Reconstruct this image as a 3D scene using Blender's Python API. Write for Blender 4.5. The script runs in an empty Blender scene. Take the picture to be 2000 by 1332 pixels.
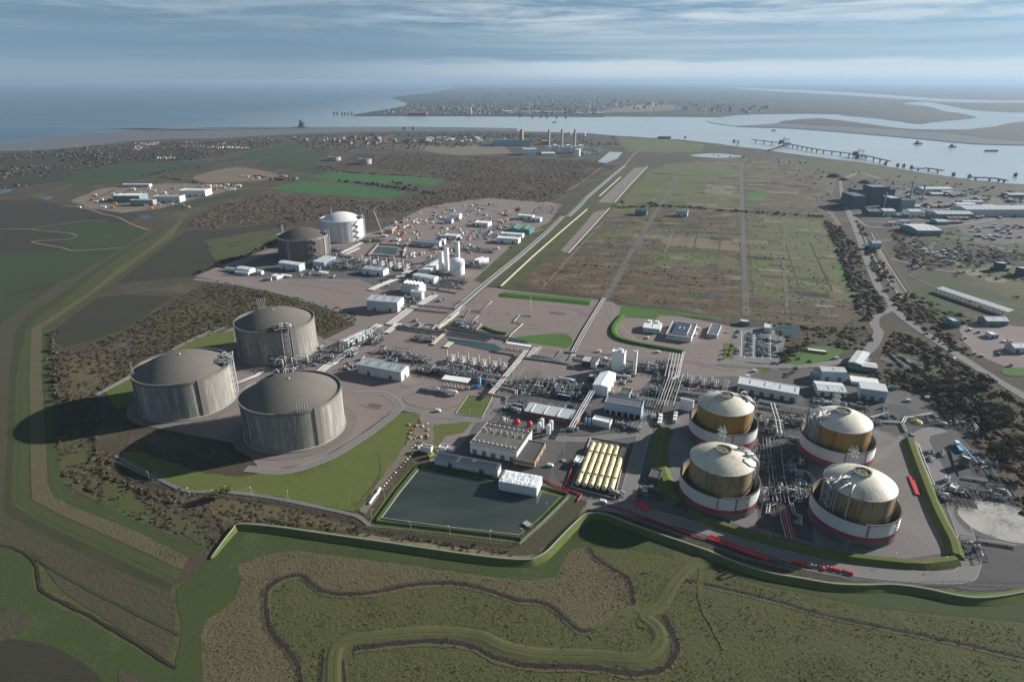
import bpy, math, random
import numpy as np
from mathutils import Vector, Matrix
from mathutils.geometry import tessellate_polygon
random.seed(7); RNG = np.random.default_rng(7)
SC = bpy.context.scene
COL = SC.collection

# ------------------------------------------------------------------ camera
FPX, YHZ, CAMH = 1250.0, 157.0, 280.0          # focal length and horizon line of the photograph (2000 x 1332)
PITCH = math.atan((666 - YHZ) / FPX); PS, PC = math.sin(PITCH), math.cos(PITCH)
cam = bpy.data.cameras.new('camera'); co = bpy.data.objects.new('camera', cam); COL.objects.link(co)
co.location = (0, 0, CAMH); co.rotation_euler = (math.pi / 2 - PITCH, 0, 0)
cam.sensor_width = 36; cam.sensor_fit = 'HORIZONTAL'; cam.lens = FPX * 36 / 2000
cam.clip_start = 1; cam.clip_end = 400000
SC.camera = co

# ------------------------------------------------------------------ sky, sun, exposure
SUN_AZ, SUN_EL = math.radians(23), math.radians(20.4)   # azimuth counted from +X towards +Y
w = bpy.data.worlds.new('World'); SC.world = w; w.use_nodes = True
nt = w.node_tree; nt.nodes.clear(); N = nt.nodes.new; L = nt.links.new
sky = N('ShaderNodeTexSky'); sky.sky_type = 'NISHITA'; sky.sun_disc = False
sky.sun_elevation = SUN_EL; sky.sun_rotation = math.pi / 2 - SUN_AZ
sky.altitude = 280; sky.air_density = 1.0; sky.dust_density = 0.25; sky.ozone_density = 2.0
bg = N('ShaderNodeBackground'); bg.inputs['Strength'].default_value = 0.055
bw = N('ShaderNodeRGBToBW'); L(sky.outputs[0], bw.inputs[0])
wb = N('ShaderNodeMix'); wb.data_type = 'RGBA'; wb.blend_type = 'MULTIPLY'; wb.inputs[0].default_value = 1.0; wb.inputs[7].default_value = (0.37, 0.65, 0.95, 1)   # cool winter sky
L(bw.outputs[0], wb.inputs[6])
wm = N('ShaderNodeMix'); wm.data_type = 'RGBA'; wm.inputs[0].default_value = 0.85; L(sky.outputs[0], wm.inputs[6]); L(wb.outputs[2], wm.inputs[7]); L(wm.outputs[2], bg.inputs['Color'])
bc = N('ShaderNodeBackground'); bc.inputs['Color'].default_value = (0.80, 0.92, 1.0, 1); bc.inputs['Strength'].default_value = 0.45
mixs = N('ShaderNodeMixShader'); out = N('ShaderNodeOutputWorld')
tc = N('ShaderNodeTexCoord')
def wmap(sx, sz, loc=(0, 0, 0)):
 m = N('ShaderNodeMapping'); m.inputs['Scale'].default_value = (sx, sx, sz); m.inputs['Location'].default_value = loc
 L(tc.outputs['Generated'], m.inputs['Vector']); return m
def wnoise(m, sc, det, rough, dist=0.0):
 n = N('ShaderNodeTexNoise'); n.inputs['Scale'].default_value = sc; n.inputs['Detail'].default_value = det
 n.inputs['Roughness'].default_value = rough; n.inputs['Distortion'].default_value = dist
 L(m.outputs[0], n.inputs['Vector']); return n
def wmath(op, a, b=None, clamp=False):
 m = N('ShaderNodeMath'); m.operation = op; m.use_clamp = clamp
 for i, v in enumerate((a, b)):
  if v is None: continue
  if isinstance(v, (int, float)): m.inputs[i].default_value = v
  else: L(v, m.inputs[i])
 return m.outputs[0]
def wramp(v, stops):
 r = N('ShaderNodeValToRGB'); e = r.color_ramp.elements
 while len(e) < len(stops): e.new(0.5)
 for i, (p, c) in enumerate(stops): e[i].position = p; e[i].color = (c, c, c, 1)
 L(v, r.inputs[0]); return r.outputs[0]
sep = N('ShaderNodeSeparateXYZ'); L(tc.outputs['Generated'], sep.inputs[0])
zz = sep.outputs['Z']
# a low bank of haze and cloud with a lumpy top, thin streaks, and broken stratocumulus higher up
nb = wnoise(wmap(7, 60), 1.0, 7, 0.6)
bank_top = wmath('ADD', wmath('MULTIPLY', nb.outputs[0], 0.020), 0.019)
bank = wmath('MULTIPLY', wmath('SUBTRACT', bank_top, zz), 130.0, True)
bank = wmath('MULTIPLY', bank, wramp(wmath('MULTIPLY', zz, 10.0, True), [(0, 0.55), (0.12, 0.85), (0.4, 0.7)]))
ns = wnoise(wmap(1.6, 55, (3, 1, 0)), 1.0, 8, 0.62, 0.3)
streak = wmath('MULTIPLY', wramp(ns.outputs[0], [(0.42, 0), (0.70, 1)]), 0.50)
nu = wnoise(wmap(3.4, 40, (5.8, 2.3, 2.0)), 1.3, 10, 0.66, 0.4)
up = wmath('MULTIPLY', wramp(nu.outputs[0], [(0.42, 0), (0.60, 1)]), wramp(wmath('MULTIPLY', zz, 5.0, True), [(0.20, 0.05), (0.42, 0.9), (0.62, 0.5), (1.0, 0.14)]))
side = wramp(wmath('ADD', sep.outputs['X'], 0.5), [(0.2, 0.12), (0.45, 0.55), (0.62, 1.0)])   # the bank thins out over the open sea
bank = wmath('MULTIPLY', bank, side); streak = wmath('MULTIPLY', streak, side); up = wmath('MULTIPLY', up, wmath('ADD', wmath('MULTIPLY', side, 0.75), 0.25))
bs = N('ShaderNodeBackground'); bs.inputs['Color'].default_value = (0.40, 0.68, 1.0, 1); bs.inputs['Strength'].default_value = 0.16   # grey blue undersides of higher layers
nl = wnoise(wmap(0.9, 26, (0.4, 2.6, 1.0)), 1.0, 6, 0.55, 0.2); mix0 = N('ShaderNodeMixShader')
L(wmath('MULTIPLY', wramp(nl.outputs[0], [(0.30, 0.3), (0.70, 1)]), wramp(wmath('MULTIPLY', zz, 8.0, True), [(0.05, 0.1), (0.35, 0.55), (1.0, 0.4)])), mix0.inputs[0]); L(bg.outputs[0], mix0.inputs[1]); L(bs.outputs[0], mix0.inputs[2])
fac = wmath('MAXIMUM', wmath('MAXIMUM', bank, streak), up, True)
L(mix0.outputs[0], mixs.inputs[1]); L(bc.outputs[0], mixs.inputs[2]); L(fac, mixs.inputs[0]); L(mixs.outputs[0], out.inputs['Surface'])
sun = bpy.data.lights.new('sun', 'SUN'); so = bpy.data.objects.new('sun', sun); COL.objects.link(so)
sun.energy = 5.0; sun.angle = math.radians(0.5); sun.color = (1.0, 0.95, 0.88)
SUNV = Vector((math.cos(SUN_EL) * math.cos(SUN_AZ), math.cos(SUN_EL) * math.sin(SUN_AZ), math.sin(SUN_EL)))
so.rotation_euler = SUNV.to_track_quat('Z', 'Y').to_euler()
vs = SC.view_settings; vs.view_transform = 'Standard'; vs.look = 'None'; vs.gamma = 1; vs.use_curve_mapping = False
vs.exposure = 0.85
SC.cycles.max_bounces = 5; SC.cycles.diffuse_bounces = 2; SC.cycles.glossy_bounces = 3; SC.cycles.transmission_bounces = 2
SC.cycles.volume_bounces = 0; SC.cycles.transparent_max_bounces = 4
SC.cycles.use_denoising = True; SC.cycles.use_adaptive_sampling = True; SC.cycles.adaptive_threshold = 0.02

# ------------------------------------------------------------------ helpers
def G(px, py, z=0.0):
 """place on the level z that the photograph shows at pixel (px, py)"""
 a, b = (px - 1000) / FPX, (666 - py) / FPX
 dx, dy, dz = a, PC + b * PS, -PS + b * PC
 t = (z - CAMH) / dz
 return Vector((dx * t, dy * t, z))
def PX(p):
 d = p[1] * PC - (p[2] - CAMH) * PS; u = p[1] * PS + (p[2] - CAMH) * PC
 return 1000 + FPX * p[0] / d, 666 - FPX * u / d
def HT(px, py, ptop):
 """height of an upright edge that stands at (px, py) and ends at row ptop"""
 g = G(px, py); lo, hi = 0.0, 260.0
 for _ in range(40):
  m = (lo + hi) / 2
  if PX((g.x, g.y, m))[1] > ptop: lo = m
  else: hi = m
 return lo
UA = math.radians(72.2); U = Vector((math.cos(UA), math.sin(UA), 0)); V = Vector((math.sin(UA), -math.cos(UA), 0))  # the works' grid
VA = UA - math.pi / 2

def catmull(pts, n=6, closed=False):
 P = [Vector(p) for p in pts]; m = len(P); o = []
 rng = range(m) if closed else range(m - 1)
 for i in rng:
  p0 = P[(i - 1) % m] if closed or i > 0 else P[i]; p1 = P[i]; p2 = P[(i + 1) % m]
  p3 = P[(i + 2) % m] if closed or i + 2 < m else P[(i + 1) % m]
  for k in range(n):
   t = k / n
   o.append(0.5 * ((2 * p1) + (p2 - p0) * t + (2 * p0 - 5 * p1 + 4 * p2 - p3) * t * t + (3 * p1 - p0 - 3 * p2 + p3) * t ** 3))
 if not closed: o.append(P[-1])
 return o

class MB:
 """collects vertices and faces of one mesh"""
 def __init__(s): s.v = []; s.f = []; s.m = []; s.sm = []
 def add(s, vs, fs, mi=0, smooth=False):
  o = len(s.v); s.v += [tuple(p) for p in vs]
  for f in fs: s.f.append(tuple(i + o for i in f)); s.m.append(mi); s.sm.append(smooth)
  return s
 def box(s, c, d, rz=0.0, mi=0):
  cx, cy, cz = c; x, y, z = d[0] / 2, d[1] / 2, d[2] / 2; cr, sr = math.cos(rz), math.sin(rz)
  vs = [(cx + a * x * cr - b * y * sr, cy + a * x * sr + b * y * cr, cz + e * z) for e in (-1, 1) for a, b in ((-1, -1), (1, -1), (1, 1), (-1, 1))]
  return s.add(vs, [(3, 2, 1, 0), (4, 5, 6, 7), (0, 1, 5, 4), (1, 2, 6, 5), (2, 3, 7, 6), (3, 0, 4, 7)], mi)
 def bx(s, x0, x1, y0, y1, z0, z1, mi=0):
  return s.box(((x0 + x1) / 2, (y0 + y1) / 2, (z0 + z1) / 2), (x1 - x0, y1 - y0, z1 - z0), 0, mi)
 def lathe(s, prof, n=32, c=(0, 0, 0), a0=0.0, a1=2 * math.pi, mi=0, smooth=True, caps=False):
  full = abs(a1 - a0 - 2 * math.pi) < 1e-6; cols = n if full else n + 1; vs = []
  for r, z in prof:
   for i in range(cols):
    t = a0 + (a1 - a0) * i / n; vs.append((c[0] + r * math.cos(t), c[1] + r * math.sin(t), c[2] + z))
  fs = []
  for j in range(len(prof) - 1):
   for i in range(n):
    k = (i + 1) % cols if full else i + 1
    fs.append((j * cols + i, j * cols + k, (j + 1) * cols + k, (j + 1) * cols + i))
  s.add(vs, fs, mi, smooth)
  if caps:
   if prof[-1][0] > 1e-3: s.add([(c[0] + prof[-1][0] * math.cos(2 * math.pi * i / n), c[1] + prof[-1][0] * math.sin(2 * math.pi * i / n), c[2] + prof[-1][1]) for i in range(n)], [tuple(range(n))], mi)
  return s
 def tube(s, pts, r, n=6, mi=0, smooth=True, caps=True):
  P = [Vector(p) for p in pts]; k = len(P); vs = []
  for i, p in enumerate(P):
   d = (P[min(i + 1, k - 1)] - P[max(i - 1, 0)])
   d = d.normalized() if d.length > 1e-9 else Vector((0, 0, 1))
   up = Vector((0, 0, 1)) if abs(d.z) < 0.9 else Vector((1, 0, 0))
   a = d.cross(up).normalized(); b = a.cross(d).normalized()
   rr = r[i] if isinstance(r, (list, tuple)) else r
   sc = 1.0
   if 0 < i < k - 1:
    d0, d1 = (P[i] - P[i - 1]).normalized(), (P[i + 1] - P[i]).normalized()
    ca = max(0.35, math.sqrt(max(0, (1 + d0.dot(d1)) / 2))); sc = 1 / ca
   for q in range(n):
    t = 2 * math.pi * q / n; hx = math.cos(t) * rr * (sc if abs(d.z) < 0.9 else 1)
    vs.append(p + a * hx + b * math.sin(t) * rr)
  fs = [(i * n + q, i * n + (q + 1) % n, (i + 1) * n + (q + 1) % n, (i + 1) * n + q) for i in range(k - 1) for q in range(n)]
  s.add(vs, fs, mi, smooth)
  if caps: s.add(vs[:n], [tuple(range(n - 1, -1, -1))], mi); s.add(vs[-n:], [tuple(range(n))], mi)
  return s
 def bar(s, a, b, t, mi=0):
  return s.tube([a, b], t * 0.7, 4, mi, False)
 def build(s, name, mats, parent=None, loc=None, rz=0.0):
  me = bpy.data.meshes.new(name); me.from_pydata(s.v, [], s.f)
  for m in (mats if isinstance(mats, (list, tuple)) else [mats]): me.materials.append(MAT(m) if isinstance(m, str) else m)
  me.polygons.foreach_set('material_index', s.m); me.polygons.foreach_set('use_smooth', s.sm); me.update()
  o = bpy.data.objects.new(name, me); COL.objects.link(o)
  if parent: o.parent = parent
  if loc is not None: o.location = loc
  o.rotation_euler.z = rz
  return o
def tag(o, label, cat=None, group=None, kind=None):
 if label: o['label'] = label
 if cat: o['category'] = cat
 if group: o['group'] = group
 if kind: o['kind'] = kind
 return o
def thing(name, label, cat, loc=(0, 0, 0), rz=0.0, group=None):
 o = bpy.data.objects.new(name, None); o.empty_display_size = 1; COL.objects.link(o)
 o.location = loc; o.rotation_euler.z = rz
 return tag(o, label, cat, group)
def copy_thing(src, loc, rz, label=None, scale=None):
 def rec(o, par):
  c = o.copy(); COL.objects.link(c); c.parent = par
  for ch in list(KIDS.get(o.name, [])): rec(ch, c)
  return c
 r = rec(src, None); r.location = loc; r.rotation_euler.z = rz
 if label: r['label'] = label
 if scale: r.scale = scale
 return r
KIDS = {}
def remember(o):
 KIDS[o.name] = [c for c in COL.objects if c.parent == o]
 for c in KIDS[o.name]: KIDS[c.name] = [g for g in COL.objects if g.parent == c]

# ------------------------------------------------------------------ procedural materials
_M = {}; SPEC = {}
def defmat(name, cols, scale=0.1, fine=None, rough=0.9, bump=0.0, bscale=None, metal=0.0, stretch=(1, 1, 1), tint=False, spec=0.25, island=False, contrast=1.0):
 SPEC[name] = dict(cols=cols, scale=scale, fine=fine, rough=rough, bump=bump, bscale=bscale, metal=metal, stretch=stretch, tint=tint, spec=spec, island=island, contrast=contrast)
def MAT(name):
 if name in _M: return _M[name]
 q = SPEC[name]; m = bpy.data.materials.new(name); m.use_nodes = True; _M[name] = m
 t = m.node_tree; n = t.nodes; b = n['Principled BSDF']; l = t.links.new
 b.inputs['Roughness'].default_value = q['rough']; b.inputs['Metallic'].default_value = q['metal']
 b.inputs['Specular IOR Level'].default_value = q['spec']
 geo = n.new('ShaderNodeNewGeometry'); mp = n.new('ShaderNodeMapping'); mp.inputs['Scale'].default_value = q['stretch']
 l(geo.outputs['Position'], mp.inputs['Vector'])
 def noise(sc, det, ro=0.6):
  x = n.new('ShaderNodeTexNoise'); x.inputs['Scale'].default_value = sc; x.inputs['Detail'].default_value = det
  x.inputs['Roughness'].default_value = ro; l(mp.outputs[0], x.inputs['Vector']); return x.outputs[0]
 def math_(op, a, bb):
  x = n.new('ShaderNodeMath'); x.operation = op
  for i, v in enumerate((a, bb)):
   if isinstance(v, (int, float)): x.inputs[i].default_value = v
   else: l(v, x.inputs[i])
  return x.outputs[0]
 big = noise(q['scale'], 6); f = big
 if q['fine']:
  f = math_('ADD', math_('MULTIPLY', big, 0.55), math_('MULTIPLY', noise(q['fine'], 5, 0.7), 0.45))
 if q['tint']:
  at = n.new('ShaderNodeAttribute'); at.attribute_name = 'tint'
  f = math_('ADD', math_('MULTIPLY', f, 0.45), math_('MULTIPLY', at.outputs['Fac'], 0.55))
 if q['island']:
  f = math_('ADD', math_('MULTIPLY', f, 0.7), math_('MULTIPLY', geo.outputs['Random Per Island'], 0.3))
 r = n.new('ShaderNodeValToRGB'); e = r.color_ramp.elements; k = len(q['cols'])
 while len(e) < k: e.new(0.5)
 hw = 0.2 / q['contrast']
 if q['tint']: hw = 0.36
 for i, c in enumerate(q['cols']):
  e[i].position = 0.5 - hw + 2 * hw * i / max(1, k - 1); e[i].color = (*c, 1)
 l(f, r.inputs[0]); l(r.outputs[0], b.inputs['Base Color'])
 if q['bump']:
  bp = n.new('ShaderNodeBump'); bp.inputs['Strength'].default_value = 1.0; bp.inputs['Distance'].default_value = q['bump']
  l(noise(q['bscale'] or q['fine'] or q['scale'], 4, 0.65), bp.inputs['Height']); l(bp.outputs[0], b.inputs['Normal'])
 return m
def vary(c, k): return tuple(min(0.95, x * k) for x in c)
def plain(name, c, rough=0.6, sp=0.14, scale=0.3, fine=3.0, metal=0.0, stretch=(1, 1, 1), spec=0.3):
 defmat(name, [vary(c, 1 - sp), c, vary(c, 1 + sp)], scale, fine, rough, metal=metal, stretch=stretch, spec=spec)

# ground
defmat('scrubland', [(.036, .027, .021), (.068, .051, .038), (.053, .048, .027), (.092, .070, .051), (.116, .090, .064)], .014, .25, 1, .6, .3, contrast=1.5)
defmat('marsh', [(.043, .048, .017), (.075, .077, .028), (.062, .070, .024), (.094, .090, .039)], .015, .45, 1, .6, .4, contrast=1.4)
defmat('dry_marsh', [(.055, .046, .024), (.109, .091, .050), (.088, .076, .039), (.139, .116, .070)], .025, .55, 1, .6, .5, contrast=1.5)
defmat('mown', [(.029, .043, .014), (.048, .066, .020), (.039, .056, .018), (.066, .082, .028)], .025, .4, 1, .15, .8, contrast=1.5)
defmat('mown_olive', [(.055, .060, .022), (.077, .082, .029), (.097, .097, .039)], .03, .5, 1, .15, .8, contrast=1.2)
defmat('lawn', [(.066, .082, .022), (.103, .123, .030), (.087, .104, .028), (.148, .148, .051)], .022, .35, 1, .1, 1.0, contrast=1.6)
defmat('fresh_grass', [(.042, .092, .018), (.058, .124, .022), (.079, .143, .030)], .02, .4, 1, .1, 1.0)
defmat('verge', [(.037, .045, .016), (.066, .075, .026), (.086, .072, .041)], .03, .3, 1, .2, .7, contrast=1.5)
defmat('dark_field', [(.023, .021, .016), (.041, .036, .027), (.033, .034, .021), (.051, .045, .034)], .008, .1, 1, .2, .3, stretch=(1, 2.2, 1), contrast=1.5)  # bare ploughed brown, darkened further in colour for the dim frame edges
defmat('green_field', [(.027, .039, .017), (.036, .051, .023), (.043, .058, .027)], .004, .1, 1, .1, .5)
defmat('bright_field', [(.031, .088, .023), (.040, .110, .030), (.053, .119, .035)], .004, .08, 1, .1, .5)
defmat('stubble', [(.136, .104, .072), (.168, .132, .092), (.120, .096, .064)], .006, .1, 1)
defmat('old_refinery', [(.039, .028, .021), (.099, .071, .050), (.065, .057, .029), (.129, .095, .067), (.181, .142, .107)], .02, .16, 1, .7, .25, stretch=(1, 1.5, 1), contrast=1.9)
defmat('heath_red', [(.034, .022, .015), (.101, .065, .041), (.073, .057, .028), (.142, .095, .060), (.172, .129, .086)], .022, .2, 1, .8, .25, stretch=(1, 1.6, 1), contrast=1.9)
defmat('gravel_mid', [(.125, .113, .108), (.165, .15, .143), (.19, .175, .168)], .02, .4, 1, contrast=1.3)
defmat('old_refinery_green', [(.049, .063, .021), (.087, .117, .031), (.114, .091, .050), (.094, .142, .034)], .018, .17, 1, .4, .3, contrast=1.7)
defmat('reed', [(.040, .034, .022), (.068, .056, .036), (.056, .053, .030), (.092, .077, .050)], .03, .4, 1, .5, .4, contrast=1.4)
defmat('old_road', [(.085, .078, .07), (.115, .105, .095), (.14, .13, .12)], .03, .3, 1, contrast=1.4)
defmat('dyke_grass', [(.038, .048, .016), (.058, .068, .024), (.048, .060, .02), (.078, .076, .036)], .03, .35, 1, .2, .6, contrast=1.6)
defmat('dyke_shade', [(.028, .034, .016), (.040, .046, .021), (.05, .052, .027)], .04, .5, 1)  # dark green shading of the dyke put into the colour, also on ditch lines
plain('town_pale', (.34, .33, .33), .9, .25, .004, .05); plain('town_dark', (.15, .14, .14), .9, .3, .004, .05)
defmat('ditch', [(.018, .015, .012), (.030, .024, .019), (.04, .032, .024)], .05, .5, 1, .3, .5)
defmat('gravel_pink', [(.155, .122, .112), (.215, .172, .158), (.19, .155, .145), (.25, .208, .193)], .014, .35, 1, .05, 1.5, contrast=1.5)
defmat('gravel_dark', [(.065, .06, .058), (.115, .107, .103), (.09, .085, .082), (.15, .138, .13)], .02, .4, 1, .05, 1.5, contrast=1.5)
defmat('tarmac', [(.055, .053, .054), (.075, .072, .073), (.095, .09, .09)], .025, .6, .95)
defmat('road_grey', [(.145, .138, .135), (.175, .168, .163), (.20, .19, .185)], .02, .4, .95)
defmat('gravel_ring', [(.135, .118, .108), (.165, .145, .132), (.19, .168, .155)], .03, .5, 1)
defmat('dirt', [(.12, .095, .07), (.17, .14, .105), (.22, .19, .15)], .03, .4, 1, .2, .6)
defmat('mud', [(.105, .10, .10), (.14, .13, .128), (.125, .122, .122)], .0012, .02, .45, stretch=(1, 3, 1), spec=.5)
defmat('far_land', [(.022, .028, .022), (.040, .045, .034), (.032, .042, .026), (.058, .054, .044)], .0016, .012, 1, contrast=1.5)
defmat('far_marsh', [(.032, .036, .026), (.048, .048, .037), (.040, .046, .029)], .0014, .01, 1)
defmat('far_wood', [(.016, .02, .016), (.026, .03, .022)], .004, .03, 1)
defmat('concrete_slab', [(.15, .145, .135), (.29, .28, .26), (.34, .33, .305), (.38, .365, .34)], .06, .5, .9, contrast=1.7)
defmat('concrete_wall', [(.24, .225, .20), (.33, .31, .28), (.37, .35, .31)], .05, .5, .9)
# structures
defmat('tank_concrete', [(.125, .118, .108), (.255, .244, .222), (.185, .176, .16), (.31, .296, .268), (.385, .37, .335)], .26, 1.1, .95, .06, .8, stretch=(1, 1, .05), contrast=1.7)
defmat('tank_buttress', [(.15, .14, .12), (.21, .195, .17)], .30, 1.3, .95, stretch=(1, 1, .05))
defmat('tank_roof', [(.120, .108, .094), (.142, .128, .112), (.160, .146, .128)], .035, .3, .95)
defmat('dark_tank', [(.085, .072, .068), (.125, .108, .10), (.155, .138, .128)], .35, 1.2, .95, stretch=(1, 1, .035), contrast=1.2)
defmat('dark_roof', [(.085, .073, .07), (.105, .09, .086)], .05, .4, .95)
defmat('white_tank_wall', [(.52, .51, .50), (.62, .61, .60), (.66, .65, .64)], .25, 1.0, .85, stretch=(1, 1, .06))
defmat('white_tank_roof', [(.62, .62, .61), (.70, .70, .69)], .05, .4, .8)
defmat('rusty_steel', [(.13, .075, .018), (.23, .125, .028), (.26, .18, .06), (.33, .16, .03), (.17, .11, .045)], .12, .5, .7, stretch=(1, 1, .12), contrast=1.1)
defmat('rusty_steel_pale', [(.13, .09, .04), (.22, .165, .085), (.30, .24, .15), (.24, .12, .03), (.27, .22, .14)], .09, .5, .7, stretch=(1, 1, .12), contrast=1.3)
defmat('cream_dome', [(.36, .30, .21), (.56, .51, .41), (.64, .60, .51), (.70, .67, .60)], .07, .6, .55, contrast=1.4)
defmat('bund_white', [(.46, .46, .46), (.54, .54, .54), (.58, .58, .57)], .12, .8, .8, stretch=(1, 1, .3))
defmat('bund_red', [(.26, .03, .045), (.33, .045, .06)], .2, 1.0, .8)
defmat('bund_grey', [(.10, .10, .098), (.14, .14, .135)], .12, .8, .9)
defmat('bund_inside', [(.19, .155, .09), (.27, .225, .14)], .2, .8, .9, stretch=(1, 1, .1))
plain('steel', (.30, .31, .32), .5); plain('steel_dark', (.085, .088, .092), .6); plain('steel_white', (.46, .46, .455), .5)
plain('pipe_white', (.47, .46, .445), .45); plain('pipe_grey', (.34, .34, .35), .45); plain('pipe_cream', (.52, .48, .36), .5)
plain('clad_white', (.74, .75, .75), .5); plain('clad_grey', (.52, .54, .55), .5); plain('clad_blue', (.33, .42, .52), .5)
plain('roof_white', (.76, .77, .77), .5); plain('roof_grey', (.46, .49, .51), .5); plain('roof_pale', (.58, .59, .59), .5)
plain('roof_dark', (.12, .125, .14), .6); plain('roof_felt', (.075, .07, .075), .9); plain('roof_stained', (.13, .122, .115), .9, .35, .12, 1.0)
plain('brick_red', (.24, .085, .06), .9, .2); plain('brick_buff', (.33, .24, .15), .9, .15); plain('glass_dark', (.03, .04, .05), .15, spec=.6)
plain('teal_clad', (.16, .25, .25), .6); plain('teal_dark', (.06, .085, .10), .6); plain('green_clad', (.06, .19, .15), .6)
plain('vessel_yellow', (.62, .53, .31), .45, .10, .4, 1.5); plain('red_paint', (.50, .035, .035), .5); plain('red_pipe', (.58, .05, .055), .45, .12)
plain('blue_paint', (.06, .22, .48), .5); plain('lightblue_paint', (.20, .42, .62), .5); plain('navy', (.03, .035, .14), .5)
plain('yellow_paint', (.60, .40, .05), .5); plain('lime_paint', (.45, .50, .07), .6); plain('orange_paint', (.60, .20, .05), .5); plain('black_paint', (.02, .02, .022), .6)
plain('tarp_white', (.66, .68, .71), .5, .18, .25, .9); plain('timber', (.33, .28, .2), .9); plain('spoil', (.42, .38, .31), 1, .3, .3, 2)
plain('fence_mesh', (.30, .32, .32), .7); plain('kerb', (.42, .40, .37), .9); plain('paint_line', (.75, .75, .73), .8)
plain('solar', (.045, .055, .085), .35, spec=.5); plain('house_wall', (.30, .24, .20), .9, .3, .02, .2); plain('house_roof', (.15, .09, .07), .9, .3, .02, .2)
plain('house_white', (.62, .59, .55), .8, .25, .02, .2); plain('chimney_concrete', (.36, .35, .34), .9); plain('ship_dark', (.06, .06, .065), .6); plain('pile', (.10, .095, .09), .9)
defmat('tyre_mark', [(.15, .125, .115), (.175, .145, .132)], .05, .5, 1)
defmat('dark_underlay', [(.05, .047, .045), (.075, .07, .067), (.11, .10, .095)], .1, .8, 1)  # dark layer standing in for shade below modules, also laid under pipes
plain('bark', (.085, .068, .05), 1); plain('turbine_white', (.72, .73, .74), .5)
# foliage
defmat('leaf_brown', [(.049, .038, .029), (.083, .063, .044), (.115, .083, .056), (.089, .083, .044), (.140, .100, .061)], .03, None, 1, tint=True, spec=.1)
defmat('leaf_olive', [(0.072, 0.072, 0.034), (0.114, 0.112, 0.047), (0.156, 0.143, 0.062), (0.182, 0.143, 0.078)], .03, None, 1, tint=True, spec=.1)
defmat('leaf_far', [(.078, .061, .048), (.123, .092, .072), (.148, .111, .082), (.131, .115, .070)], .01, None, 1, tint=True, spec=.1)
defmat('leaf_green', [(0.034, 0.049, 0.018), (0.055, 0.075, 0.026), (0.085, 0.101, 0.036)], .05, None, 1, tint=True, spec=.1)
defmat('leaf_yellow', [(.10, .085, .02), (.15, .125, .03), (.17, .15, .05)], .05, None, 1, tint=True, spec=.1)
defmat('leaf_evergreen', [(.016, .028, .014), (.028, .042, .02)], .05, None, 1, tint=True, spec=.1)
defmat('tussock', [(.058, .063, .021), (.083, .084, .031), (.098, .095, .038), (.117, .106, .049)], .03, None, 1, tint=True, spec=.1)
defmat('tussock_dry', [(.072, .060, .032), (.102, .083, .047), (.128, .105, .062)], .03, None, 1, tint=True, spec=.1)
def water_mat(name, col, rough, bump, scale, spec=.5, silt=None):
 m = bpy.data.materials.new(name); m.use_nodes = True; t = m.node_tree; n = t.nodes; b = n['Principled BSDF']; l = t.links.new
 geo = n.new('ShaderNodeNewGeometry'); mp = n.new('ShaderNodeMapping'); mp.inputs['Scale'].default_value = (scale, scale * 3, 1); l(geo.outputs['Position'], mp.inputs[0])
 x = n.new('ShaderNodeTexNoise'); x.inputs['Scale'].default_value = 1; x.inputs['Detail'].default_value = 5; l(mp.outputs[0], x.inputs['Vector'])
 r = n.new('ShaderNodeValToRGB'); r.color_ramp.elements[0].position = .35; r.color_ramp.elements[1].position = .65
 r.color_ramp.elements[0].color = (*col[0], 1); r.color_ramp.elements[1].color = (*col[1], 1); l(x.outputs[0], r.inputs[0]); l(r.outputs[0], b.inputs['Base Color'])
 if silt:   # the river mouth carries pale silt, the open sea does not
  sx = n.new('ShaderNodeSeparateXYZ'); l(geo.outputs['Position'], sx.inputs[0]); mr = n.new('ShaderNodeMapRange'); mr.interpolation_type = 'SMOOTHSTEP'
  mr.inputs['From Min'].default_value = -2900; mr.inputs['From Max'].default_value = -100; l(sx.outputs['X'], mr.inputs[0])
  mx = n.new('ShaderNodeMix'); mx.data_type = 'RGBA'; mx.inputs[7].default_value = (*silt, 1); l(mr.outputs[0], mx.inputs[0]); l(r.outputs[0], mx.inputs[6]); l(mx.outputs[2], b.inputs['Base Color'])
 rr = n.new('ShaderNodeMapRange'); rr.inputs['From Min'].default_value = .3; rr.inputs['From Max'].default_value = .7
 rr.inputs['To Min'].default_value = rough * .8; rr.inputs['To Max'].default_value = rough * 1.25; l(x.outputs[0], rr.inputs[0]); l(rr.outputs[0], b.inputs['Roughness'])
 b.inputs['Specular IOR Level'].default_value = spec; b.inputs['IOR'].default_value = 1.33
 if bump:
  y = n.new('ShaderNodeTexNoise'); y.inputs['Scale'].default_value = .35; y.inputs['Detail'].default_value = 3; l(geo.outputs['Position'], y.inputs['Vector'])
  bp = n.new('ShaderNodeBump'); bp.inputs['Distance'].default_value = bump; l(y.outputs[0], bp.inputs['Height']); l(bp.outputs[0], b.inputs['Normal'])
 _M[name] = m
water_mat('sea_water', ((.022, .062, .088), (.040, .088, .115)), .2, 0, .00035, silt=(.40, .44, .445))
water_mat('channel_water', ((.34, .38, .385), (.40, .43, .435)), .25, 0, .001)
water_mat('pond_water', ((.030, .040, .036), (.058, .068, .060)), .03, .02, .012, spec=.8)
water_mat('pool_water', ((.03, .055, .06), (.05, .08, .085)), .15, .02, .02)

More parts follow.
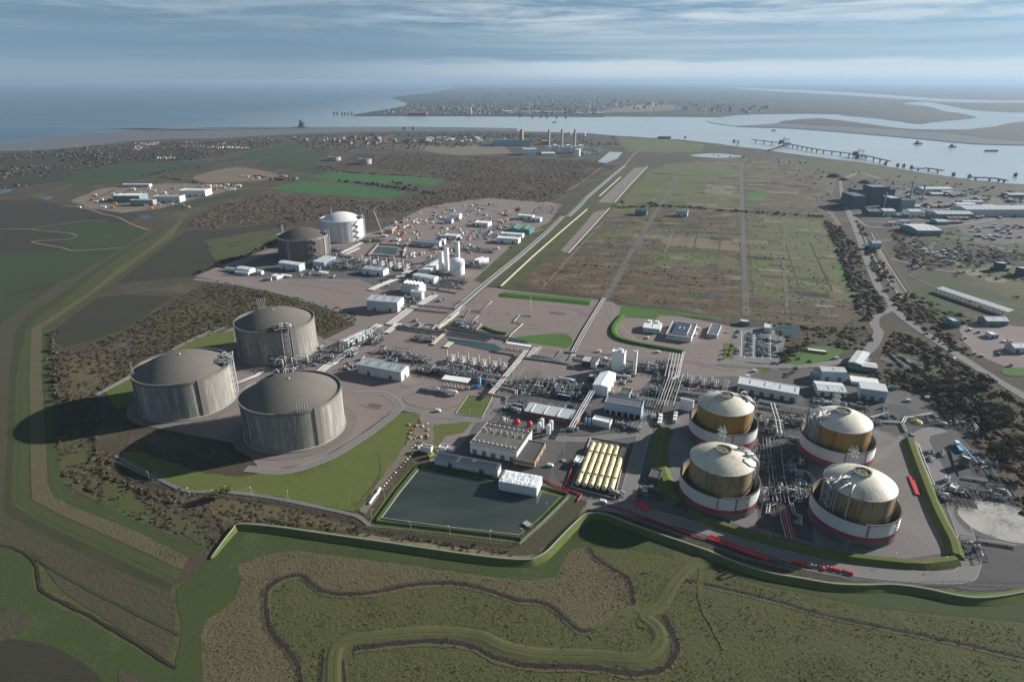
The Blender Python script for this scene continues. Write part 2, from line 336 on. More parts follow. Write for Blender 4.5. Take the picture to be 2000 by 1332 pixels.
defmat('canopy_brown', [(.035, .027, .020), (.069, .053, .037), (.053, .046, .026), (.092, .070, .048), (.110, .084, .053)], .05, .7, 1, .5, .7, tint=True, spec=.05)
defmat('canopy_olive', [(.036, .034, .016), (.061, .058, .025), (.081, .074, .034), (.095, .077, .043)], .05, .7, 1, .5, .7, tint=True, spec=.05)
defmat('canopy_far', [(.060, .045, .036), (.089, .068, .053), (.106, .081, .060), (.093, .082, .048)], .012, .18, 1, .8, .2, tint=True, spec=.05)

# ------------------------------------------------------------------ ground
_zc = [0]
def zl(level):
 _zc[0] += 1
 return 0.02 + level * 0.05 + (_zc[0] % 60) * 0.0006
def poly_obj(name, P, mat, z, label=None, kind='structure'):
 P = [Vector((p[0], p[1], z)) for p in P]
 tris = tessellate_polygon([P]); m = MB(); fs = []
 for a, b, c in tris:
  n = (P[b] - P[a]).cross(P[c] - P[a]); fs.append((a, b, c) if n.z > 0 else (a, c, b))
 m.add(P, fs); o = m.build(name, mat); tag(o, label, None, None, kind); return o
def wobble(P, amp, wl):
 o = []
 for p in P:
  a = math.sin(p.x / wl * 6.3 + 1.3) + math.sin(p.y / wl * 5.1 + p.x / wl * 2.2); b = math.cos(p.y / wl * 6.1 + .4) + math.sin(p.x / wl * 4.7 + 2)
  o.append(Vector((p.x + a * amp * .5, p.y + b * amp * .5, p.z)))
 return o
def densify(P, step, closed=True):
 o = []; m = len(P)
 for i in range(m if closed else m - 1):
  a, b = P[i], P[(i + 1) % m]; k = max(1, min(60, int((b - a).length / step)))
  for q in range(k): o.append(a.lerp(b, q / k))
 if not closed: o.append(P[-1])
 return o
def sheet(name, pts, mat, level=1, smooth=False, wob=0.0, label=None, world=False):
 P = [Vector((p[0], p[1], 0)) if world else G(*p) for p in pts]
 if smooth: P = catmull(P, 6, True)
 if wob: P = wobble(densify(P, max(4, wob * 5)), wob, max(14, wob * 14))
 return poly_obj(name, P, mat, zl(level), label)
def offset(P, d):
 o = []; m = len(P)
 for i, p in enumerate(P):
  t = (P[min(i + 1, m - 1)] - P[max(i - 1, 0)]); t.z = 0; t.normalize()
  o.append(p + Vector((t.y, -t.x, 0)) * d)
 return o
def ribbon(name, pts, width, mat, level=6, smooth=True, label=None, z=None, jag=0.0, w2=None):
 P = [G(*p) for p in pts]
 if smooth: P = catmull(P, 6)
 if jag: P = densify(P, 5, False)
 zz = zl(level) if z is None else z; m = MB(); vs = []; fs = []; k = len(P)
 for i, p in enumerate(P):
  t = (P[min(i + 1, k - 1)] - P[max(i - 1, 0)]); t.z = 0; t.normalize(); n = Vector((t.y, -t.x, 0))
  ww = width if w2 is None else width + (w2 - width) * i / (k - 1)
  a = ww / 2 * (1 + jag * (random.random() - .5)); b = ww / 2 * (1 + jag * (random.random() - .5))
  vs += [(p - n * a).to_tuple()[:2] + (zz,), (p + n * b).to_tuple()[:2] + (zz,)]
 for i in range(k - 1): fs.append((2 * i, 2 * i + 1, 2 * i + 3, 2 * i + 2))
 m.add(vs, fs); return tag(m.build(name, mat), label, None, None, 'structure')
def band(name, A, B, mat, level=3, label=None, n=8):
 A = catmull([G(*p) for p in A], n); B = catmull([G(*p) for p in B], n); z = zl(level); k = min(len(A), len(B)); m = MB()
 m.add([(p.x, p.y, z) for pr in zip(A[:k], B[:k]) for p in pr], [(2 * i, 2 * i + 2, 2 * i + 3, 2 * i + 1) for i in range(k - 1)])
 for i, f in enumerate(m.f):
  a, b, c = (Vector(m.v[j]) for j in f[:3])
  if (b - a).cross(c - a).z < 0: m.f[i] = f[::-1]
 return tag(m.build(name, mat), label, None, None, 'structure')
def ridge(name, pts, prof, mat, smooth=True, label=None, cat=None, closed=False, world=False, base=0.0, kind=None, parent=None, taper=0):
 """profile [(offset to the right of travel, height)] drawn along a path"""
 P = [Vector((p[0], p[1], 0)) if world else G(*p) for p in pts]
 if smooth: P = catmull(P, 6, closed)
 k = len(P); q = len(prof); vs = []
 for i, p in enumerate(P):
  a = P[(i + 1) % k] if closed else P[min(i + 1, k - 1)]; b = P[(i - 1) % k] if closed else P[max(i - 1, 0)]
  t = a - b; t.z = 0; t.normalize(); n = Vector((t.y, -t.x, 0))
  f = min(1, .2 + i / taper) if taper else 1
  for o, h in prof: vs.append((p.x + n.x * o * f, p.y + n.y * o * f, base + h * f))
 fs = []
 for i in range(k if closed else k - 1):
  j = (i + 1) % k
  for e in range(q - 1): fs.append((i * q + e, j * q + e, j * q + e + 1, i * q + e + 1))
 m = MB(); m.add(vs, [f[::-1] for f in fs])
 if not closed:
  m.add(vs[:q], [tuple(range(q))]); m.add(vs[-q:], [tuple(range(q - 1, -1, -1))])
 o = m.build(name, mat, parent)
 if parent is None: tag(o, label, cat, None, kind)
 return o

# sea and far shore
poly_obj('sea', [(-160000, 1200), (160000, 1200), (160000, 300000), (-160000, 300000)], 'sea_water', -1.6, 'pale grey blue estuary and open sea')
coast = [(-420, 318), (-150, 303), (0, 296), (60, 294), (120, 291), (175, 286), (240, 277), (330, 272), (420, 271), (500, 266), (560, 263), (640, 260), (700, 258), (790, 257), (900, 256), (1000, 257), (1060, 258), (1150, 261), (1210, 266), (1280, 270), (1340, 274), (1400, 281), (1430, 285), (1480, 291), (1540, 300), (1600, 307), (1650, 314), (1700, 320), (1750, 329), (1800, 337), (1850, 344), (1900, 352), (1960, 358), (2040, 362), (2300, 395), (2700, 450)]
P = [G(*p) for p in coast]; P = wobble(densify(P, 60, False), 9, 160)
P += [Vector((3500, -200, 0)), Vector((-3800, -200, 0))]
poly_obj('ground', P, 'scrubland', 0.0, 'flat brown scrubland of the peninsula')
sheet('mudflat', [(150, 262), (330, 252), (480, 249), (640, 248.5), (800, 248), (900, 249), (1010, 251), (1010, 259), (800, 259), (640, 262), (500, 268), (330, 275), (200, 284), (40, 297), (-250, 310), (-250, 300), (0, 284)], 'mud', -3, label='wet grey tidal mudflat off the shore')
for i, (x0, x1, y) in enumerate([(205, 330, 251.5), (230, 420, 253), (300, 480, 254.5), (360, 560, 250.5), (250, 400, 255.5), (420, 590, 252.5)]):
 sheet('mud_bank', [(x0, y), ((x0 + x1) / 2, y - .9), (x1, y - .3), ((x0 + x1) / 2 + 20, y + .5)], 'ditch', -2, label='dark mud bank in the tidal shallows')
sheet('far_land', [(690, 224.5), (735, 217), (790, 208), (797, 202), (762, 191), (800, 186), (850, 180), (893, 172), (862, 163.5), (900, 160.2), (1100, 160.5), (1500, 162), (1900, 165), (2700, 166), (2700, 250), (2000, 244), (1900, 244), (1800, 236), (1700, 228), (1640, 223.5), (1560, 222.5), (1480, 226.5), (1420, 229.5), (1330, 228.5), (1200, 227.8), (1000, 226.6), (850, 226), (700, 226)], 'far_land', 0, label='hazy low island across the estuary')
for k, (mat, pts) in enumerate([
 ('far_wood', [(905, 164), (1060, 162.5), (1250, 164), (1400, 168), (1330, 176), (1150, 179), (960, 176), (900, 170)]),
 ('far_marsh', [(800, 194), (880, 187), (1000, 193), (1130, 193), (1120, 199), (960, 199.5), (830, 199)]),
 ('far_marsh', [(1060, 206), (1200, 199), (1330, 204), (1290, 213), (1150, 212)]),
 ('far_wood', [(1290, 196), (1400, 201), (1480, 206), (1400, 211), (1310, 205)]),
 ('stubble', [(1250, 205), (1330, 207), (1310, 216), (1210, 220), (1170, 218)]),
 ('far_marsh', [(1380, 178), (1600, 178), (1900, 190), (1880, 204), (1600, 200), (1420, 188)]),
 ('far_wood', [(1520, 216), (1700, 218), (1760, 226), (1640, 222), (1540, 220)])]):
 sheet('far_field', pts, mat, 6 + k, smooth=True, label='faint field on the hazy island')
def far_water(pts, label): sheet('water', pts, 'channel_water', 16, smooth=True, label=label)
far_water([(1420, 171), (1520, 175), (1640, 180), (1760, 188), (1900, 196), (2050, 197), (2050, 200), (1890, 201), (1760, 194), (1640, 186), (1500, 178)], 'thin pale creek winding to the horizon')
far_water([(1765, 203), (1810, 200), (1850, 207), (1900, 216), (1960, 220), (2060, 224), (2060, 236), (1990, 240), (1920, 252), (1860, 254), (1790, 253), (1720, 248), (1655, 238), (1600, 232), (1560, 235), (1500, 244), (1440, 247), (1380, 236), (1440, 226), (1520, 224), (1600, 224), (1680, 229), (1740, 236), (1790, 243), (1840, 238), (1905, 231), (1880, 223), (1840, 217), (1815, 209)], 'pale tidal channel looping round the marsh island')
sheet('mudflat', [(1440, 247.5), (1500, 243), (1570, 235), (1650, 240), (1720, 249), (1790, 255), (1860, 256), (1950, 247), (2080, 238), (2120, 292), (2000, 284), (1900, 281), (1780, 270), (1650, 259), (1540, 251)], 'mud', 17, smooth=True, label='grey mud fringe of the marsh island')
sheet('salt_marsh', [(1520, 240), (1570, 233), (1620, 233.5), (1690, 242), (1770, 252), (1860, 255), (1940, 248), (1990, 239), (2120, 232), (2140, 276), (2000, 277), (1930, 272), (1850, 262), (1730, 253), (1600, 246)], 'far_marsh', 19, smooth=True, label='dark green marsh island in the estuary')
sheet('salt_marsh', [(1640, 226), (1700, 224), (1800, 216), (1870, 222), (1900, 231), (1830, 237), (1795, 242), (1740, 235)], 'far_marsh', 19, smooth=True, label='marsh spit between the looping channels')

# ---- left hand fields
sheet('field', [(-400, 330), (-100, 306), (0, 300), (170, 292), (300, 285), (420, 300), (300, 330), (150, 350), (0, 372), (-300, 400)], 'dark_field', 1, label='dark wooded fields along the shore')
sheet('field', [(120, 352), (190, 328), (290, 318), (420, 320), (380, 332), (310, 343), (230, 358), (150, 362)], 'green_field', 2, smooth=True, label='long green field before the village')
sheet('field', [(-200, 440), (0, 392), (80, 390), (125, 405), (200, 398), (270, 420), (215, 470), (90, 570), (0, 632), (-250, 760)], 'dark_field', 1, label='dark ploughed field left of the long dyke')
sheet('field', [(65, 448), (160, 437), (210, 432), (288, 452), (238, 484), (150, 489), (110, 470), (148, 462), (135, 450)], 'green_field', 2, label='dull green field inside the ditch bend')
sheet('field', [(-200, 700), (0, 575), (80, 570), (60, 590), (0, 630), (-200, 740)], 'green_field', 2, label='green field corner left of the dyke')
sheet('field', [(-80, 492), (150, 490), (238, 486), (170, 540), (60, 560), (-80, 600)], 'green_field', 2, wob=3, label='dark green field below the winding ditch')
for pts, wd in [([(0, 448), (30, 448), (62, 447), (70, 445), (105, 440), (150, 434), (207, 431)], 5), ([(62, 449), (105, 453), (135, 456), (148, 461), (140, 466), (110, 469), (70, 471), (65, 474), (85, 478), (120, 484), (150, 490), (237, 484)], 5), ([(125, 402), (170, 408), (200, 418), (230, 425), (260, 440), (290, 450)], 7)]:
 ribbon('ditch_path', pts, wd, 'dirt', 4, label='pale winding bank of a field ditch')
 ribbon('ditch', [(x, y + 2.2) for x, y in pts], wd * .5, 'ditch', 4, label='dark field ditch beside its bank')
sheet('field', [(225, 555), (300, 497), (362, 452), (420, 449), (545, 436), (560, 446), (545, 470), (480, 503), (420, 520), (380, 540), (300, 547)], 'dark_field', 1, label='bare brown field between dyke and works')
sheet('field', [(110, 640), (190, 582), (250, 575), (340, 580), (250, 640), (180, 665), (125, 678), (108, 668)], 'dark_field', 1, smooth=False, label='triangular bare field beside the dyke')
sheet('field', [(400, 470), (545, 445), (548, 462), (480, 498), (420, 512)], 'verge', 2, wob=4, label='grassy margin of the bare field')
sheet('field', [(500, 322), (545, 300), (625, 292), (640, 300), (615, 318), (640, 330), (620, 340), (545, 330)], 'green_field', 2, smooth=True, label='dark green field by the two old tanks')
sheet('field', [(420, 318), (480, 300), (560, 281), (610, 282), (560, 295), (500, 312)], 'green_field', 2, label='narrow green field below the village')
sheet('field', [(526, 368), (590, 354), (700, 362), (800, 376), (752, 389), (660, 382), (560, 374)], 'bright_field', 2, label='bright green crop field nearest the wood')
sheet('field', [(600, 346), (655, 336), (760, 343), (866, 349), (850, 362), (740, 357), (640, 352)], 'bright_field', 2, label='bright green crop field behind the hedge')
sheet('field', [(380, 345), (460, 327), (540, 340), (520, 352), (440, 357), (400, 357)], 'stubble', 2, smooth=True, label='tan stubble field near the building site')
sheet('field', [(620, 270), (760, 266), (800, 280), (960, 285), (1000, 300), (900, 305), (820, 296), (700, 290)], 'old_refinery', 2, label='brown heath behind the two old tanks')
sheet('field', [(790, 285), (980, 283), (1000, 300), (900, 304), (850, 299)], 'stubble', 3, label='bare tan ground before the power station')
sheet('field', [(1205, 268), (1300, 273), (1375, 282), (1370, 297), (1300, 299), (1230, 296), (1215, 285)], 'old_refinery_green', 2, label='rough green field beside the shore')
# building site in the fields
sheet('building_plot', [(135, 392), (200, 368), (330, 358), (410, 360), (470, 368), (400, 384), (310, 408), (240, 416), (180, 408)], 'dirt', 2, wob=5, label='muddy plot of the building site')
sheet('field', [(310, 410), (400, 388), (480, 372), (460, 384), (380, 402), (330, 414)], 'green_field', 3, label='grass edge of the building site')
for p in ([(270, 423), (285, 421), (298, 424), (285, 428)], [(-40, 382), (-10, 371), (18, 370), (22, 374), (0, 379)], [(80, 387), (95, 384), (105, 387), (92, 390)]):
 sheet('pond', p, 'pool_water', 4, smooth=True, label='small pond in the fields')

# ---- former refinery ground on the right
sheet('heath', [(1010, 560), (1070, 505), (1110, 500), (1190, 410), (1265, 330), (1420, 305), (1560, 310), (1640, 330), (1620, 400), (1660, 470), (1690, 540), (1710, 600), (1640, 640), (1440, 622), (1215, 590), (1180, 578)], 'old_refinery', 1, label='brown heath of the cleared refinery')
for mat, pts in [('heath_red', [(1012, 558), (1070, 508), (1150, 505), (1240, 522), (1445, 552), (1452, 614), (1215, 588)]), ('old_refinery_green', [(1462, 425), (1600, 432), (1640, 500), (1662, 590), (1560, 575), (1462, 545)]), ('old_refinery_green', [(1210, 398), (1268, 335), (1430, 318), (1444, 330), (1444, 404)]), ('old_refinery', [(1462, 330), (1560, 325), (1600, 350), (1590, 405), (1460, 398)])]:
 sheet('heath', pts, mat, 2, wob=7, label='wide stretch of rough heath on the cleared refinery')
for mat, pts in [('old_refinery_green', [(1185, 420), (1265, 345), (1290, 340), (1275, 410), (1240, 415)]), ('old_refinery_green', [(1300, 320), (1440, 318), (1445, 345), (1330, 345), (1290, 335)]),
                 ('old_refinery_green', [(1175, 455), (1260, 442), (1255, 460), (1170, 468)]), ('old_refinery_green', [(1280, 490), (1440, 500), (1442, 525), (1275, 518)]),
                 ('old_refinery_green', [(1460, 420), (1600, 430), (1625, 470), (1640, 520), (1590, 520), (1465, 480)]), ('old_refinery_green', [(1470, 545), (1620, 560), (1640, 580), (1560, 590), (1470, 575)]),
                 ('fresh_grass', [(1458, 372), (1490, 370), (1498, 384), (1460, 400)]), ('old_refinery_green', [(1290, 350), (1440, 350), (1440, 370), (1280, 372)]),
                 ('fresh_grass', [(1624, 500), (1645, 505), (1672, 560), (1675, 585), (1655, 575)]), ('dirt', [(1560, 552), (1640, 560), (1650, 574), (1560, 562)]),
                 ('dirt', [(1380, 360), (1432, 362), (1434, 380), (1378, 378)]), ('dirt', [(1252, 390), (1282, 388), (1280, 397), (1248, 397)]), ('stubble', [(1275, 455), (1445, 465), (1444, 490), (1300, 480)])]:
 sheet('heath_patch', pts, mat, 3, wob=4, label='patch of rough growth on the cleared refinery')
for pts, wd, lb in [([(1178, 588), (1205, 545), (1240, 480), (1283, 412), (1322, 352)], 10, 'straight old refinery road through the heath'), ([(1457, 617), (1453, 520), (1450, 420), (1448, 340), (1449, 318)], 9, 'straight grey road crossing the heath'),
     ([(1060, 518), (1215, 536), (1340, 545), (1450, 560)], 5, 'cross track over the brown heath'), ([(1110, 470), (1240, 480), (1445, 498)], 4, 'narrow cross track in the heath'),
     ([(1180, 436), (1270, 443), (1450, 456), (1600, 466)], 5, 'pale cross track in the far heath'), ([(1535, 430), (1530, 500), (1538, 612)], 5, 'track along the heath beside the wood'),
     ([(1460, 580), (1560, 586), (1660, 596)], 4, 'track in front of the concrete strips'), ([(1200, 405), (1300, 402), (1440, 412), (1600, 422)], 12, 'dark hedged track across the heath')]:
 ribbon('road', pts, wd, 'ditch' if 'dark' in lb else 'old_road', 7, label=lb, jag=.45)
rp = random.Random(5)
for (x, y, wet) in [(1330, 513, 1), (1392, 520, 0), (1304, 592, 1), (1338, 594, 0), (1372, 577, 1), (1404, 582, 1), (1372, 597, 0)]:
 c = G(x, y); R0 = 9.5 + rp.random() * 2
 ridge('tank_ring_bank', [(c.x + (R0 + rp.uniform(-.7, .7)) * math.cos(t), c.y + (R0 + rp.uniform(-.7, .7)) * math.sin(t)) for t in [i * math.pi / 10 for i in range(20)]], [(3.0, .0), (.8, .4 + .2 * rp.random()), (-.6, .4), (-2.6, .0)], 'old_refinery', smooth=False, closed=True, world=True, label='low overgrown ring bank of a removed tank', kind='structure', base=.1)
 poly_obj('pond' if wet else 'hollow', [(c.x + 6.5 * math.cos(i * .5) + rp.uniform(-.8, .8), c.y + 6.2 * math.sin(i * .5) + rp.uniform(-.8, .8)) for i in range(12)], 'pool_water' if wet else 'reed', .25 + .001 * (x % 7), 'shallow pool inside a ring bank' if wet else 'overgrown hollow inside a ring bank')
HEATH = [(1025, 556), (1075, 508), (1115, 500), (1192, 414), (1265, 335), (1420, 312), (1560, 318), (1630, 340), (1610, 400), (1650, 470), (1680, 540), (1695, 598), (1640, 632), (1450, 616), (1215, 586), (1180, 574)]
HW = [tuple(G(*p).xy) for p in HEATH]
def inside(p, poly):
 x, y = p; c = False; j = len(poly) - 1
 for i in range(len(poly)):
  (xi, yi), (xj, yj) = poly[i], poly[j]
  if (yi > y) != (yj > y) and x < (xj - xi) * (y - yi) / (yj - yi) + xi: c = not c
  j = i
 return c
xs = [p[0] for p in HW]; ys = [p[1] for p in HW]; k = 0
while k < 200:                                     # plots, rubble strips and wet hollows left by the refinery, all on its grid
 p = Vector((rp.uniform(min(xs), max(xs)), rp.uniform(min(ys), max(ys)), 0)); far = p.y > 1150
 if not inside(p.xy, HW) or (far and rp.random() < .2): continue
 a, b = rp.uniform(14, 60) * (1.5 if far else 1), (rp.uniform(2, 6) if rp.random() < .5 else rp.uniform(8, 24)) * (1.6 if far else 1)
 q = [p + V * (sx * a / 2) + U * (sy * b / 2) for sx, sy in ((-1, -1), (1, -1), (1, 1), (-1, 1))]
 if not all(inside(v.xy, HW) for v in q): continue
 mt = rp.choice(('old_refinery_green', 'old_refinery_green', 'mown_olive', 'mown', 'scrubland', 'reed', 'dirt', 'stubble', 'verge', 'ditch', 'concrete_slab' if b < 6 else 'scrubland', 'mown_olive'))
 poly_obj('heath_plot', wobble(densify(q, 5), 1.6, 16), mt, zl(4), 'old plot or rubble strip on the cleared refinery'); k += 1
# ---- shore ground, railway and industry at the right
sheet('shore_heath', [(1160, 300), (1250, 300), (1370, 297), (1480, 300), (1600, 312), (1700, 326), (1850, 352), (2000, 372), (2200, 400), (2200, 440), (2000, 420), (1700, 390), (1640, 330), (1560, 315), (1420, 308), (1265, 330), (1200, 322)], 'reed', 1, label='brown rough ground along the shore')
sheet('shore_grass', [(1570, 315), (1690, 322), (1760, 338), (1850, 352), (1840, 360), (1740, 352), (1640, 345), (1560, 330)], 'verge', 2, smooth=True, label='green strip behind the jetties')
sheet('yard', [(1640, 330), (1700, 335), (1830, 365), (2000, 380), (2300, 410), (2300, 640), (2000, 600), (1900, 590), (1830, 560), (1760, 500), (1700, 450), (1660, 400)], 'scrubland', 1, wob=6, label='rough dark ground of the industrial estate')
for pts in ([(1650, 375), (1800, 370), (1990, 392), (2200, 405), (2200, 432), (1900, 440), (1760, 428), (1655, 425)], [(1870, 438), (2080, 430), (2080, 472), (1960, 478), (1880, 466)], [(1790, 484), (1850, 480), (1895, 505), (1880, 516), (1810, 504)], [(1690, 470), (1720, 465), (1745, 510), (1730, 520)]):
 sheet('yard', pts, 'gravel_dark', 2, wob=5, label='grey yard of the industrial estate')
for pts in ([(1760, 448), (1900, 470), (2060, 520)], [(1740, 505), (1850, 530), (1980, 520)], [(1700, 356), (1850, 380), (2050, 395)], [(1660, 430), (1800, 436), (1990, 425)], [(1720, 470), (1780, 475), (1880, 520)]):
 ribbon('road', pts, 6, 'road_grey', 5, label='lane through the industrial estate', jag=.2)
sheet('field', [(1790, 540), (1830, 532), (1880, 552), (2000, 590), (2100, 640), (2100, 660), (1975, 612), (1880, 580), (1832, 566)], 'mown', 3, smooth=True, label='green meadow beside the long canopy')
sheet('field', [(1745, 482), (1800, 470), (1900, 486), (2060, 500), (2060, 528), (1960, 520), (1860, 520), (1800, 528), (1770, 520)], 'dark_field', 2, wob=4, label='dark bare ground below the estate sheds')
sheet('field', [(1860, 520), (1960, 520), (2080, 560), (2080, 600), (1930, 560)], 'mown_olive', 3, smooth=True, label='olive grass below the dark tanks')
sheet('dirt_patch', [(1885, 530), (1915, 528), (1918, 538), (1895, 538)], 'dirt', 4, smooth=True); sheet('dirt_patch', [(1925, 542), (1960, 545), (1962, 552), (1930, 550)], 'dirt', 4, smooth=True)
for pts in ([(1850, 446), (1905, 470), (1880, 482), (1800, 468)], [(1960, 480), (2080, 484), (2080, 505), (1960, 500)], [(1765, 560), (1800, 560), (1850, 590), (1900, 622), (1850, 630), (1790, 600)], [(1620, 440), (1650, 470), (1690, 560), (1712, 600), (1690, 612), (1660, 540)]):
 sheet('rough_grass', pts, 'mown', 3, smooth=True, wob=4, label='green rough grass by the estate and railway')
sheet('yard', [(1870, 645), (1900, 630), (2000, 640), (2100, 650), (2100, 760), (1960, 715), (1900, 690)], 'gravel_pink', 2, wob=3, label='gravel yard at the right margin')
for pts, wd, mat, lb in [([(1650, 400), (1668, 440), (1690, 500), (1712, 555), (1735, 590), (1770, 625), (1820, 660), (1880, 700), (1935, 735), (2010, 780)], 11, 'road_grey', 'grey public road curving past the wood'),
                         ([(1640, 345), (1650, 400), (1690, 440), (1740, 442), (1830, 445), (2000, 420)], 9, 'road_grey', 'estate road past the grey shed'),
                         ([(1705, 470), (1740, 540), (1772, 590), (1808, 632)], 7, 'dirt', 'old railway track bed'), ([(1640, 352), (1660, 345), (1680, 338), (1720, 350)], 16, 'dirt', 'pale dusty track by the dark works'),
                         ([(1610, 405), (1625, 420), (1640, 440)], 9, 'dirt', 'pale track past the heath corner'), ([(1830, 470), (1780, 530), (1790, 545), (1870, 575), (2000, 600)], 8, 'tarmac', 'lane round the green meadow'),
                         ([(1750, 600), (1712, 617), (1708, 635), (1716, 650), (1700, 680), (1670, 700), (1600, 712), (1500, 716), (1430, 715), (1360, 705)], 11, 'road_grey', 'approach road from the roundabout to the works'),
                         ([(1215, 330), (1240, 300), (1262, 288)], 9, 'dirt', 'pale track by the long pool'), ([(1080, 386), (1130, 360), (1180, 325), (1215, 318)], 9, 'dirt', 'straight pale track through the scrub'),
                         ([(890, 412), (840, 428), (790, 447), (768, 455)], 7, 'dirt', 'straight track along the wood edge'), ([(1060, 448), (985, 470), (905, 488)], 9, 'road_grey', 'site road across the construction yard')]:
 ribbon('road', pts, wd, mat, 5, label=lb, jag=.1)
ribbon('railway_land', [(1690, 440), (1712, 480), (1745, 540), (1790, 600), (1850, 660)], 34, 'reed', 3, label='brown railway land beside the public road', jag=.3)
for k in range(4): ribbon('railway', [(1684 + 9 * k, 455), (1708 + 10 * k, 505), (1735 + 10 * k, 548), (1775 + 8 * k, 600)], 1.8, ('concrete_slab', 'old_road')[k % 2], 6, label='railway track beside the wood, %s from the road' % ('first', 'second', 'third', 'fourth')[k])
sheet('pool', [(1166, 318), (1190, 297), (1216, 298), (1206, 310), (1184, 319)], 'channel_water', 4, label='long pale pool by the power station')
sheet('pool', [(1348, 304), (1400, 300), (1450, 306), (1400, 309)], 'channel_water', 4, smooth=True, label='thin pale pool near the shore')

# ---- foreground marsh
sheet('marsh', [(-400, 1030), (0, 1000), (100, 1031), (337, 1144), (395, 1118), (420, 1085), (470, 1034), (640, 1054), (880, 1090), (1029, 1104), (1050, 1100), (1098, 1057), (1140, 1018), (1161, 1012), (1215, 1028), (1320, 1066), (1440, 1110), (1565, 1140), (1685, 1154), (1805, 1161), (1910, 1178), (2000, 1166), (2300, 1120), (2500, 1700), (-600, 1700)], 'marsh', 1, label='olive rough grazing marsh in the foreground')
sheet('marsh_patch', [(460, 1106), (517, 1085), (574, 1076), (700, 1091), (850, 1112), (1000, 1130), (1080, 1127), (1108, 1080), (1140, 1060), (1170, 1092), (1212, 1122), (1232, 1145), (1236, 1172), (1226, 1194), (1209, 1210), (1185, 1230), (1155, 1235), (1128, 1230), (1104, 1208), (1080, 1188), (1050, 1177), (1000, 1168), (910, 1144), (850, 1141), (730, 1160), (670, 1163), (628, 1157), (607, 1142), (589, 1126), (559, 1129), (535, 1141), (522, 1157), (522, 1187), (528, 1220), (543, 1247), (564, 1268), (582, 1295), (590, 1332), (600, 1420), (380, 1420), (395, 1290), (390, 1240), (400, 1211), (418, 1202), (460, 1172), (472, 1130)], 'dry_marsh', 2, wob=.6, label='dry straw coloured marsh inside the creek loop')
sheet('mown_strip', [(395, 1110), (425, 1080), (470, 1036), (640, 1056), (880, 1092), (1029, 1106), (1055, 1100), (1102, 1056), (1145, 1018), (1185, 1016), (1240, 1037), (1330, 1070), (1450, 1113), (1570, 1143), (1690, 1156), (1810, 1163), (1910, 1181), (2010, 1168), (2150, 1150), (2150, 1215), (2000, 1215), (1850, 1200), (1700, 1185), (1600, 1165), (1480, 1140), (1380, 1105), (1310, 1085), (1240, 1075), (1190, 1072), (1150, 1066), (1115, 1075), (1085, 1125), (1040, 1134), (960, 1124), (850, 1110), (700, 1088), (574, 1073), (517, 1082), (462, 1103), (470, 1130), (460, 1170), (420, 1200), (402, 1212), (392, 1240), (396, 1290), (402, 1420), (330, 1420), (345, 1290), (356, 1225), (345, 1180), (345, 1150)], 'mown', 3, wob=.5, label='mown green strip along the flood wall')
sheet('mown_strip', [(1395, 1075), (1330, 1065), (1310, 1100), (1295, 1150), (1275, 1180), (1230, 1190), (1220, 1205), (1262, 1210), (1270, 1245), (1255, 1268), (1225, 1282), (1160, 1272), (1100, 1265), (1010, 1265), (975, 1250), (940, 1232), (850, 1225), (740, 1232), (660, 1245), (645, 1262), (640, 1300), (636, 1400), (670, 1400), (668, 1300), (672, 1285), (700, 1262), (760, 1245), (850, 1240), (920, 1250), (980, 1275), (1060, 1290), (1180, 1300), (1260, 1295), (1300, 1275), (1310, 1240), (1300, 1205), (1305, 1180), (1330, 1130), (1350, 1100)], 'mown_olive', 3, smooth=True, wob=.4, label='mown olive track winding across the marsh')
CREEKS = [([(592, 1420), (586, 1325), (580, 1295), (562, 1268), (541, 1247), (526, 1220), (520, 1187), (520, 1157), (535, 1139), (559, 1127), (589, 1124), (607, 1139), (628, 1154), (670, 1160), (730, 1157), (790, 1145), (850, 1139), (910, 1142), (955, 1154), (1011, 1172), (1050, 1175), (1080, 1187), (1104, 1208), (1128, 1229), (1155, 1233), (1185, 1229), (1209, 1208), (1228, 1190)], 4.4),
     ([(1149, 1070), (1170, 1094), (1198, 1112), (1225, 1128), (1234, 1150), (1237, 1175), (1230, 1190)], 4.5), ([(690, 1266), (760, 1258), (850, 1252), (920, 1262), (970, 1285), (1040, 1300), (1150, 1303), (1230, 1315), (1290, 1308), (1318, 1280), (1322, 1255), (1308, 1225), (1297, 1200)], 5.5),
     ([(1295, 1185), (1310, 1150), (1340, 1136), (1372, 1140), (1440, 1155), (1520, 1175), (1600, 1198), (1700, 1220), (1800, 1240), (1900, 1262), (2060, 1300)], 4.0), ([(1262, 1195), (1268, 1225), (1280, 1250), (1275, 1268)], 3.2), ([(632, 1268), (628, 1320), (626, 1420)], 2.6), ([(670, 1290), (674, 1330), (676, 1420)], 2.2)]
for pts, wd in CREEKS:
 ribbon('ditch', pts, wd * .55, 'ditch', 5, label='dark muddy creek winding over the marsh', jag=.7)
 ribbon('creek_bank', pts, wd * 1.15, 'reed', 4, label='brown reeds beside the marsh creek', jag=.7)
 ribbon('creek_bank', [(x + 4, y + 5) for x, y in pts], wd * .6, 'dry_marsh', 4, label='pale reed margin of the marsh creek', jag=.6)
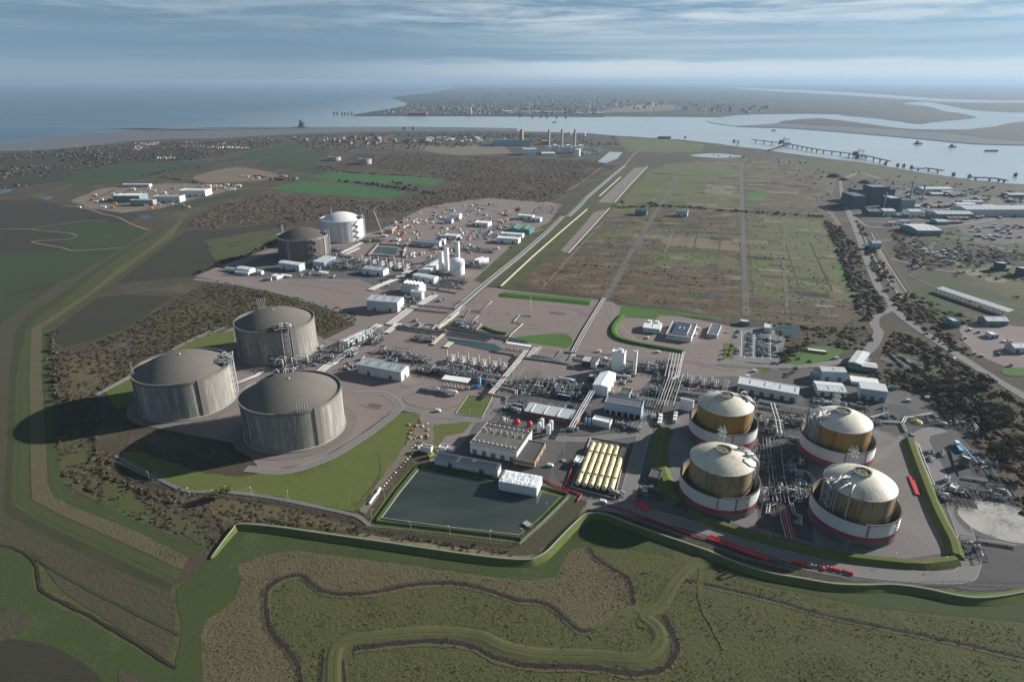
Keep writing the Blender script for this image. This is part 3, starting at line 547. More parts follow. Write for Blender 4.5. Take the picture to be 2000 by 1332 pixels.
# lower left corner
sheet('field', [(-300, 1060), (0, 1068), (40, 1078), (62, 1102), (66, 1150), (100, 1180), (150, 1200), (210, 1235), (270, 1270), (318, 1296), (345, 1300), (330, 1420), (-300, 1420)], 'mown', 2, smooth=False, label='dark green field in the lower corner')
sheet('field', [(-100, 1255), (40, 1250), (120, 1270), (200, 1330), (200, 1420), (-100, 1420)], 'dark_field', 3, smooth=True, label='dark toned bare field in the lower corner')
sheet('reed_bed', [(-50, 1200), (30, 1190), (75, 1215), (20, 1250), (-50, 1265)], 'reed', 4, wob=2, label='brown reed corner at the picture edge'); sheet('reed_bed', [(235, 1305), (290, 1325), (300, 1420), (232, 1420)], 'reed', 4, wob=1)
band('reed_bed', [(-60, 1030), (10, 1008), (75, 1041), (200, 1101), (325, 1156), (342, 1180), (340, 1250), (322, 1288)], [(-60, 1075), (10, 1072), (70, 1085), (98, 1125), (130, 1160), (200, 1205), (270, 1250), (318, 1286)], 'reed', 3, label='brown reed strip below the dyke corner')
ribbon('ditch', [(-20, 1060), (30, 1072), (66, 1096), (76, 1135), (84, 1155), (140, 1184), (200, 1216), (260, 1252), (318, 1290), (345, 1305)], 1.7, 'ditch', 6, label='dark ditch by the corner field', jag=.9)
ribbon('ditch', [(60, 1085), (100, 1110), (170, 1150), (250, 1190), (335, 1232), (350, 1240)], 1.5, 'dyke_shade', 6, jag=.9, label='narrow ditch in the reed strip')
# ---- the long dyke at the left: strips side by side (pixel stations along its length)
ST = [  # outer brown, ditch, green, track, green, edge
 [(335, 432), (338, 434), (345, 432), (352, 430), (357, 431), (362, 431)], [(270, 466), (292, 462), (300, 462), (316, 462), (338, 462), (346, 462)],
 [(238, 486), (250, 484), (264, 482), (290, 484), (304, 484), (314, 484)], [(160, 530), (178, 530), (194, 530), (222, 530), (240, 530), (254, 530)],
 [(85, 575), (118, 575), (138, 575), (168, 575), (180, 575), (194, 575)], [(30, 615), (52, 618), (80, 615), (100, 618), (112, 622), (128, 622)],
 [(-12, 650), (30, 646), (50, 646), (60, 642), (82, 642), (104, 645)], [(-18, 733), (19, 733), (32, 733), (56, 733), (81, 733), (102, 733)],
 [(-22, 870), (14, 870), (27, 870), (57, 870), (90, 870), (113, 870)], [(-25, 945), (9, 945), (22, 945), (59, 945), (93, 945), (123, 942)],
 [(-20, 1010), (6, 1000), (24, 985), (60, 976), (105, 970), (140, 965)], [(30, 1040), (60, 1033), (82, 1022), (110, 1003), (160, 997), (210, 992)],
 [(190, 1110), (200, 1101), (212, 1082), (240, 1062), (262, 1035), (298, 1033)], [(322, 1165), (332, 1156), (338, 1142), (356, 1116), (368, 1088), (398, 1068)]]
for k, (mt, lb) in enumerate([('reed', 'brown outer slope of the long dyke'), ('dyke_shade', 'drain along the long dyke, dark shading in its colour'), ('dyke_grass', 'mown green slope of the long dyke'), ('dry_marsh', 'pale berm on the long dyke'), ('mown', 'inner green strip of the long dyke')]):
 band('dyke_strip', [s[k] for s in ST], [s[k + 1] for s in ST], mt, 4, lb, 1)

for k, fr, mt in [(2, .33, 'mown'), (4, .4, 'mown_olive'), (3, .03, 'dyke_shade')]:   # mowing lines and wheel tracks on the dyke
 mid = lambda f: [tuple(Vector(s_[k]).lerp(Vector(s_[k + 1]), f)) for s_ in ST]
 band('mowing_line', mid(fr - .02), mid(fr + .04), mt, 5, 'thin mowing line along the long dyke', 1)
TR = [(1400, 1084), (1352, 1102), (1315, 1142), (1288, 1182), (1258, 1202), (1280, 1222), (1290, 1246), (1274, 1272), (1235, 1287), (1150, 1280), (1050, 1277), (985, 1264), (940, 1244), (880, 1235), (800, 1236), (720, 1244), (668, 1256), (652, 1282), (650, 1340), (650, 1430)]
ridge('marsh_bank', TR, [(4.6, 0), (2.4, .45), (-2.2, .45), (-4.6, 0)], 'mown_olive', True, 'low mown bank winding across the marsh', 'bank', base=.15)
ribbon('mowing_line', [(x + 2, y + 1) for x, y in TR], .5, 'mown', 6, label='faint wheel line on the winding marsh bank', z=.62, jag=.9); ribbon('marsh_margin', TR, 11.5, 'verge', 3, label='blurred grass margin of the winding bank', jag=.7)
ribbon('path', [(1262, 1196), (1225, 1190), (1190, 1222), (1150, 1243)], 5, 'mown_olive', 6, label='mown spur off the winding bank', jag=.5); ribbon('path', [(1370, 1100), (1368, 1160), (1385, 1210), (1420, 1270)], 3.5, 'mown_olive', 5, label='faint mown track over the right marsh', jag=.6)
# worn grid of the refinery: many thin tracks and drains
def clipline(p, d, ln, wd, mt, lb):
 k = int(ln / 6); run = []
 for i in range(k + 1):
  q = p + d * (i * 6 - ln / 2) + Vector((math.sin(i * .7 + p.x) * .5, math.cos(i * .5 + p.y) * .5, 0))
  if inside(q.xy, HW) and rp.random() > .04: run.append(q)
  else:
   if len(run) > 3: drawrun(run, wd, mt, lb)
   run = []
 if len(run) > 3: drawrun(run, wd, mt, lb)
def drawrun(run, wd, mt, lb):
 m = MB(); z = zl(5); vs = []
 for i, q in enumerate(run):
  t = (run[min(i + 1, len(run) - 1)] - run[max(i - 1, 0)]).normalized(); n = Vector((t.y, -t.x, 0)); a, b = wd * rp.uniform(.3, .7), wd * rp.uniform(.3, .7); vs += [(q.x - n.x * a, q.y - n.y * a, z), (q.x + n.x * b, q.y + n.y * b, z)]
 m.add(vs, [(2 * i, 2 * i + 1, 2 * i + 3, 2 * i + 2) for i in range(len(run) - 1)]); tag(m.build('heath_track', mt), lb, None, None, 'structure')
o = G(1300, 540)
for k in range(34): clipline(o + U * (-120 + k * 42 + rp.uniform(-12, 12)) + V * rp.uniform(-120, 160), V, rp.uniform(150, 520), rp.uniform(1.2, 3.2), rp.choice(('reed', 'ditch', 'dirt', 'road_grey', 'scrubland', 'verge')), 'thin old cross track on the cleared refinery')
for k in range(16): clipline(o + V * (-330 + k * 52 + rp.uniform(-12, 12)) + U * rp.uniform(0, 400), U, rp.uniform(150, 700), rp.uniform(1.2, 3.0), rp.choice(('reed', 'dirt', 'ditch', 'verge', 'road_grey')), 'thin old long track on the cleared refinery')

for x, y, r in ((1630, 346, 24), (1648, 352, 16), (1690, 358, 20)):
 g = G(x, y); m = MB(); m.lathe([(r, 0), (r * .7, r * .25), (r * .3, r * .42), (.01, r * .46)], 14, smooth=True); tag(m.build('coal_heap', 'ditch', None, (g.x, g.y, .2)), 'black heap of coal or spoil near the dark works, %s' % ('largest' if r > 22 else ('smallest' if r < 18 else 'nearest the chimneys')), 'heap')

# ------------------------------------------------------------------ paving, lawns, banks of the works
sheet('paving', [(380, 540), (430, 520), (545, 480), (640, 470), (740, 452), (830, 405), (880, 395), (960, 385), (1060, 392), (1098, 400), (1060, 450), (945, 560), (860, 620), (770, 640), (700, 632), (640, 596), (520, 566)], 'gravel_pink', 2, label='pinkish gravel of the north works')
sheet('dark_paving', [(440, 530), (548, 487), (560, 510), (640, 512), (700, 505), (800, 510), (830, 545), (760, 570), (700, 545), (560, 545), (430, 540)], 'gravel_dark', 3, wob=3, label='dark paving below the far tanks')
sheet('paving', [(250, 760), (255, 740), (330, 690), (455, 640), (560, 640), (625, 668), (700, 632), (770, 600), (870, 602), (955, 560), (985, 566), (1190, 588), (1215, 600), (1330, 618), (1440, 640), (1420, 700), (1660, 750), (1790, 770), (1860, 830), (1900, 880), (1960, 1000), (2120, 1130), (2120, 1150), (2000, 1152), (1900, 1150), (1780, 1140), (1660, 1132), (1560, 1110), (1450, 1080), (1330, 1038), (1250, 1008), (1170, 985), (1110, 965), (1050, 945), (840, 905), (830, 850), (815, 805), (770, 800), (690, 858), (610, 905), (510, 920), (470, 868), (300, 835)], 'gravel_pink', 2, label='pinkish gravel of the main works')
sheet('dark_paving', [(840, 905), (905, 870), (935, 815), (985, 775), (1010, 730), (1060, 740), (1120, 745), (1160, 770), (1250, 760), (1300, 720), (1330, 735), (1440, 735), (1570, 715), (1660, 750), (1790, 770), (1860, 830), (1900, 880), (1960, 1000), (2120, 1130), (2120, 1152), (2000, 1152), (1900, 1150), (1780, 1140), (1660, 1132), (1560, 1110), (1450, 1080), (1330, 1038), (1250, 1008), (1170, 985), (1110, 965), (1050, 945)], 'gravel_dark', 3, wob=2, label='dark grey ground of the south works')
sheet('asphalt', [(1080, 915), (1110, 850), (1150, 850), (1150, 866), (1232, 875), (1210, 975), (1165, 968), (1090, 940)], 'tarmac', 4, label='dark asphalt round the yellow vessels')
sheet('asphalt', [(850, 910), (920, 880), (1010, 905), (1075, 915), (1070, 945), (960, 925)], 'tarmac', 4, wob=1)
sheet('asphalt', [(1760, 850), (1850, 838), (1910, 890), (1965, 1000), (2100, 1110), (2100, 1140), (1905, 1140), (1890, 1060), (1850, 960), (1800, 880)], 'tarmac', 4, label='dark yard beside the round slab')
sheet('asphalt', [(1490, 760), (1640, 775), (1760, 790), (1850, 838), (1760, 850), (1690, 830), (1560, 810), (1490, 800)], 'tarmac', 4, wob=2)
sheet('asphalt', [(1470, 860), (1490, 820), (1570, 830), (1580, 900), (1590, 1000), (1590, 1070), (1470, 1040), (1480, 950)], 'tarmac', 4)
# roads inside the works
for pts, wd, mat, lb in [([(480, 915), (560, 920), (640, 895), (700, 860), (740, 832), (778, 800), (770, 782), (745, 768), (690, 768)], 7, 'road_grey', 'curved access road by the front tank'),
                         ([(778, 795), (800, 800), (870, 812), (935, 820), (962, 806), (985, 775), (1005, 735), (1018, 715)], 8, 'road_grey', 'grey road past the square lawn'),
                         ([(770, 782), (800, 765), (850, 752)], 6, 'road_grey', 'short road to the pump shelter'), ([(1222, 985), (1235, 930), (1262, 830), (1275, 775)], 10, 'road_grey', 'grey road between vessels and domed tanks'),
                         ([(1060, 855), (1150, 858), (1255, 845)], 7, 'road_grey', 'cross road above the yellow vessels'), ([(1145, 985), (1250, 1000), (1400, 1040), (1560, 1092), (1700, 1118), (1860, 1128), (1893, 1105), (1890, 1060), (1850, 960), (1812, 885), (1800, 850), (1840, 838)], 10, 'road_grey', 'perimeter road round the domed tanks'),
                         ([(1300, 700), (1365, 700), (1440, 708)], 12, 'gravel_pink', 'entrance road to the works'), ([(1260, 690), (1210, 640), (1196, 615), (1190, 590)], 9, 'gravel_pink', 'road round the curved bank'),
                         ([(380, 545), (520, 566), (640, 600), (700, 632), (760, 640)], 9, 'road_grey', 'north perimeter road below the far tanks'), ([(185, 772), (262, 732), (340, 680), (440, 640)], 4, 'road_grey', 'perimeter fence track behind the left tank')]:
 ribbon('road', pts, wd, mat, 6, label=lb)
 for sd in (-1, 1):
  Q = offset(catmull([G(*p) for p in pts], 6), sd * (wd / 2 + .15)); zk = zl(7); m = MB(); R_ = offset(Q, .32)
  m.add([(p.x, p.y, zk) for pr in zip(Q, R_) for p in pr], [(2 * i, 2 * i + 1, 2 * i + 3, 2 * i + 2) for i in range(len(Q) - 1)]); tag(m.build('kerb', 'kerb'), 'pale kerb line of the %s' % lb.replace('grey ', ''), None, None, 'structure')
TANK3 = {'left': (-305.1, 539.3), 'front': (-188.2, 488.0), 'back': (-261.7, 662.2)}
for k, (x, y) in TANK3.items():
 m = MB(); n = 72; vs = []
 for i in range(n):
  t = 2 * math.pi * i / n
  vs += [(x + 43.5 * math.cos(t), y + 43.5 * math.sin(t), .34), (x + 52 * math.cos(t), y + 52 * math.sin(t), .34)]
 m.add(vs, [(2 * i, 2 * i + 1, (2 * i + 3) % (2 * n), (2 * i + 2) % (2 * n)) for i in range(n)])
 tag(m.build('ring_road', 'gravel_ring'), 'grey ring road round the %s concrete tank' % k, None, None, 'structure')
# lawns
sheet('lawn', [(820, 808), (775, 806), (755, 821), (700, 858), (640, 892), (590, 912), (515, 924), (470, 932), (400, 926), (330, 902), (270, 882), (242, 884), (232, 905), (300, 935), (390, 966), (460, 962), (535, 970), (610, 985), (688, 1000), (705, 995), (736, 942), (780, 890), (812, 830)], 'lawn', 5, wob=1, label='wide green lawn before the front tank')
sheet('lawn', [(205, 765), (256, 738), (262, 760), (258, 790), (230, 800)], 'lawn', 5); sheet('lawn', [(340, 684), (380, 655), (456, 646), (458, 670), (420, 680), (370, 690)], 'lawn', 5, label='green corner behind the left tank')

sheet('lawn', [(848, 830), (925, 822), (905, 845), (870, 852), (858, 872), (842, 864)], 'lawn', 5, wob=.6, label='lawn beside the builders track')
sheet('dirt_track', [(812, 830), (848, 826), (846, 866), (820, 878), (790, 900), (760, 940), (736, 975), (712, 1005), (700, 1000), (736, 942), (780, 890)], 'dirt', 6, wob=1.5, label='muddy builders track beside the pond')
def bank(name, pts, wd, h, mat, label, cat='bank', smooth=True): ridge(name, pts, [(wd / 2, 0), (wd * .18, h), (-wd * .18, h), (-wd / 2, 0)], mat, smooth, label, cat, base=.25)
bank('grass_bank', [(982, 575), (1040, 580.5), (1100, 586), (1154, 591.5)], 26, 2.2, 'fresh_grass', 'straight bright grass bank behind the red mast', smooth=False)
sheet('lawn', [(1214, 597), (1290, 604), (1410, 622), (1408, 626), (1330, 618), (1290, 616), (1280, 624), (1210, 619)], 'fresh_grass', 6, label='bright lawn behind the offices')
bank('grass_bank', [(1214, 618), (1198, 642), (1205, 660), (1240, 671), (1290, 680), (1335, 688)], 11, 2.4, 'fresh_grass', 'curved bright grass bank round the offices')
bank('grass_bank', [(945, 640), (965, 648), (990, 653)], 8, 2.0, 'fresh_grass', 'short curved grass bank left of the red mast pipes')
sheet('lawn', [(1004, 662), (1030, 656), (1095, 652), (1112, 656), (1118, 668), (1108, 680), (1095, 678), (1040, 670)], 'fresh_grass', 6, smooth=True, label='tear shaped bright lawn by the twin pipes')
sheet('lawn', [(890, 806), (914, 774), (962, 776), (942, 815)], 'lawn', 6, label='square lawn beside the cross road')
ridge('kerb', [(890, 808), (914, 773), (962, 775), (942, 816), (892, 809)], [(.3, 0), (.3, .5), (-.3, .5), (-.3, 0)], 'kerb', False, 'pale kerb round the square lawn', base=.2, kind='structure')
# the four tank compound: grassy banks all round
bank('grass_bank', [(1775, 862), (1800, 930), (1830, 1005), (1858, 1060), (1866, 1090)], 11, 3.4, 'lawn', 'long grass bank right of the domed tanks')
bank('grass_bank', [(1866, 1096), (1800, 1104), (1720, 1098), (1640, 1088), (1560, 1072), (1480, 1050), (1400, 1025), (1345, 1000)], 10, 3.0, 'lawn', 'long grass bank below the domed tanks')
bank('grass_bank', [(1330, 985), (1306, 955), (1290, 915), (1288, 870), (1300, 840)], 14, 3.0, 'lawn', 'dark grass bank left of the domed tanks')
sheet('slab', [(1870, 1000), (1880, 985), (1915, 978), (1960, 985), (2010, 1005), (2050, 1030), (2060, 1050), (2030, 1062), (1970, 1058), (1915, 1040), (1885, 1020)], 'concrete_slab', 7, smooth=True, label='pale round concrete slab of a removed tank')
sheet('slab', [(1862, 1000), (1872, 982), (1912, 974), (1965, 981), (2015, 1002), (2058, 1028), (2068, 1052), (2030, 1068), (1965, 1064), (1905, 1046), (1875, 1024)], 'gravel_dark', 6, smooth=True, label='grey rim round the concrete slab')
ribbon('causeway', [(1705, 905), (1735, 880), (1762, 852)], 4.5, 'road_grey', 8, smooth=False, label='straight causeway between two grass banks')
sheet('compound', [(1300, 850), (1335, 805), (1480, 800), (1570, 812), (1700, 835), (1765, 862), (1795, 935), (1850, 1080), (1760, 1094), (1640, 1078), (1480, 1040), (1345, 990), (1300, 920)], 'gravel_mid', 5, label='grey gravel floor round the domed tanks')
sheet('asphalt', [(1478, 860), (1490, 822), (1568, 832), (1578, 900), (1588, 1000), (1590, 1060), (1478, 1030), (1485, 950)], 'tarmac', 6, wob=1, label='dark floor of the alley between the domed tanks')
sheet('lawn', [(1430, 1092), (1500, 1112), (1600, 1134), (1700, 1140), (1800, 1146), (1900, 1160), (2010, 1152), (2010, 1162), (1900, 1172), (1800, 1155), (1690, 1148), (1560, 1134), (1440, 1104)], 'fresh_grass', 7, label='bright grass strip inside the flood wall')
# sea wall: bank, wall on its crest
SW = [(412, 1092), (420, 1082), (454, 1040), (472, 1030), (550, 1037), (640, 1050), (760, 1067), (880, 1085), (975, 1097), (1029, 1100), (1047, 1096), (1068, 1083), (1095, 1055), (1122, 1028), (1140, 1013), (1161, 1008), (1185, 1011), (1215, 1023), (1260, 1040), (1320, 1061), (1380, 1082), (1440, 1106), (1500, 1125), (1565, 1137), (1625, 1147), (1685, 1150), (1745, 1149), (1805, 1157), (1865, 1170), (1910, 1175), (1955, 1171), (2000, 1163), (2120, 1140)]
ridge('flood_bank', SW, [(3.8, .25), (.5, 2.5), (-1.2, 2.5), (-5.0, .25)], 'lawn', True, 'long grassy flood bank between works and marsh', 'bank', taper=22)
ridge('flood_wall', SW, [(.25, 2.3), (.25, 3.4), (-.25, 3.4), (-.25, 2.3)], 'concrete_wall', True, 'pale concrete wall along the flood bank crest', 'wall', taper=22)
# land between the sea wall and the works
sheet('verge', [(700, 1030), (1020, 1072), (1060, 1050), (1110, 985), (1160, 985), (1140, 1003), (1090, 1045), (1045, 1088), (1000, 1092), (880, 1080), (700, 1052)], 'dirt', 4, label='bare brown strip behind the flood wall')
sheet('verge', [(700, 1025), (730, 1028), (1015, 1064), (1090, 980), (1150, 980), (1135, 1000), (1050, 1083), (1000, 1085), (700, 1042)], 'reed', 5, wob=1, label='reedy strip below the pond fence')
ribbon('path', [(410, 958), (470, 964), (535, 973), (610, 988), (690, 1006), (712, 1018), (722, 1028)], 3.2, 'road_grey', 7, label='grey path along the foot of the lawn')
ribbon('path', [(225, 890), (300, 930), (360, 958), (410, 960)], 3, 'road_grey', 7, label='grey path left of the lawn')
# the pond
sheet('lawn', [(810, 905), (845, 905), (970, 930), (1060, 945), (1118, 968), (1070, 1020), (1015, 1062), (860, 1042), (715, 1028), (760, 960)], 'lawn', 5, label='grass margin of the pond')
sheet('pond', [(818, 918), (850, 917), (970, 942), (1092, 970), (1060, 1005), (1012, 1045), (880, 1030), (745, 1012), (780, 965)], 'pond_water', 7, label='dark still pond in the works')
for pts, lb in [([(838, 912), (905, 922), (970, 936), (1050, 950), (1108, 966)], 'grass rim on the far side of the pond'), ([(1110, 968), (1060, 1018), (1015, 1055)], 'grass rim on the right side of the pond'),
    ([(1012, 1052), (880, 1036), (735, 1020)], 'grass rim on the near side of the pond'), ([(735, 1018), (775, 962), (815, 912)], 'grass rim on the left side of the pond')]:
 ridge('pond_bank', pts, [(2.6, 0), (.5, 1.3), (-.5, 1.3), (-2.6, 0)], 'mown', False, lb, 'bank', base=.3)
ridge('pond_edging', [(818, 917), (780, 964), (745, 1013), (880, 1031), (1012, 1046)], [(.25, 0), (.25, .7), (-.25, .7), (-.25, 0)], 'concrete_wall', False, 'thin concrete edging along the pond', base=.3, kind='structure')
sheet('basin', [(873, 660), (965, 672), (982, 682), (965, 688), (880, 670)], 'pool_water', 6, label='narrow teal water basin'); sheet('basin', [(735, 482), (778, 485), (772, 498), (728, 494)], 'pool_water', 6, label='square dark basin in the north works')
ridge('basin_bank', [(718, 500), (738, 478), (792, 481), (786, 502), (720, 500)], [(4, 0), (1, 2), (-1, 2), (-4, 0)], 'gravel_pink', False, 'pink gravel rim of the square basin', 'bank', base=.3)
sheet('gravel_pit', [(1003, 745), (1022, 728), (1045, 723), (1060, 728), (1030, 755), (1010, 758)], 'dirt', 6, smooth=True, label='oval of bare earth in the pipe yard')
# pipe corridor ground
sheet('verge', [(945, 562), (1062, 452), (1130, 392), (1222, 320), (1272, 325), (1192, 412), (1110, 500), (1070, 505), (1005, 562)], 'verge', 3, label='green corridor of the long pipelines')
sheet('paving', [(1095, 490), (1140, 440), (1160, 415), (1190, 408), (1110, 496)], 'gravel_pink', 4, label='paved strip along the pipelines'); sheet('paving', [(1168, 395), (1240, 328), (1265, 327), (1200, 398)], 'gravel_pink', 4, label='far paved strip along the pipelines')
sheet('verge', [(925, 548), (1010, 470), (1060, 440), (1085, 430), (1020, 500), (950, 556)], 'verge', 4, label='rough grass between yards and pipelines')
ribbon('road', [(952, 560), (1010, 506), (1060, 460), (1105, 420)], 5, 'tarmac', 5, smooth=False, label='lane beside the long pipelines')
# car parks and gate lawns
sheet('car_park', [(1428, 640), (1500, 640), (1535, 660), (1520, 712), (1430, 705)], 'road_grey', 5, label='car park of the works'); sheet('car_park', [(1730, 690), (1765, 697), (1812, 712), (1790, 722), (1745, 712), (1715, 702)], 'gravel_dark', 5, label='small car park by the gate')
sheet('lawn', [(1532, 702), (1580, 678), (1632, 680), (1645, 690), (1600, 708), (1550, 712)], 'fresh_grass', 6, smooth=True, label='lawn inside the gate'); sheet('lawn', [(1414, 670), (1434, 672), (1432, 705), (1412, 702)], 'lawn', 6)
sheet('lawn', [(1476, 718), (1500, 718), (1506, 726), (1480, 726)], 'lawn', 7, smooth=True); sheet('lawn', [(1765, 718), (1790, 722), (1798, 735), (1780, 735)], 'fresh_grass', 7); sheet('lawn', [(1960, 720), (2010, 720), (2020, 733), (1965, 733)], 'fresh_grass', 7, smooth=True)
sheet('pool', [(1517, 641), (1535, 637), (1556, 640), (1560, 652), (1545, 660), (1522, 654)], 'pool_water', 7, smooth=True, label='small pond behind the car park')
sheet('plot', [(1648, 702), (1665, 700), (1702, 702), (1690, 712), (1655, 715)], 'gravel_pink', 7, label='paved forecourt at the gate')

ribbon('worn_track', [(740, 945), (742, 905), (735, 885), (725, 888)], 1.2, 'verge', 6, label='worn line across the lawn', jag=.5); ribbon('worn_track', [(740, 930), (715, 965), (695, 988)], 1.6, 'verge', 6, label='worn track down the lawn', jag=.5)
for k, pts in enumerate([[(1165, 612), (1150, 640), (1105, 650), (1050, 648)], [(960, 640), (1000, 642), (1070, 640), (1130, 620), (1120, 605), (1060, 598)], [(1130, 606), (1150, 600), (1165, 606), (1145, 612), (1130, 606)], [(905, 790), (850, 800), (800, 790), (790, 775), (830, 765)], [(700, 790), (740, 800), (765, 790)], [(560, 555), (620, 560), (690, 575)], [(580, 548), (650, 552), (720, 560)], [(1250, 700), (1330, 705), (1400, 720), (1440, 725)], [(1285, 760), (1255, 790), (1245, 830)]]):
 ribbon('tyre_marks', pts, 1.5, 'tyre_mark', 5, label='dark tyre marks on the pink gravel', jag=.3)
for k in range(46):   # faded bays, patches and drain lines on the paving
 x, y = random.uniform(640, 1300), random.uniform(560, 800)
 g = G(x, y); a, b = random.uniform(4, 22), random.uniform(1, 9)
 q = [g + V * (sx * a / 2) + U * (sy * b / 2) for sx, sy in ((-1, -1), (1, -1), (1, 1), (-1, 1))]
 poly_obj('paving_patch', wobble(densify(q, 3), .5, 8), random.choice(('gravel_ring', 'gravel_ring', 'tyre_mark', 'gravel_dark', 'dirt')), zl(4), 'worn patch on the works paving')

for x0, x1, y0, y1 in ((1447, 1449, 698, 648), (1454, 1456, 700, 650), (1472, 1473, 700, 650), (1475, 1476, 700, 650), (1489, 1489, 700, 650), (1505, 1505, 702, 655)):
 ribbon('bay_line', [(x0, y0), (x1, y1)], .5, 'paint_line', 7, smooth=False, label='white painted bay line of the car park')

for mt, pts in [('verge', [(118, 865), (160, 850), (188, 905), (262, 962), (335, 1000), (402, 1042), (396, 1064), (300, 1030), (215, 990), (122, 940)]), ('dry_marsh', [(400, 978), (470, 975), (560, 992), (660, 1015), (700, 1036), (600, 1030), (500, 1018), (430, 1010)]), ('verge', [(300, 640), (360, 600), (430, 592), (420, 620), (360, 650), (310, 670)]), ('verge', [(520, 590), (600, 586), (690, 614), (640, 632), (570, 615)]), ('dry_marsh', [(130, 700), (190, 690), (230, 720), (190, 760), (140, 780)]), ('verge', [(1745, 690), (1800, 690), (1850, 740), (1900, 800), (1850, 800), (1790, 750)]), ('reed', [(1560, 650), (1640, 648), (1690, 660), (1640, 672), (1570, 668)])]:
 sheet('rough_grass', pts, mt, 2, smooth=True, wob=4, label='rough grass among the scrub')

# ------------------------------------------------------------------ great concrete tanks
def dome_prof(R, z0, rise, n=10): return [(R * math.cos(i / n * math.pi / 2), 0) for i in range(0)] + [(R * (1 - i / n), z0 + rise * (1 - (1 - i / n) ** 2)) for i in range(n)] + [(0.01, z0 + rise)]
def face_angle(c, px, py, z):
 g = G(px, py, z); return math.atan2(g.y - c[1], g.x - c[0])
def platform(t, a, r, z, n, rnd, name='roof_platform', mats=('steel_dark', 'steel', 'steel_dark', 'steel', 'steel_white'), w=14, d=9, over=2.0):
 """a steel platform with pipework on the roof edge at bearing a"""
 ca, sa = math.cos(a), math.sin(a)
 def W(x, y, zz): rr = r + over - y; return (ca * rr - sa * x, sa * rr + ca * x, zz)
 f = MB()
 for x in (-w / 2, -w / 6, w / 6, w / 2):
  for y in (0, d / 2, d): f.bar(W(x, y, z - 3), W(x, y, z + 2.2), .28)
 for y in (0, d): f.bar(W(-w / 2, y, z + 1.2), W(w / 2, y, z + 1.2), .22)
 for y in (0, d): f.bar(W(-w / 2, y, z + 2.2), W(w / 2, y, z + 2.2), .16)
 for x in (-w / 2, w / 2): f.bar(W(x, 0, z + 1.2), W(x, d, z + 1.2), .22)
 p = f.build(name, mats[0], t)
 dk = MB(); dk.add([W(-w / 2, 0, z + 1.25), W(w / 2, 0, z + 1.25), W(w / 2, d, z + 1.25), W(-w / 2, d, z + 1.25), W(-w / 2, 0, z + 1.1), W(w / 2, 0, z + 1.1), W(w / 2, d, z + 1.1), W(-w / 2, d, z + 1.1)], [(3, 2, 1, 0), (4, 5, 6, 7), (0, 1, 5, 4), (1, 2, 6, 5), (2, 3, 7, 6), (3, 0, 4, 7)]); dk.build('deck', 'steel', p)
 for i in range(n):
  m = MB(); x = rnd.uniform(-w / 2, w / 2); y = rnd.uniform(0, d); hh = rnd.uniform(1.5, 4.5); q = rnd.uniform(-5, 5)
  m.tube([W(x, y, z), W(x, y, z + hh), W(x + q, rnd.uniform(0, d), z + hh), W(x + q, y, z + 1)], rnd.uniform(.22, .5), 6)
  m.build('pipe', rnd.choice(mats), p)
def riser(t, a, r, z0, z1, off, mat='pipe_white', rad=.45, clamps=6):
 m = MB(); ca, sa = math.cos(a), math.sin(a)
 def W(x, o, zz): return (ca * (r + o) - sa * x, sa * (r + o) + ca * x, zz)
 m.tube([W(off, -3, z1), W(off, 1.6, z1), W(off, 1.6, z0)], rad, 6); o = m.build('riser_pipe', mat, t)
 c = MB()
 for k in range(clamps): c.bar(W(off - 1.6, .1, z0 + (z1 - z0) * (k + .5) / clamps), W(off + 1.6, 1.9, z0 + (z1 - z0) * (k + .5) / clamps), .35)
 c.build('clamp', 'steel_dark', o)['kind'] = 'stuff'
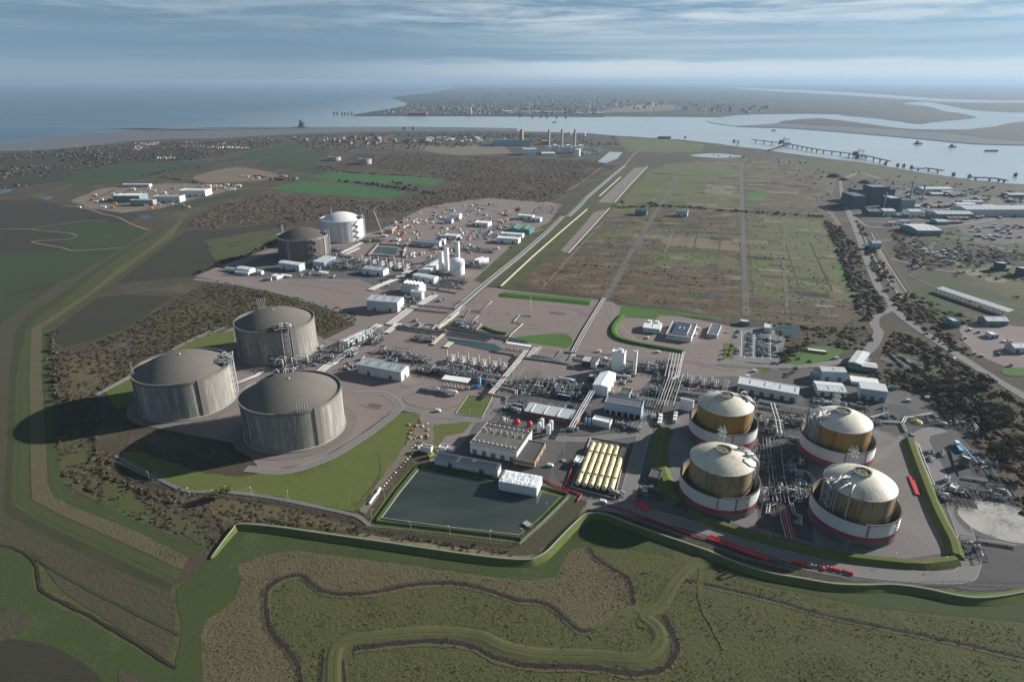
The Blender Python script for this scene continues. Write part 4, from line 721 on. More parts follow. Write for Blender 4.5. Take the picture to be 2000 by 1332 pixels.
def big_tank(key, label, c, R, H, rise, mats, butt, seed, pl=None, masts=None, rail=True, stair=None, nb=4):
 rnd = random.Random(seed); t = thing('storage_tank', label, 'tank', (c[0], c[1], .3)); n = 96
 MB().lathe([(R, 0), (R, H)], n).build('wall', mats[0], t)
 MB().lathe([(R + 1.4, 0), (R + 1.4, .9), (R + .02, .9)], n, smooth=False).build('base_slab', 'concrete_wall', t)
 rim = MB().lathe([(R + .02, H - 2.6), (R + .45, H - 2.5), (R + .45, H), (R - .55, H), (R - .55, H - 1.6), (R - 2.2, H - 1.6)], n, smooth=False).build('rim_beam', mats[2], t)
 if rail:
  h = MB().tube([((R - .1) * math.cos(i * math.pi / 36), (R - .1) * math.sin(i * math.pi / 36), H + 1.1) for i in range(73)], .06, 4)
  for i in range(72): h.bar(((R - .1) * math.cos(i * math.pi / 36), (R - .1) * math.sin(i * math.pi / 36), H), ((R - .1) * math.cos(i * math.pi / 36), (R - .1) * math.sin(i * math.pi / 36), H + 1.1), .07)
  h.build('handrail', 'steel', rim)
 MB().lathe(dome_prof(R - 2.2, H - 1.6, rise + 1.0, 14), n).build('dome_roof', mats[1], t)
 m = MB().lathe([(.9, 0), (.9, 1.2), (.01, 1.4)], 10, c=(0, 0, H + rise - 1.0)); m.build('vent', 'steel_white', t)
 for k in range(nb):
  a = butt + k * 2 * math.pi / nb; ca, sa = math.cos(a), math.sin(a); b = MB(); hw = 2.5; rr = R + .9
  vs = [((R - 1) * ca - s * hw * sa, (R - 1) * sa + s * hw * ca, z) for z in (0.9, H - .2) for s in (-1, 1)] + [(rr * ca - s * hw * sa, rr * sa + s * hw * ca, z) for z in (0.9, H - .2) for s in (-1, 1)]
  b.add(vs, [(4, 5, 7, 6), (0, 4, 6, 2), (5, 1, 3, 7), (2, 6, 7, 3)]); b.build('buttress', mats[2], t)
 if pl is not None:
  platform(t, pl, R, H + 1, 26, rnd, w=20, d=12)
  for o in (-3.5, 3.5, 6): riser(t, pl, R, 1, H + 2.5, o, 'pipe_grey', .45)
 if masts is not None:
  a, cnt, hh, lean = masts; ca, sa = math.cos(a), math.sin(a); pm = MB()
  for i in range(cnt):
   x = (i - cnt / 2) * 2.0
   for dy in (0, 1.6):
    pm.tube([(ca * (R - 1.5 - dy) - sa * x, sa * (R - 1.5 - dy) + ca * x, H - 1), (ca * (R - 1.5 - dy * .3) - sa * (x + lean * i * .25), sa * (R - 1.5 - dy * .3) + ca * (x + lean * i * .25), H + hh)], .24, 5)
   for q in range(3): pm.bar((ca * (R - 1.5) - sa * x, sa * (R - 1.5) + ca * x, H + hh * (q + 1) / 4), (ca * (R - 2.5) - sa * x, sa * (R - 2.5) + ca * x, H + hh * (q + 1.6) / 4), .12)
  pm.bar((ca * (R - 1.5) + sa * cnt, sa * (R - 1.5) - ca * cnt, H + 2), (ca * (R - 1.5) - sa * cnt, sa * (R - 1.5) + ca * cnt, H + 2), .2); pm.build('vent_mast', 'steel', t)
 if stair is not None:
  a0, wdt, flights = stair; s = MB()
  for k in range(flights):
   z0, z1 = 1 + (H - 2) * k / flights, 1 + (H - 2) * (k + 1) / flights
   b0, b1 = (a0, a0 + wdt) if k % 2 == 0 else (a0 + wdt, a0)
   for o in (.6, 2.2): s.bar(((R + o) * math.cos(b0), (R + o) * math.sin(b0), z0), ((R + o) * math.cos(b1), (R + o) * math.sin(b1), z1), .35)
   s.add([((R + o) * math.cos(bb), (R + o) * math.sin(bb), z) for bb, z in ((b0, z0), (b1, z1)) for o in (.6, 2.2)], [(0, 1, 3, 2)])
   for bb in (a0, a0 + wdt): s.bar(((R + 2.2) * math.cos(bb), (R + 2.2) * math.sin(bb), z0 - .5), ((R + 2.2) * math.cos(bb), (R + 2.2) * math.sin(bb), z1 + .5), .2)
  s.build('zigzag_stair', 'steel', t)
 return t
c = TANK3['front']; big_tank('front', 'large grey concrete tank nearest the pond with four roof masts', c, 41.6, 35.4, 12, ('tank_concrete', 'tank_roof', 'tank_buttress'), face_angle(c, 621, 797, 35.4), 1, pl=face_angle(c, 556, 722, 35.4) , masts=(face_angle(c, 592, 800, 35.4), 5, 10, 0))
c = TANK3['left']; big_tank('left', 'large grey concrete tank furthest left with riser pipes on its sunlit side', c, 41.6, 35.6, 12, ('tank_concrete', 'tank_roof', 'tank_buttress'), face_angle(c, 390, 742, 35.6), 2, pl=face_angle(c, 449, 706, 35.6), masts=(face_angle(c, 264, 733, 35.6), 1, 12, 0))
c = TANK3['back']; big_tank('back', 'large grey concrete tank behind the other two with pipes down its front', c, 41.9, 36.5, 11.5, ('tank_concrete', 'tank_roof', 'tank_buttress'), face_angle(c, 574, 643, 36.5), 3, pl=face_angle(c, 556, 647, 36.5), masts=(face_angle(c, 512, 606, 36.5), 5, 13, .6))
c = (-356.2, 1074.0); big_tank('dark', 'dark brown concrete tank in the north works with pale sunlit flank', c, 41.9, 37.1, 12, ('dark_tank', 'dark_roof', 'tank_concrete'), face_angle(c, 632, 462, 37), 4, pl=face_angle(c, 626, 457, 37), masts=(face_angle(c, 545, 455, 37), 3, 14, 0), stair=(face_angle(c, 608, 468, 37), .2, 6))
c = (-322.0, 1206.5); big_tank('white', 'pale grey domed tank in the north works beside the crane', c, 39.8, 38.9, 12, ('white_tank_wall', 'white_tank_roof', 'white_tank_wall'), face_angle(c, 703, 426, 38), 5, pl=face_angle(c, 702, 427, 38), masts=(face_angle(c, 640, 420, 38), 2, 18, 0), stair=(face_angle(c, 690, 433, 38), .22, 7))

# ------------------------------------------------------------------ four domed tanks in white bund walls
def domed_tank(label, c, rust, seed, plat, arm, lad):
 rnd = random.Random(seed); t = thing('domed_tank', label, 'tank', (c[0], c[1], .35)); n = 80
 Rb, Hb, Ri, Hi = 27.2, 17.5, 21.8, 32.0
 MB().lathe([(Rb + .35, 0), (Rb + .35, 4.7)], n).build('bund_base', 'bund_grey', t)
 MB().lathe([(Rb + .30, 4.7), (Rb + .30, 7.7)], n).build('bund_stripe', 'bund_red', t)
 bw = MB().lathe([(Rb + .25, 7.7), (Rb + .25, Hb)], n); bw = bw.build('bund_wall', 'bund_white', t)
 MB().lathe([(Rb + .55, Hb - .4), (Rb + .55, Hb + .15), (Rb - .4, Hb + .15), (Rb - .4, Hb - .6)], n, smooth=False).build('coping', 'steel_dark', bw)
 for q in range(5): MB().lathe([(Rb + .26, 9.2 + q * 1.6), (Rb + .36, 9.24 + q * 1.6), (Rb + .26, 9.3 + q * 1.6)], n, smooth=False).build('tension_band', 'clad_grey', bw)
 MB().lathe([(Rb - .3, Hb - .2), (Rb - .3, .3), (Ri, .3)], n).build('bund_lining', 'bund_inside', t)
 sh = MB().lathe([(Ri, .3), (Ri, Hi)], n).build('shell', rust, t)
 MB().lathe([(Ri, Hi - .7), (Ri + .55, Hi - .5), (Ri + .55, Hi + .1), (Ri + .1, Hi + .15)], n, smooth=False).build('eave_ring', 'cream_dome', sh)
 dm = MB().lathe(dome_prof(Ri + .3, Hi + .1, 7.2, 12), n).build('dome_roof', 'cream_dome', t)
 for k in range(40):
  a = k * math.pi / 20; r = MB()
  prof = dome_prof(Ri + .3, Hi + .1, 7.2, 12); r.tube([(p * math.cos(a), p * math.sin(a), z - .005) for p, z in prof[:9]], .035, 4); r.build('rib', 'cream_dome', dm)
 zt = Hi + 7.2 * (1 - (5.2 / Ri) ** 2); cr = MB().lathe([(5.6, zt - .4), (5.6, zt + 1.3), (5.1, zt + 1.3), (5.1, zt - .2)], 32, smooth=False).build('crown_ring', 'steel', dm)
 MB().lathe([(5.1, zt + .3), (2, zt + .5), (.01, zt + .6)], 24).build('crown_deck', 'bund_inside', cr)
 h = MB()
 for i in range(20): h.bar((5.6 * math.cos(i * .314), 5.6 * math.sin(i * .314), zt + 1), (5.6 * math.cos(i * .314), 5.6 * math.sin(i * .314), zt + 2.6), .12)
 h.tube([(5.6 * math.cos(i * .314), 5.6 * math.sin(i * .314), zt + 2.6) for i in range(21)], .1, 4)
 for i in range(7): a = rnd.uniform(0, 6.3); q = rnd.uniform(1, 4.5); h.tube([(q * math.cos(a), q * math.sin(a), zt), (q * math.cos(a), q * math.sin(a), zt + rnd.uniform(1, 2.5))], .3, 6)
 h.build('crown_pipework', 'steel', cr)
 # catwalk from the crown to the side platform and the platform tower
 for da in (-.06, .06):
  w_ = MB(); ca, sa = math.cos(plat + da), math.sin(plat + da)
  w_.tube([(r * ca, r * sa, Hi + 7.2 * (1 - (r / Ri) ** 2) + .9) for r in (5.6, 9, 13, 17, 20, Ri + 1.5)], .22, 4); w_.build('catwalk_rail', 'steel', t)
 cw = MB()
 for i in range(9):
  r0 = 6 + i * 1.9; zc = Hi + 7.2 * (1 - min(1, r0 / Ri) ** 2) + .5
  cw.add([(r0 * math.cos(plat + s * .05) , r0 * math.sin(plat + s * .05), zc) for s in (-1, 1)] + [((r0 + 1.8) * math.cos(plat + s * .05), (r0 + 1.8) * math.sin(plat + s * .05), Hi + 7.2 * (1 - min(1, (r0 + 1.8) / Ri) ** 2) + .5) for s in (-1, 1)], [(0, 1, 3, 2)])
 cw.build('catwalk', 'steel', t)
 tw = MB(); ca, sa = math.cos(plat), math.sin(plat)
 def W(r, x, z): return (ca * r - sa * x, sa * r + ca * x, z)
 for x in (-3.2, 3.2):
  for r in (Ri + .8, Ri + 4.2): tw.bar(W(r, x, .5), W(r, x, Hi + 3), .42)
 for k in range(9):
  z = 3 + k * 3.6
  for x in (-3.2, 3.2): tw.bar(W(Ri + .8, x, z), W(Ri + 4.2, x, z), .25)
  for r in (Ri + .8, Ri + 4.2): tw.bar(W(r, -3.2, z), W(r, 3.2, z), .25); tw.bar(W(r, -3.2, z), W(r, 3.2, z + 3.4), .2)
 tw = tw.build('stair_tower', 'steel', t)
 for k in range(9):
  st = MB(); z = 3 + k * 3.6; s = 1 if k % 2 else -1
  st.add([W(Ri + 1.5, -2.6 * s, z), W(Ri + 3.5, -2.6 * s, z), W(Ri + 1.5, 2.6 * s, z + 3.5), W(Ri + 3.5, 2.6 * s, z + 3.5)], [(0, 1, 3, 2)]); st.build('stair_flight', 'steel_white', tw)
 for i in range(12):
  m = MB(); a = plat + rnd.uniform(-.45, .45); r0 = rnd.uniform(10, 20); z0 = Hi + 7.2 * (1 - (r0 / Ri) ** 2)
  a2 = plat + rnd.uniform(-.3, .3)
  m.tube([(r0 * math.cos(a), r0 * math.sin(a), z0), (r0 * math.cos(a), r0 * math.sin(a), z0 + 1.8), ((Ri + 1.5) * math.cos(a2), (Ri + 1.5) * math.sin(a2), Hi + 1.8), ((Ri + 1.5) * math.cos(a2), (Ri + 1.5) * math.sin(a2), rnd.uniform(3, 20))], rnd.choice((.25, .35, .5)), 6)
  m.build('roof_pipe', rnd.choice(('pipe_white', 'pipe_grey', 'pipe_grey')), t)
 # big swan neck pipe
 m = MB(); ca2, sa2 = math.cos(arm), math.sin(arm)
 m.tube([(16 * ca2, 16 * sa2, Hi + 3), (16 * ca2, 16 * sa2, Hi + 5.5), (18 * ca2, 18 * sa2, Hi + 6.4), (23 * ca2, 23 * sa2, Hi + 4.5), (24.2 * ca2, 24.2 * sa2, Hi + 2), (24.2 * ca2, 24.2 * sa2, 4)], .65, 8); m.build('swan_neck_pipe', 'pipe_grey', t)
 # lattice mast on the far side, ladders on the bund wall, spiral stair on the shell
 fa = math.pi / 2 - .25; m = MB(); x0, y0 = (Ri + 3.0) * math.cos(fa), (Ri + 3.0) * math.sin(fa)
 for dx, dy in ((-1.8, -1.8), (1.8, -1.8), (1.8, 1.8), (-1.8, 1.8)): m.bar((x0 + dx, y0 + dy, .5), (x0 + dx * .9, y0 + dy * .9, 44), .3)
 for k in range(12):
  z = 2 + k * 3.5
  for (ax, ay), (bx_, by_) in (((-1.8, -1.8), (1.8, -1.8)), ((1.8, -1.8), (1.8, 1.8)), ((1.8, 1.8), (-1.8, 1.8)), ((-1.8, 1.8), (-1.8, -1.8))): m.bar((x0 + ax, y0 + ay, z), (x0 + bx_, y0 + by_, z), .2); m.bar((x0 + ax, y0 + ay, z), (x0 + bx_, y0 + by_, z + 3.5), .16)
 m = m.build('access_tower', 'steel', t)
 MB().box((x0, y0, 40.2), (5.6, 5.6, .25)).box((x0, y0, 36.6), (5.6, 5.6, .25)).build('landing', 'steel', m)
 for a in lad:
  m = MB(); ca3, sa3 = math.cos(a), math.sin(a)
  for k in range(5): m.box(((Rb + .5) * ca3, (Rb + .5) * sa3, 7.2 + k * 2.2), (.5, 1.0, 1.2), a)
  m.build('ladder', 'steel_dark', bw)
 m = MB()
 pts = [((Ri + .5) * math.cos(-2.3 + i * .12), (Ri + .5) * math.sin(-2.3 + i * .12), 1 + i * 1.4) for i in range(20)]
 m.tube(pts, .35, 4); m.build('spiral_stair', 'steel_dark' if rust == 'rusty_steel_pale' else 'steel', sh)
 return t
domed_tank('rusty domed tank by the yellow vessels, pipe neck on its cream roof', (149.0, 388.2), 'rusty_steel_pale', 11, .15, -.45, (-1.9, -1.45, -1.1))
domed_tank('rusty domed tank at the lower corner by the red pallets', (232.3, 360.0), 'rusty_steel_pale', 12, math.pi + .25, -2.3, (-1.75, -.95, -.5))
domed_tank('orange rusty domed tank next to the white tilted hoarding', (177.1, 471.6), 'rusty_steel', 13, .1, .5, (-1.6,))
domed_tank('orange rusty domed tank nearest the grey sheds', (260.2, 444.7), 'rusty_steel', 14, math.pi + .1, 2.5, (-1.8, -1.2))

# ------------------------------------------------------------------ six yellow vessels
a0, a1 = G(1127.7, 949, 2), G(1192.3, 961.5, 2); b0, b1 = G(1159.8, 862, 5), G(1218.4, 872, 5)
nm = ['leftmost', 'second', 'third', 'fourth', 'fifth', 'rightmost']
for i in range(6):
 p = a0.lerp(a1, i / 5); q = b0.lerp(b1, i / 5); p.z = q.z = 0; d = (q - p).normalized(); Ln = (q - p).length; t = thing('pressure_vessel', 'long pale yellow pressure vessel, %s of the row of six' % nm[i], 'vessel', (p.x, p.y, .35), math.atan2(d.y, d.x), 'row of yellow pressure vessels')
 R = 2.15; zc = 3.2; m = MB()
 prof = [(R * math.sin(k * math.pi / 10), R * .8 * (1 - math.cos(k * math.pi / 10))) for k in range(6)] + [(R, Ln - R * .8)] + [(R * math.cos(k * math.pi / 10), Ln - R * .8 + R * .8 * math.sin(k * math.pi / 10)) for k in range(1, 6)]
 vs = []; n = 16
 for r, x in prof:
  for k in range(n): vs.append((x, r * math.cos(2 * math.pi * k / n), zc + r * math.sin(2 * math.pi * k / n)))
 m.add(vs, [(j * n + k, j * n + (k + 1) % n, (j + 1) * n + (k + 1) % n, (j + 1) * n + k) for j in range(len(prof) - 1) for k in range(n)], 0, True); o = m.build('shell', 'vessel_yellow', t)
 for x in (8, Ln * .36, Ln * .64, Ln - 8): MB().bx(x - .8, x + .8, -1.7, 1.7, 0, 2.0).build('saddle', 'concrete_wall', t)
 for x in (14, Ln - 16): MB().bx(x - .5, x + .5, -2.45, 2.45, zc + 2.12, zc + 2.4).build('catwalk', 'steel_dark', t)
 for x in (5, Ln * .5, Ln - 6): MB().lathe([(.4, 0), (.4, 1.0), (.01, 1.0)], 8, c=(x, 0, zc + R - .1)).build('nozzle', 'steel', o)
c0 = (a0 + b1) / 2
ridge('vessel_kerb', [(1116, 952), (1154, 856), (1226, 868), (1200, 975)], [(.3, 0), (.3, 1.0), (-.3, 1.0), (-.3, 0)], 'kerb', False, 'low kerb wall round the yellow vessels', 'wall', closed=True, base=.3)

# ------------------------------------------------------------------ buildings
ZB = .36
def shed(label, FL, FR, yt, BR, roof='gable', mats=('clad_white', 'roof_white'), rise=1.6, ridge_at=.5, doors=0, windows=0, name='shed', cat='building', fascia=None, depth=None, H=None, floor2=False, over=.35, end_doors=0, group=None, doormat='roof_dark'):
 A, B = G(*FL), G(*FR); e1 = (B - A); Lx = e1.length; e1.normalize(); e2 = Vector((-e1.y, e1.x, 0))
 Hh = H if H else HT(FR[0], FR[1], yt); D = depth if depth else abs((G(BR[0], BR[1], Hh) - B).dot(e2)); D = max(2, D)
 t = thing(name, label, cat, (A.x, A.y, ZB), math.atan2(e1.y, e1.x), group); wl, rf = mats[0], mats[1]
 m = MB(); vs = [(x, y, z) for z in (0, Hh) for x, y in ((0, 0), (Lx, 0), (Lx, D), (0, D))]
 m.add(vs, [(0, 1, 5, 4), (1, 2, 6, 5), (2, 3, 7, 6), (3, 0, 4, 7)])
 if roof == 'gable':
  m.add([(0, 0, Hh), (0, D, Hh), (0, D * ridge_at, Hh + rise)], [(1, 0, 2)]); m.add([(Lx, 0, Hh), (Lx, D, Hh), (Lx, D * ridge_at, Hh + rise)], [(0, 1, 2)])
 elif roof == 'gable_u':
  m.add([(0, 0, Hh), (Lx, 0, Hh), (Lx * ridge_at, 0, Hh + rise)], [(0, 1, 2)]); m.add([(0, D, Hh), (Lx, D, Hh), (Lx * ridge_at, D, Hh + rise)], [(1, 0, 2)])
 elif roof == 'mono':
  m.add([(0, 0, Hh), (0, D, Hh), (0, D, Hh + rise)], [(1, 0, 2)]); m.add([(Lx, 0, Hh), (Lx, D, Hh), (Lx, D, Hh + rise)], [(0, 1, 2)]); m.add([(0, D, Hh), (Lx, D, Hh), (Lx, D, Hh + rise), (0, D, Hh + rise)], [(1, 0, 3, 2)])
 wo = m.build('wall', wl, t); o = over; r = MB(); th = .28
 def slab(p):
  P = [Vector(q) for q in p]; r.add(P + [q + Vector((0, 0, th)) for q in P], [(3, 2, 1, 0), (4, 5, 6, 7), (0, 1, 5, 4), (1, 2, 6, 5), (2, 3, 7, 6), (3, 0, 4, 7)])
 if roof == 'gable':
  yr = D * ridge_at; s1 = rise / yr; s2 = rise / (D - yr)
  slab([(-o, -o, Hh - o * s1), (Lx + o, -o, Hh - o * s1), (Lx + o, yr, Hh + rise), (-o, yr, Hh + rise)]); ro = r.build('roof', rf, t)
  r = MB(); slab([(-o, yr, Hh + rise), (Lx + o, yr, Hh + rise), (Lx + o, D + o, Hh - o * s2), (-o, D + o, Hh - o * s2)]); r.build('roof', rf, t)
  MB().bx(-o, Lx + o, yr - .35, yr + .35, Hh + rise + .22, Hh + rise + .42).build('ridge_cap', 'roof_white', ro)
 elif roof == 'gable_u':
  xr = Lx * ridge_at; s1 = rise / xr; s2 = rise / (Lx - xr)
  slab([(-o, -o, Hh - o * s1), (xr, -o, Hh + rise), (xr, D + o, Hh + rise), (-o, D + o, Hh - o * s1)]); ro = r.build('roof', rf, t)
  r = MB(); slab([(xr, -o, Hh + rise), (Lx + o, -o, Hh - o * s2), (Lx + o, D + o, Hh - o * s2), (xr, D + o, Hh + rise)]); r.build('roof', rf, t)
  MB().bx(xr - .35, xr + .35, -o, D + o, Hh + rise + .22, Hh + rise + .42).build('ridge_cap', 'roof_white', ro)
 elif roof == 'mono':
  s = rise / D; slab([(-o, -o, Hh - o * s), (Lx + o, -o, Hh - o * s), (Lx + o, D + o, Hh + rise + o * s), (-o, D + o, Hh + rise + o * s)]); r.build('roof', rf, t)
 else:
  MB().bx(.3, Lx - .3, .3, D - .3, Hh - .5, Hh - .2).build('roof', rf, t)
  fm = fascia or wl
  for k, (x0, x1, y0, y1) in enumerate(((-.15, Lx + .15, -.15, .3), (-.15, Lx + .15, D - .3, D + .15), (-.15, .3, .3, D - .3), (Lx - .3, Lx + .15, .3, D - .3))): MB().bx(x0, x1, y0, y1, Hh - .55, Hh + .45).build('parapet', fm, t)
 if roof == 'gable' and Lx > 16:
  yr = D * ridge_at; nsk = max(3, int(Lx / 6))
  for k in range(nsk):
   x = Lx * (k + .5) / nsk; f0, f1 = .2, .8; z0, z1 = Hh + rise * f0 + th + .03, Hh + rise * f1 + th + .03
   MB().add([(x - .5, yr * f0, z0), (x + .5, yr * f0, z0), (x + .5, yr * f1, z1), (x - .5, yr * f1, z1)], [(0, 1, 2, 3)]).build('skylight', 'roof_dark' if k % 2 else 'clad_white', ro)
 if Lx > 16:
  m = MB()
  for k in range(int(Lx / 5)): m.bx(5 * k + 2.4, 5 * k + 2.55, -.05, .02, 0, Hh)
  m.build('cladding_joints', 'steel', wo)['kind'] = 'stuff'; MB().bx(-.1, Lx + .1, -.28, -.02, Hh - .45, Hh - .2).build('gutter', 'steel_dark', wo)
 for k in range(doors):
  x = Lx * (k + .5) / doors; MB().bx(x - 1.9, x + 1.9, -.08, .05, 0, min(4.2, Hh * .75)).build('roller_door', doormat, wo)
 for k in range(end_doors):
  y = D * (k + .5) / end_doors; MB().bx(Lx - .05, Lx + .08, y - 1.9, y + 1.9, 0, min(4.2, Hh * .75)).build('roller_door', doormat, wo)
 for k in range(windows):
  x = Lx * (k + .5) / windows
  for zf in ((.28, .72) if floor2 else (.55,)): MB().bx(x - min(1.1, Lx / windows * .32), x + min(1.1, Lx / windows * .32), -.06, .05, Hh * zf - .6, Hh * zf + .6).build('window', 'glass_dark', wo)
 return t, Lx, D, Hh
shed('long white shed with blue grey roof before the left tanks', (699.4, 730), (784, 746), 728, (798, 716), mats=('clad_grey', 'roof_grey'), rise=2.6, ridge_at=.72, doors=2, end_doors=1)
shed('tall white compressor shed behind the grass at the north works edge', (717, 606), (777, 611), 592, (795, 582), mats=('clad_grey', 'roof_grey'), rise=2.4, ridge_at=.72, doors=2, end_doors=1)
shed('white shed below the row of white stacks in the north works', (708, 535), (749, 540), 530, (760, 525), mats=('clad_white', 'roof_grey'), rise=2.2, ridge_at=.7, doors=2)
shed('white plant house with louvre openings behind the back tank', (664, 675), (679, 679), 670, (712, 645), 'gable_u', ('clad_white', 'roof_pale'), 1.0, end_doors=4, name='plant_house')
shed('pale cold box building left of the white process tank', (816, 537), (836, 539), 530, (862, 506), 'gable_u', ('clad_grey', 'roof_pale'), 1.5, name='process_building')
shed('low white shed in front of the white process tank', (806, 548), (848, 555), 545, (852, 540), mats=('clad_white', 'roof_white'), rise=1.2, doors=3)
t, Lx, D, Hh = shed('pale fan house with a row of white fins on its roof', (783, 571), (818, 576), 563, (834, 556), 'flat', ('clad_grey', 'roof_pale'), name='fan_house')
for k in range(5):
 m = MB(); x = Lx * (k + .3) / 5; m.add([(x, D * .3, Hh), (x + 4, D * .3, Hh), (x, D * .3, Hh + 4), (x, D * .9, Hh), (x + 4, D * .9, Hh), (x, D * .9, Hh + 4)], [(0, 1, 2), (5, 4, 3), (0, 2, 5, 3), (1, 4, 5, 2)]); m.build('roof_fin', 'clad_white', t)
shed('grey hall with pale gable beside the fan house', (803, 582), (824, 586), 573, (830, 571), 'flat', ('clad_white', 'roof_pale'), name='hall')
shed('pale flat white hut right of the process tank', (926, 517), (936, 519), 510, (946, 502), 'flat', ('clad_white', 'roof_white'), name='hut')
shed('white roofed shed at the foot of the dark tank', (545, 525), (585, 531), 519, (588, 514), mats=('clad_grey', 'roof_white'), rise=1.2, doors=2)
shed('blue white two level shed right of the dark tank base', (612, 521), (634, 524), 514, (640, 503), 'mono', ('clad_blue', 'roof_pale'), 2.5)
shed('white shed with low roof at the north works far corner', (462, 531), (488, 535), 528, (497, 524), mats=('clad_white', 'roof_white'), rise=1.2)
shed('long white cabin in front of the corner shed', (459, 535), (485, 538), 534, (487, 532), mats=('clad_white', 'roof_white'), rise=.8, name='cabin')
shed('small white cabin furthest left in the north works', (440, 529), (456, 531), 526, (458, 524), mats=('clad_white', 'roof_white'), rise=.8, name='cabin')
shed('pale container store on the north works apron', (530, 545), (541, 547), 541, (549, 536), 'flat', ('clad_grey', 'roof_pale'), name='container_store')
shed('pale kiosk beside the container store', (519, 548), (530, 549), 544, (533, 544), 'flat', ('clad_grey', 'roof_pale'), name='kiosk')
shed('white cabin beside the corner shed gable', (500, 535), (511, 537), 531, (513, 529), mats=('clad_white', 'roof_white'), rise=.6, name='cabin')
# middle of the works
t, Lx, D, Hh = shed('long brick workshop with glazed grey roof', (1024, 812), (1128, 831), 822, (1134, 806), 'mono', ('brick_red', 'roof_grey'), 1.0, windows=8, name='workshop')
for k in range(4): MB().bx(Lx * (k + .5) / 4 - .3, Lx * (k + .5) / 4 + .3, 0, D, Hh + .9, Hh + 1.4).build('roof_rib', 'roof_white', t)
shed('blue grey clad shed with dark roof and open dark base', (1180, 808), (1251, 820), 797, (1254, 783), 'flat', ('clad_blue', 'roof_dark'), doors=6, doormat='black_paint')
shed('tall white hall with a double ridged roof', (1157, 770), (1186, 775), 757, (1199, 729), 'gable_u', ('clad_white', 'roof_white'), 1.2, end_doors=3, name='hall')
t, Lx, D, Hh = shed('white windowless block tower beside the white column', (1193, 724), (1217, 728), 691, (1223, 685), 'flat', ('clad_white', 'roof_white'), name='cold_box')
MB().bx(Lx * .45, Lx * .8, D * .3, D * .7, Hh, Hh + 2.5).build('roof_hatch', 'clad_white', t)
shed('slim white column tower right of the white block', (1235, 732), (1241, 733), 688, (1243, 685), 'flat', ('clad_white', 'roof_white'), name='column_tower')
shed('twin grey green cabins beside the pipe loop', (1137, 716), (1150, 718), 707, (1154, 700), 'mono', ('teal_dark', 'roof_grey'), .8, name='cabin')
shed('dark cabin with white end right of its twin', (1153, 718), (1163, 720), 709, (1169, 700), 'mono', ('clad_white', 'roof_dark'), .8, name='cabin')
shed('pair of white equipment containers below the clad shed', (1156, 830), (1190, 838), 827, (1192, 819), 'flat', ('clad_white', 'roof_white'), name='container_store', doors=4, doormat='clad_grey')
shed('small white cabin beside two blue cylinders', (1145, 812), (1153, 814), 808, (1155, 804), 'flat', ('clad_grey', 'roof_white'), name='cabin')
shed('grey switch house with pale roof at the pipe yard edge', (1001, 797), (1021, 801), 793, (1023, 789), 'flat', ('steel_dark', 'roof_pale'), name='switch_house')
shed('little grey hut beside the brick workshop', (1010, 808), (1016, 809), 802, (1018, 799), 'flat', ('clad_grey', 'roof_white'), name='hut')
shed('navy blue container with white roof in the pipe yard', (1088, 778), (1114, 783), 776, (1115, 772), 'flat', ('navy', 'roof_white'), name='container')
shed('dark lean to beside the tall white hall', (1148, 746), (1158, 748), 738, (1165, 731), 'flat', ('teal_dark', 'steel'), name='lean_to')
t, Lx, D, Hh = shed('pale broken walled compound in the rubble yard', (1207, 779), (1228, 783), 771, (1229, 760), 'flat', ('concrete_wall', 'gravel_dark'), name='walled_compound')
# control hall with rows of white roof vents
A0 = G(918.6, 884.5); t, Lx, D, Hh = shed('broad hall with rows of white vents on its stained flat roof', (918.6, 885), (1009, 904), 884, (1034.2, 839), 'flat', ('clad_grey', 'roof_stained'), fascia='concrete_wall', windows=0, name='hall', doors=5)
for r_, (fy, cnt) in enumerate(((.12, 10), (.58, 6), (.66, 8), (.88, 9))):
 for k in range(cnt):
  m = MB().lathe([(.75, 0), (.75, .9), (1.0, 1.0), (.01, 1.8)], 8, c=(Lx * (k + .5 + .3 * (r_ % 2)) / (cnt + .4), D * fy, Hh - .2)); m.build('roof_vent', 'steel_white', t)
shed('buff brick annex with black felt roof', (1002.5, 906), (1044, 914), 904, (1066, 866), 'flat', ('brick_buff', 'roof_felt'), windows=8, name='annex', end_doors=3)
t, Lx, D, Hh = shed('long low shed with solar panels beside the pond', (849, 908), (972, 932), 919, (982, 909), 'mono', ('clad_grey', 'roof_dark'), .8, doors=2)
nx = 26
for i in range(nx):
 for j in range(2):
  x0, x1 = 1.5 + (Lx - 3) * i / nx, 1.5 + (Lx - 3) * (i + .88) / nx; y0, y1 = D * (.12 + .42 * j), D * (.12 + .42 * j + .36); z = Hh + .5
  if 8 < i < 10 or (j == 1 and 14 < i < 17): continue
  m = MB(); m.add([(x0, y0, z + .8 * y0 / D), (x1, y0, z + .8 * y0 / D), (x1, y1, z + .8 * y1 / D), (x0, y1, z + .8 * y1 / D)] + [(x0, y0, z - .1 + .8 * y0 / D), (x1, y0, z - .1 + .8 * y0 / D), (x1, y1, z - .1 + .8 * y1 / D), (x0, y1, z - .1 + .8 * y1 / D)], [(0, 1, 2, 3), (4, 5, 1, 0), (5, 6, 2, 1), (6, 7, 3, 2), (7, 4, 0, 3)]); m.build('solar_panel', 'solar', t)
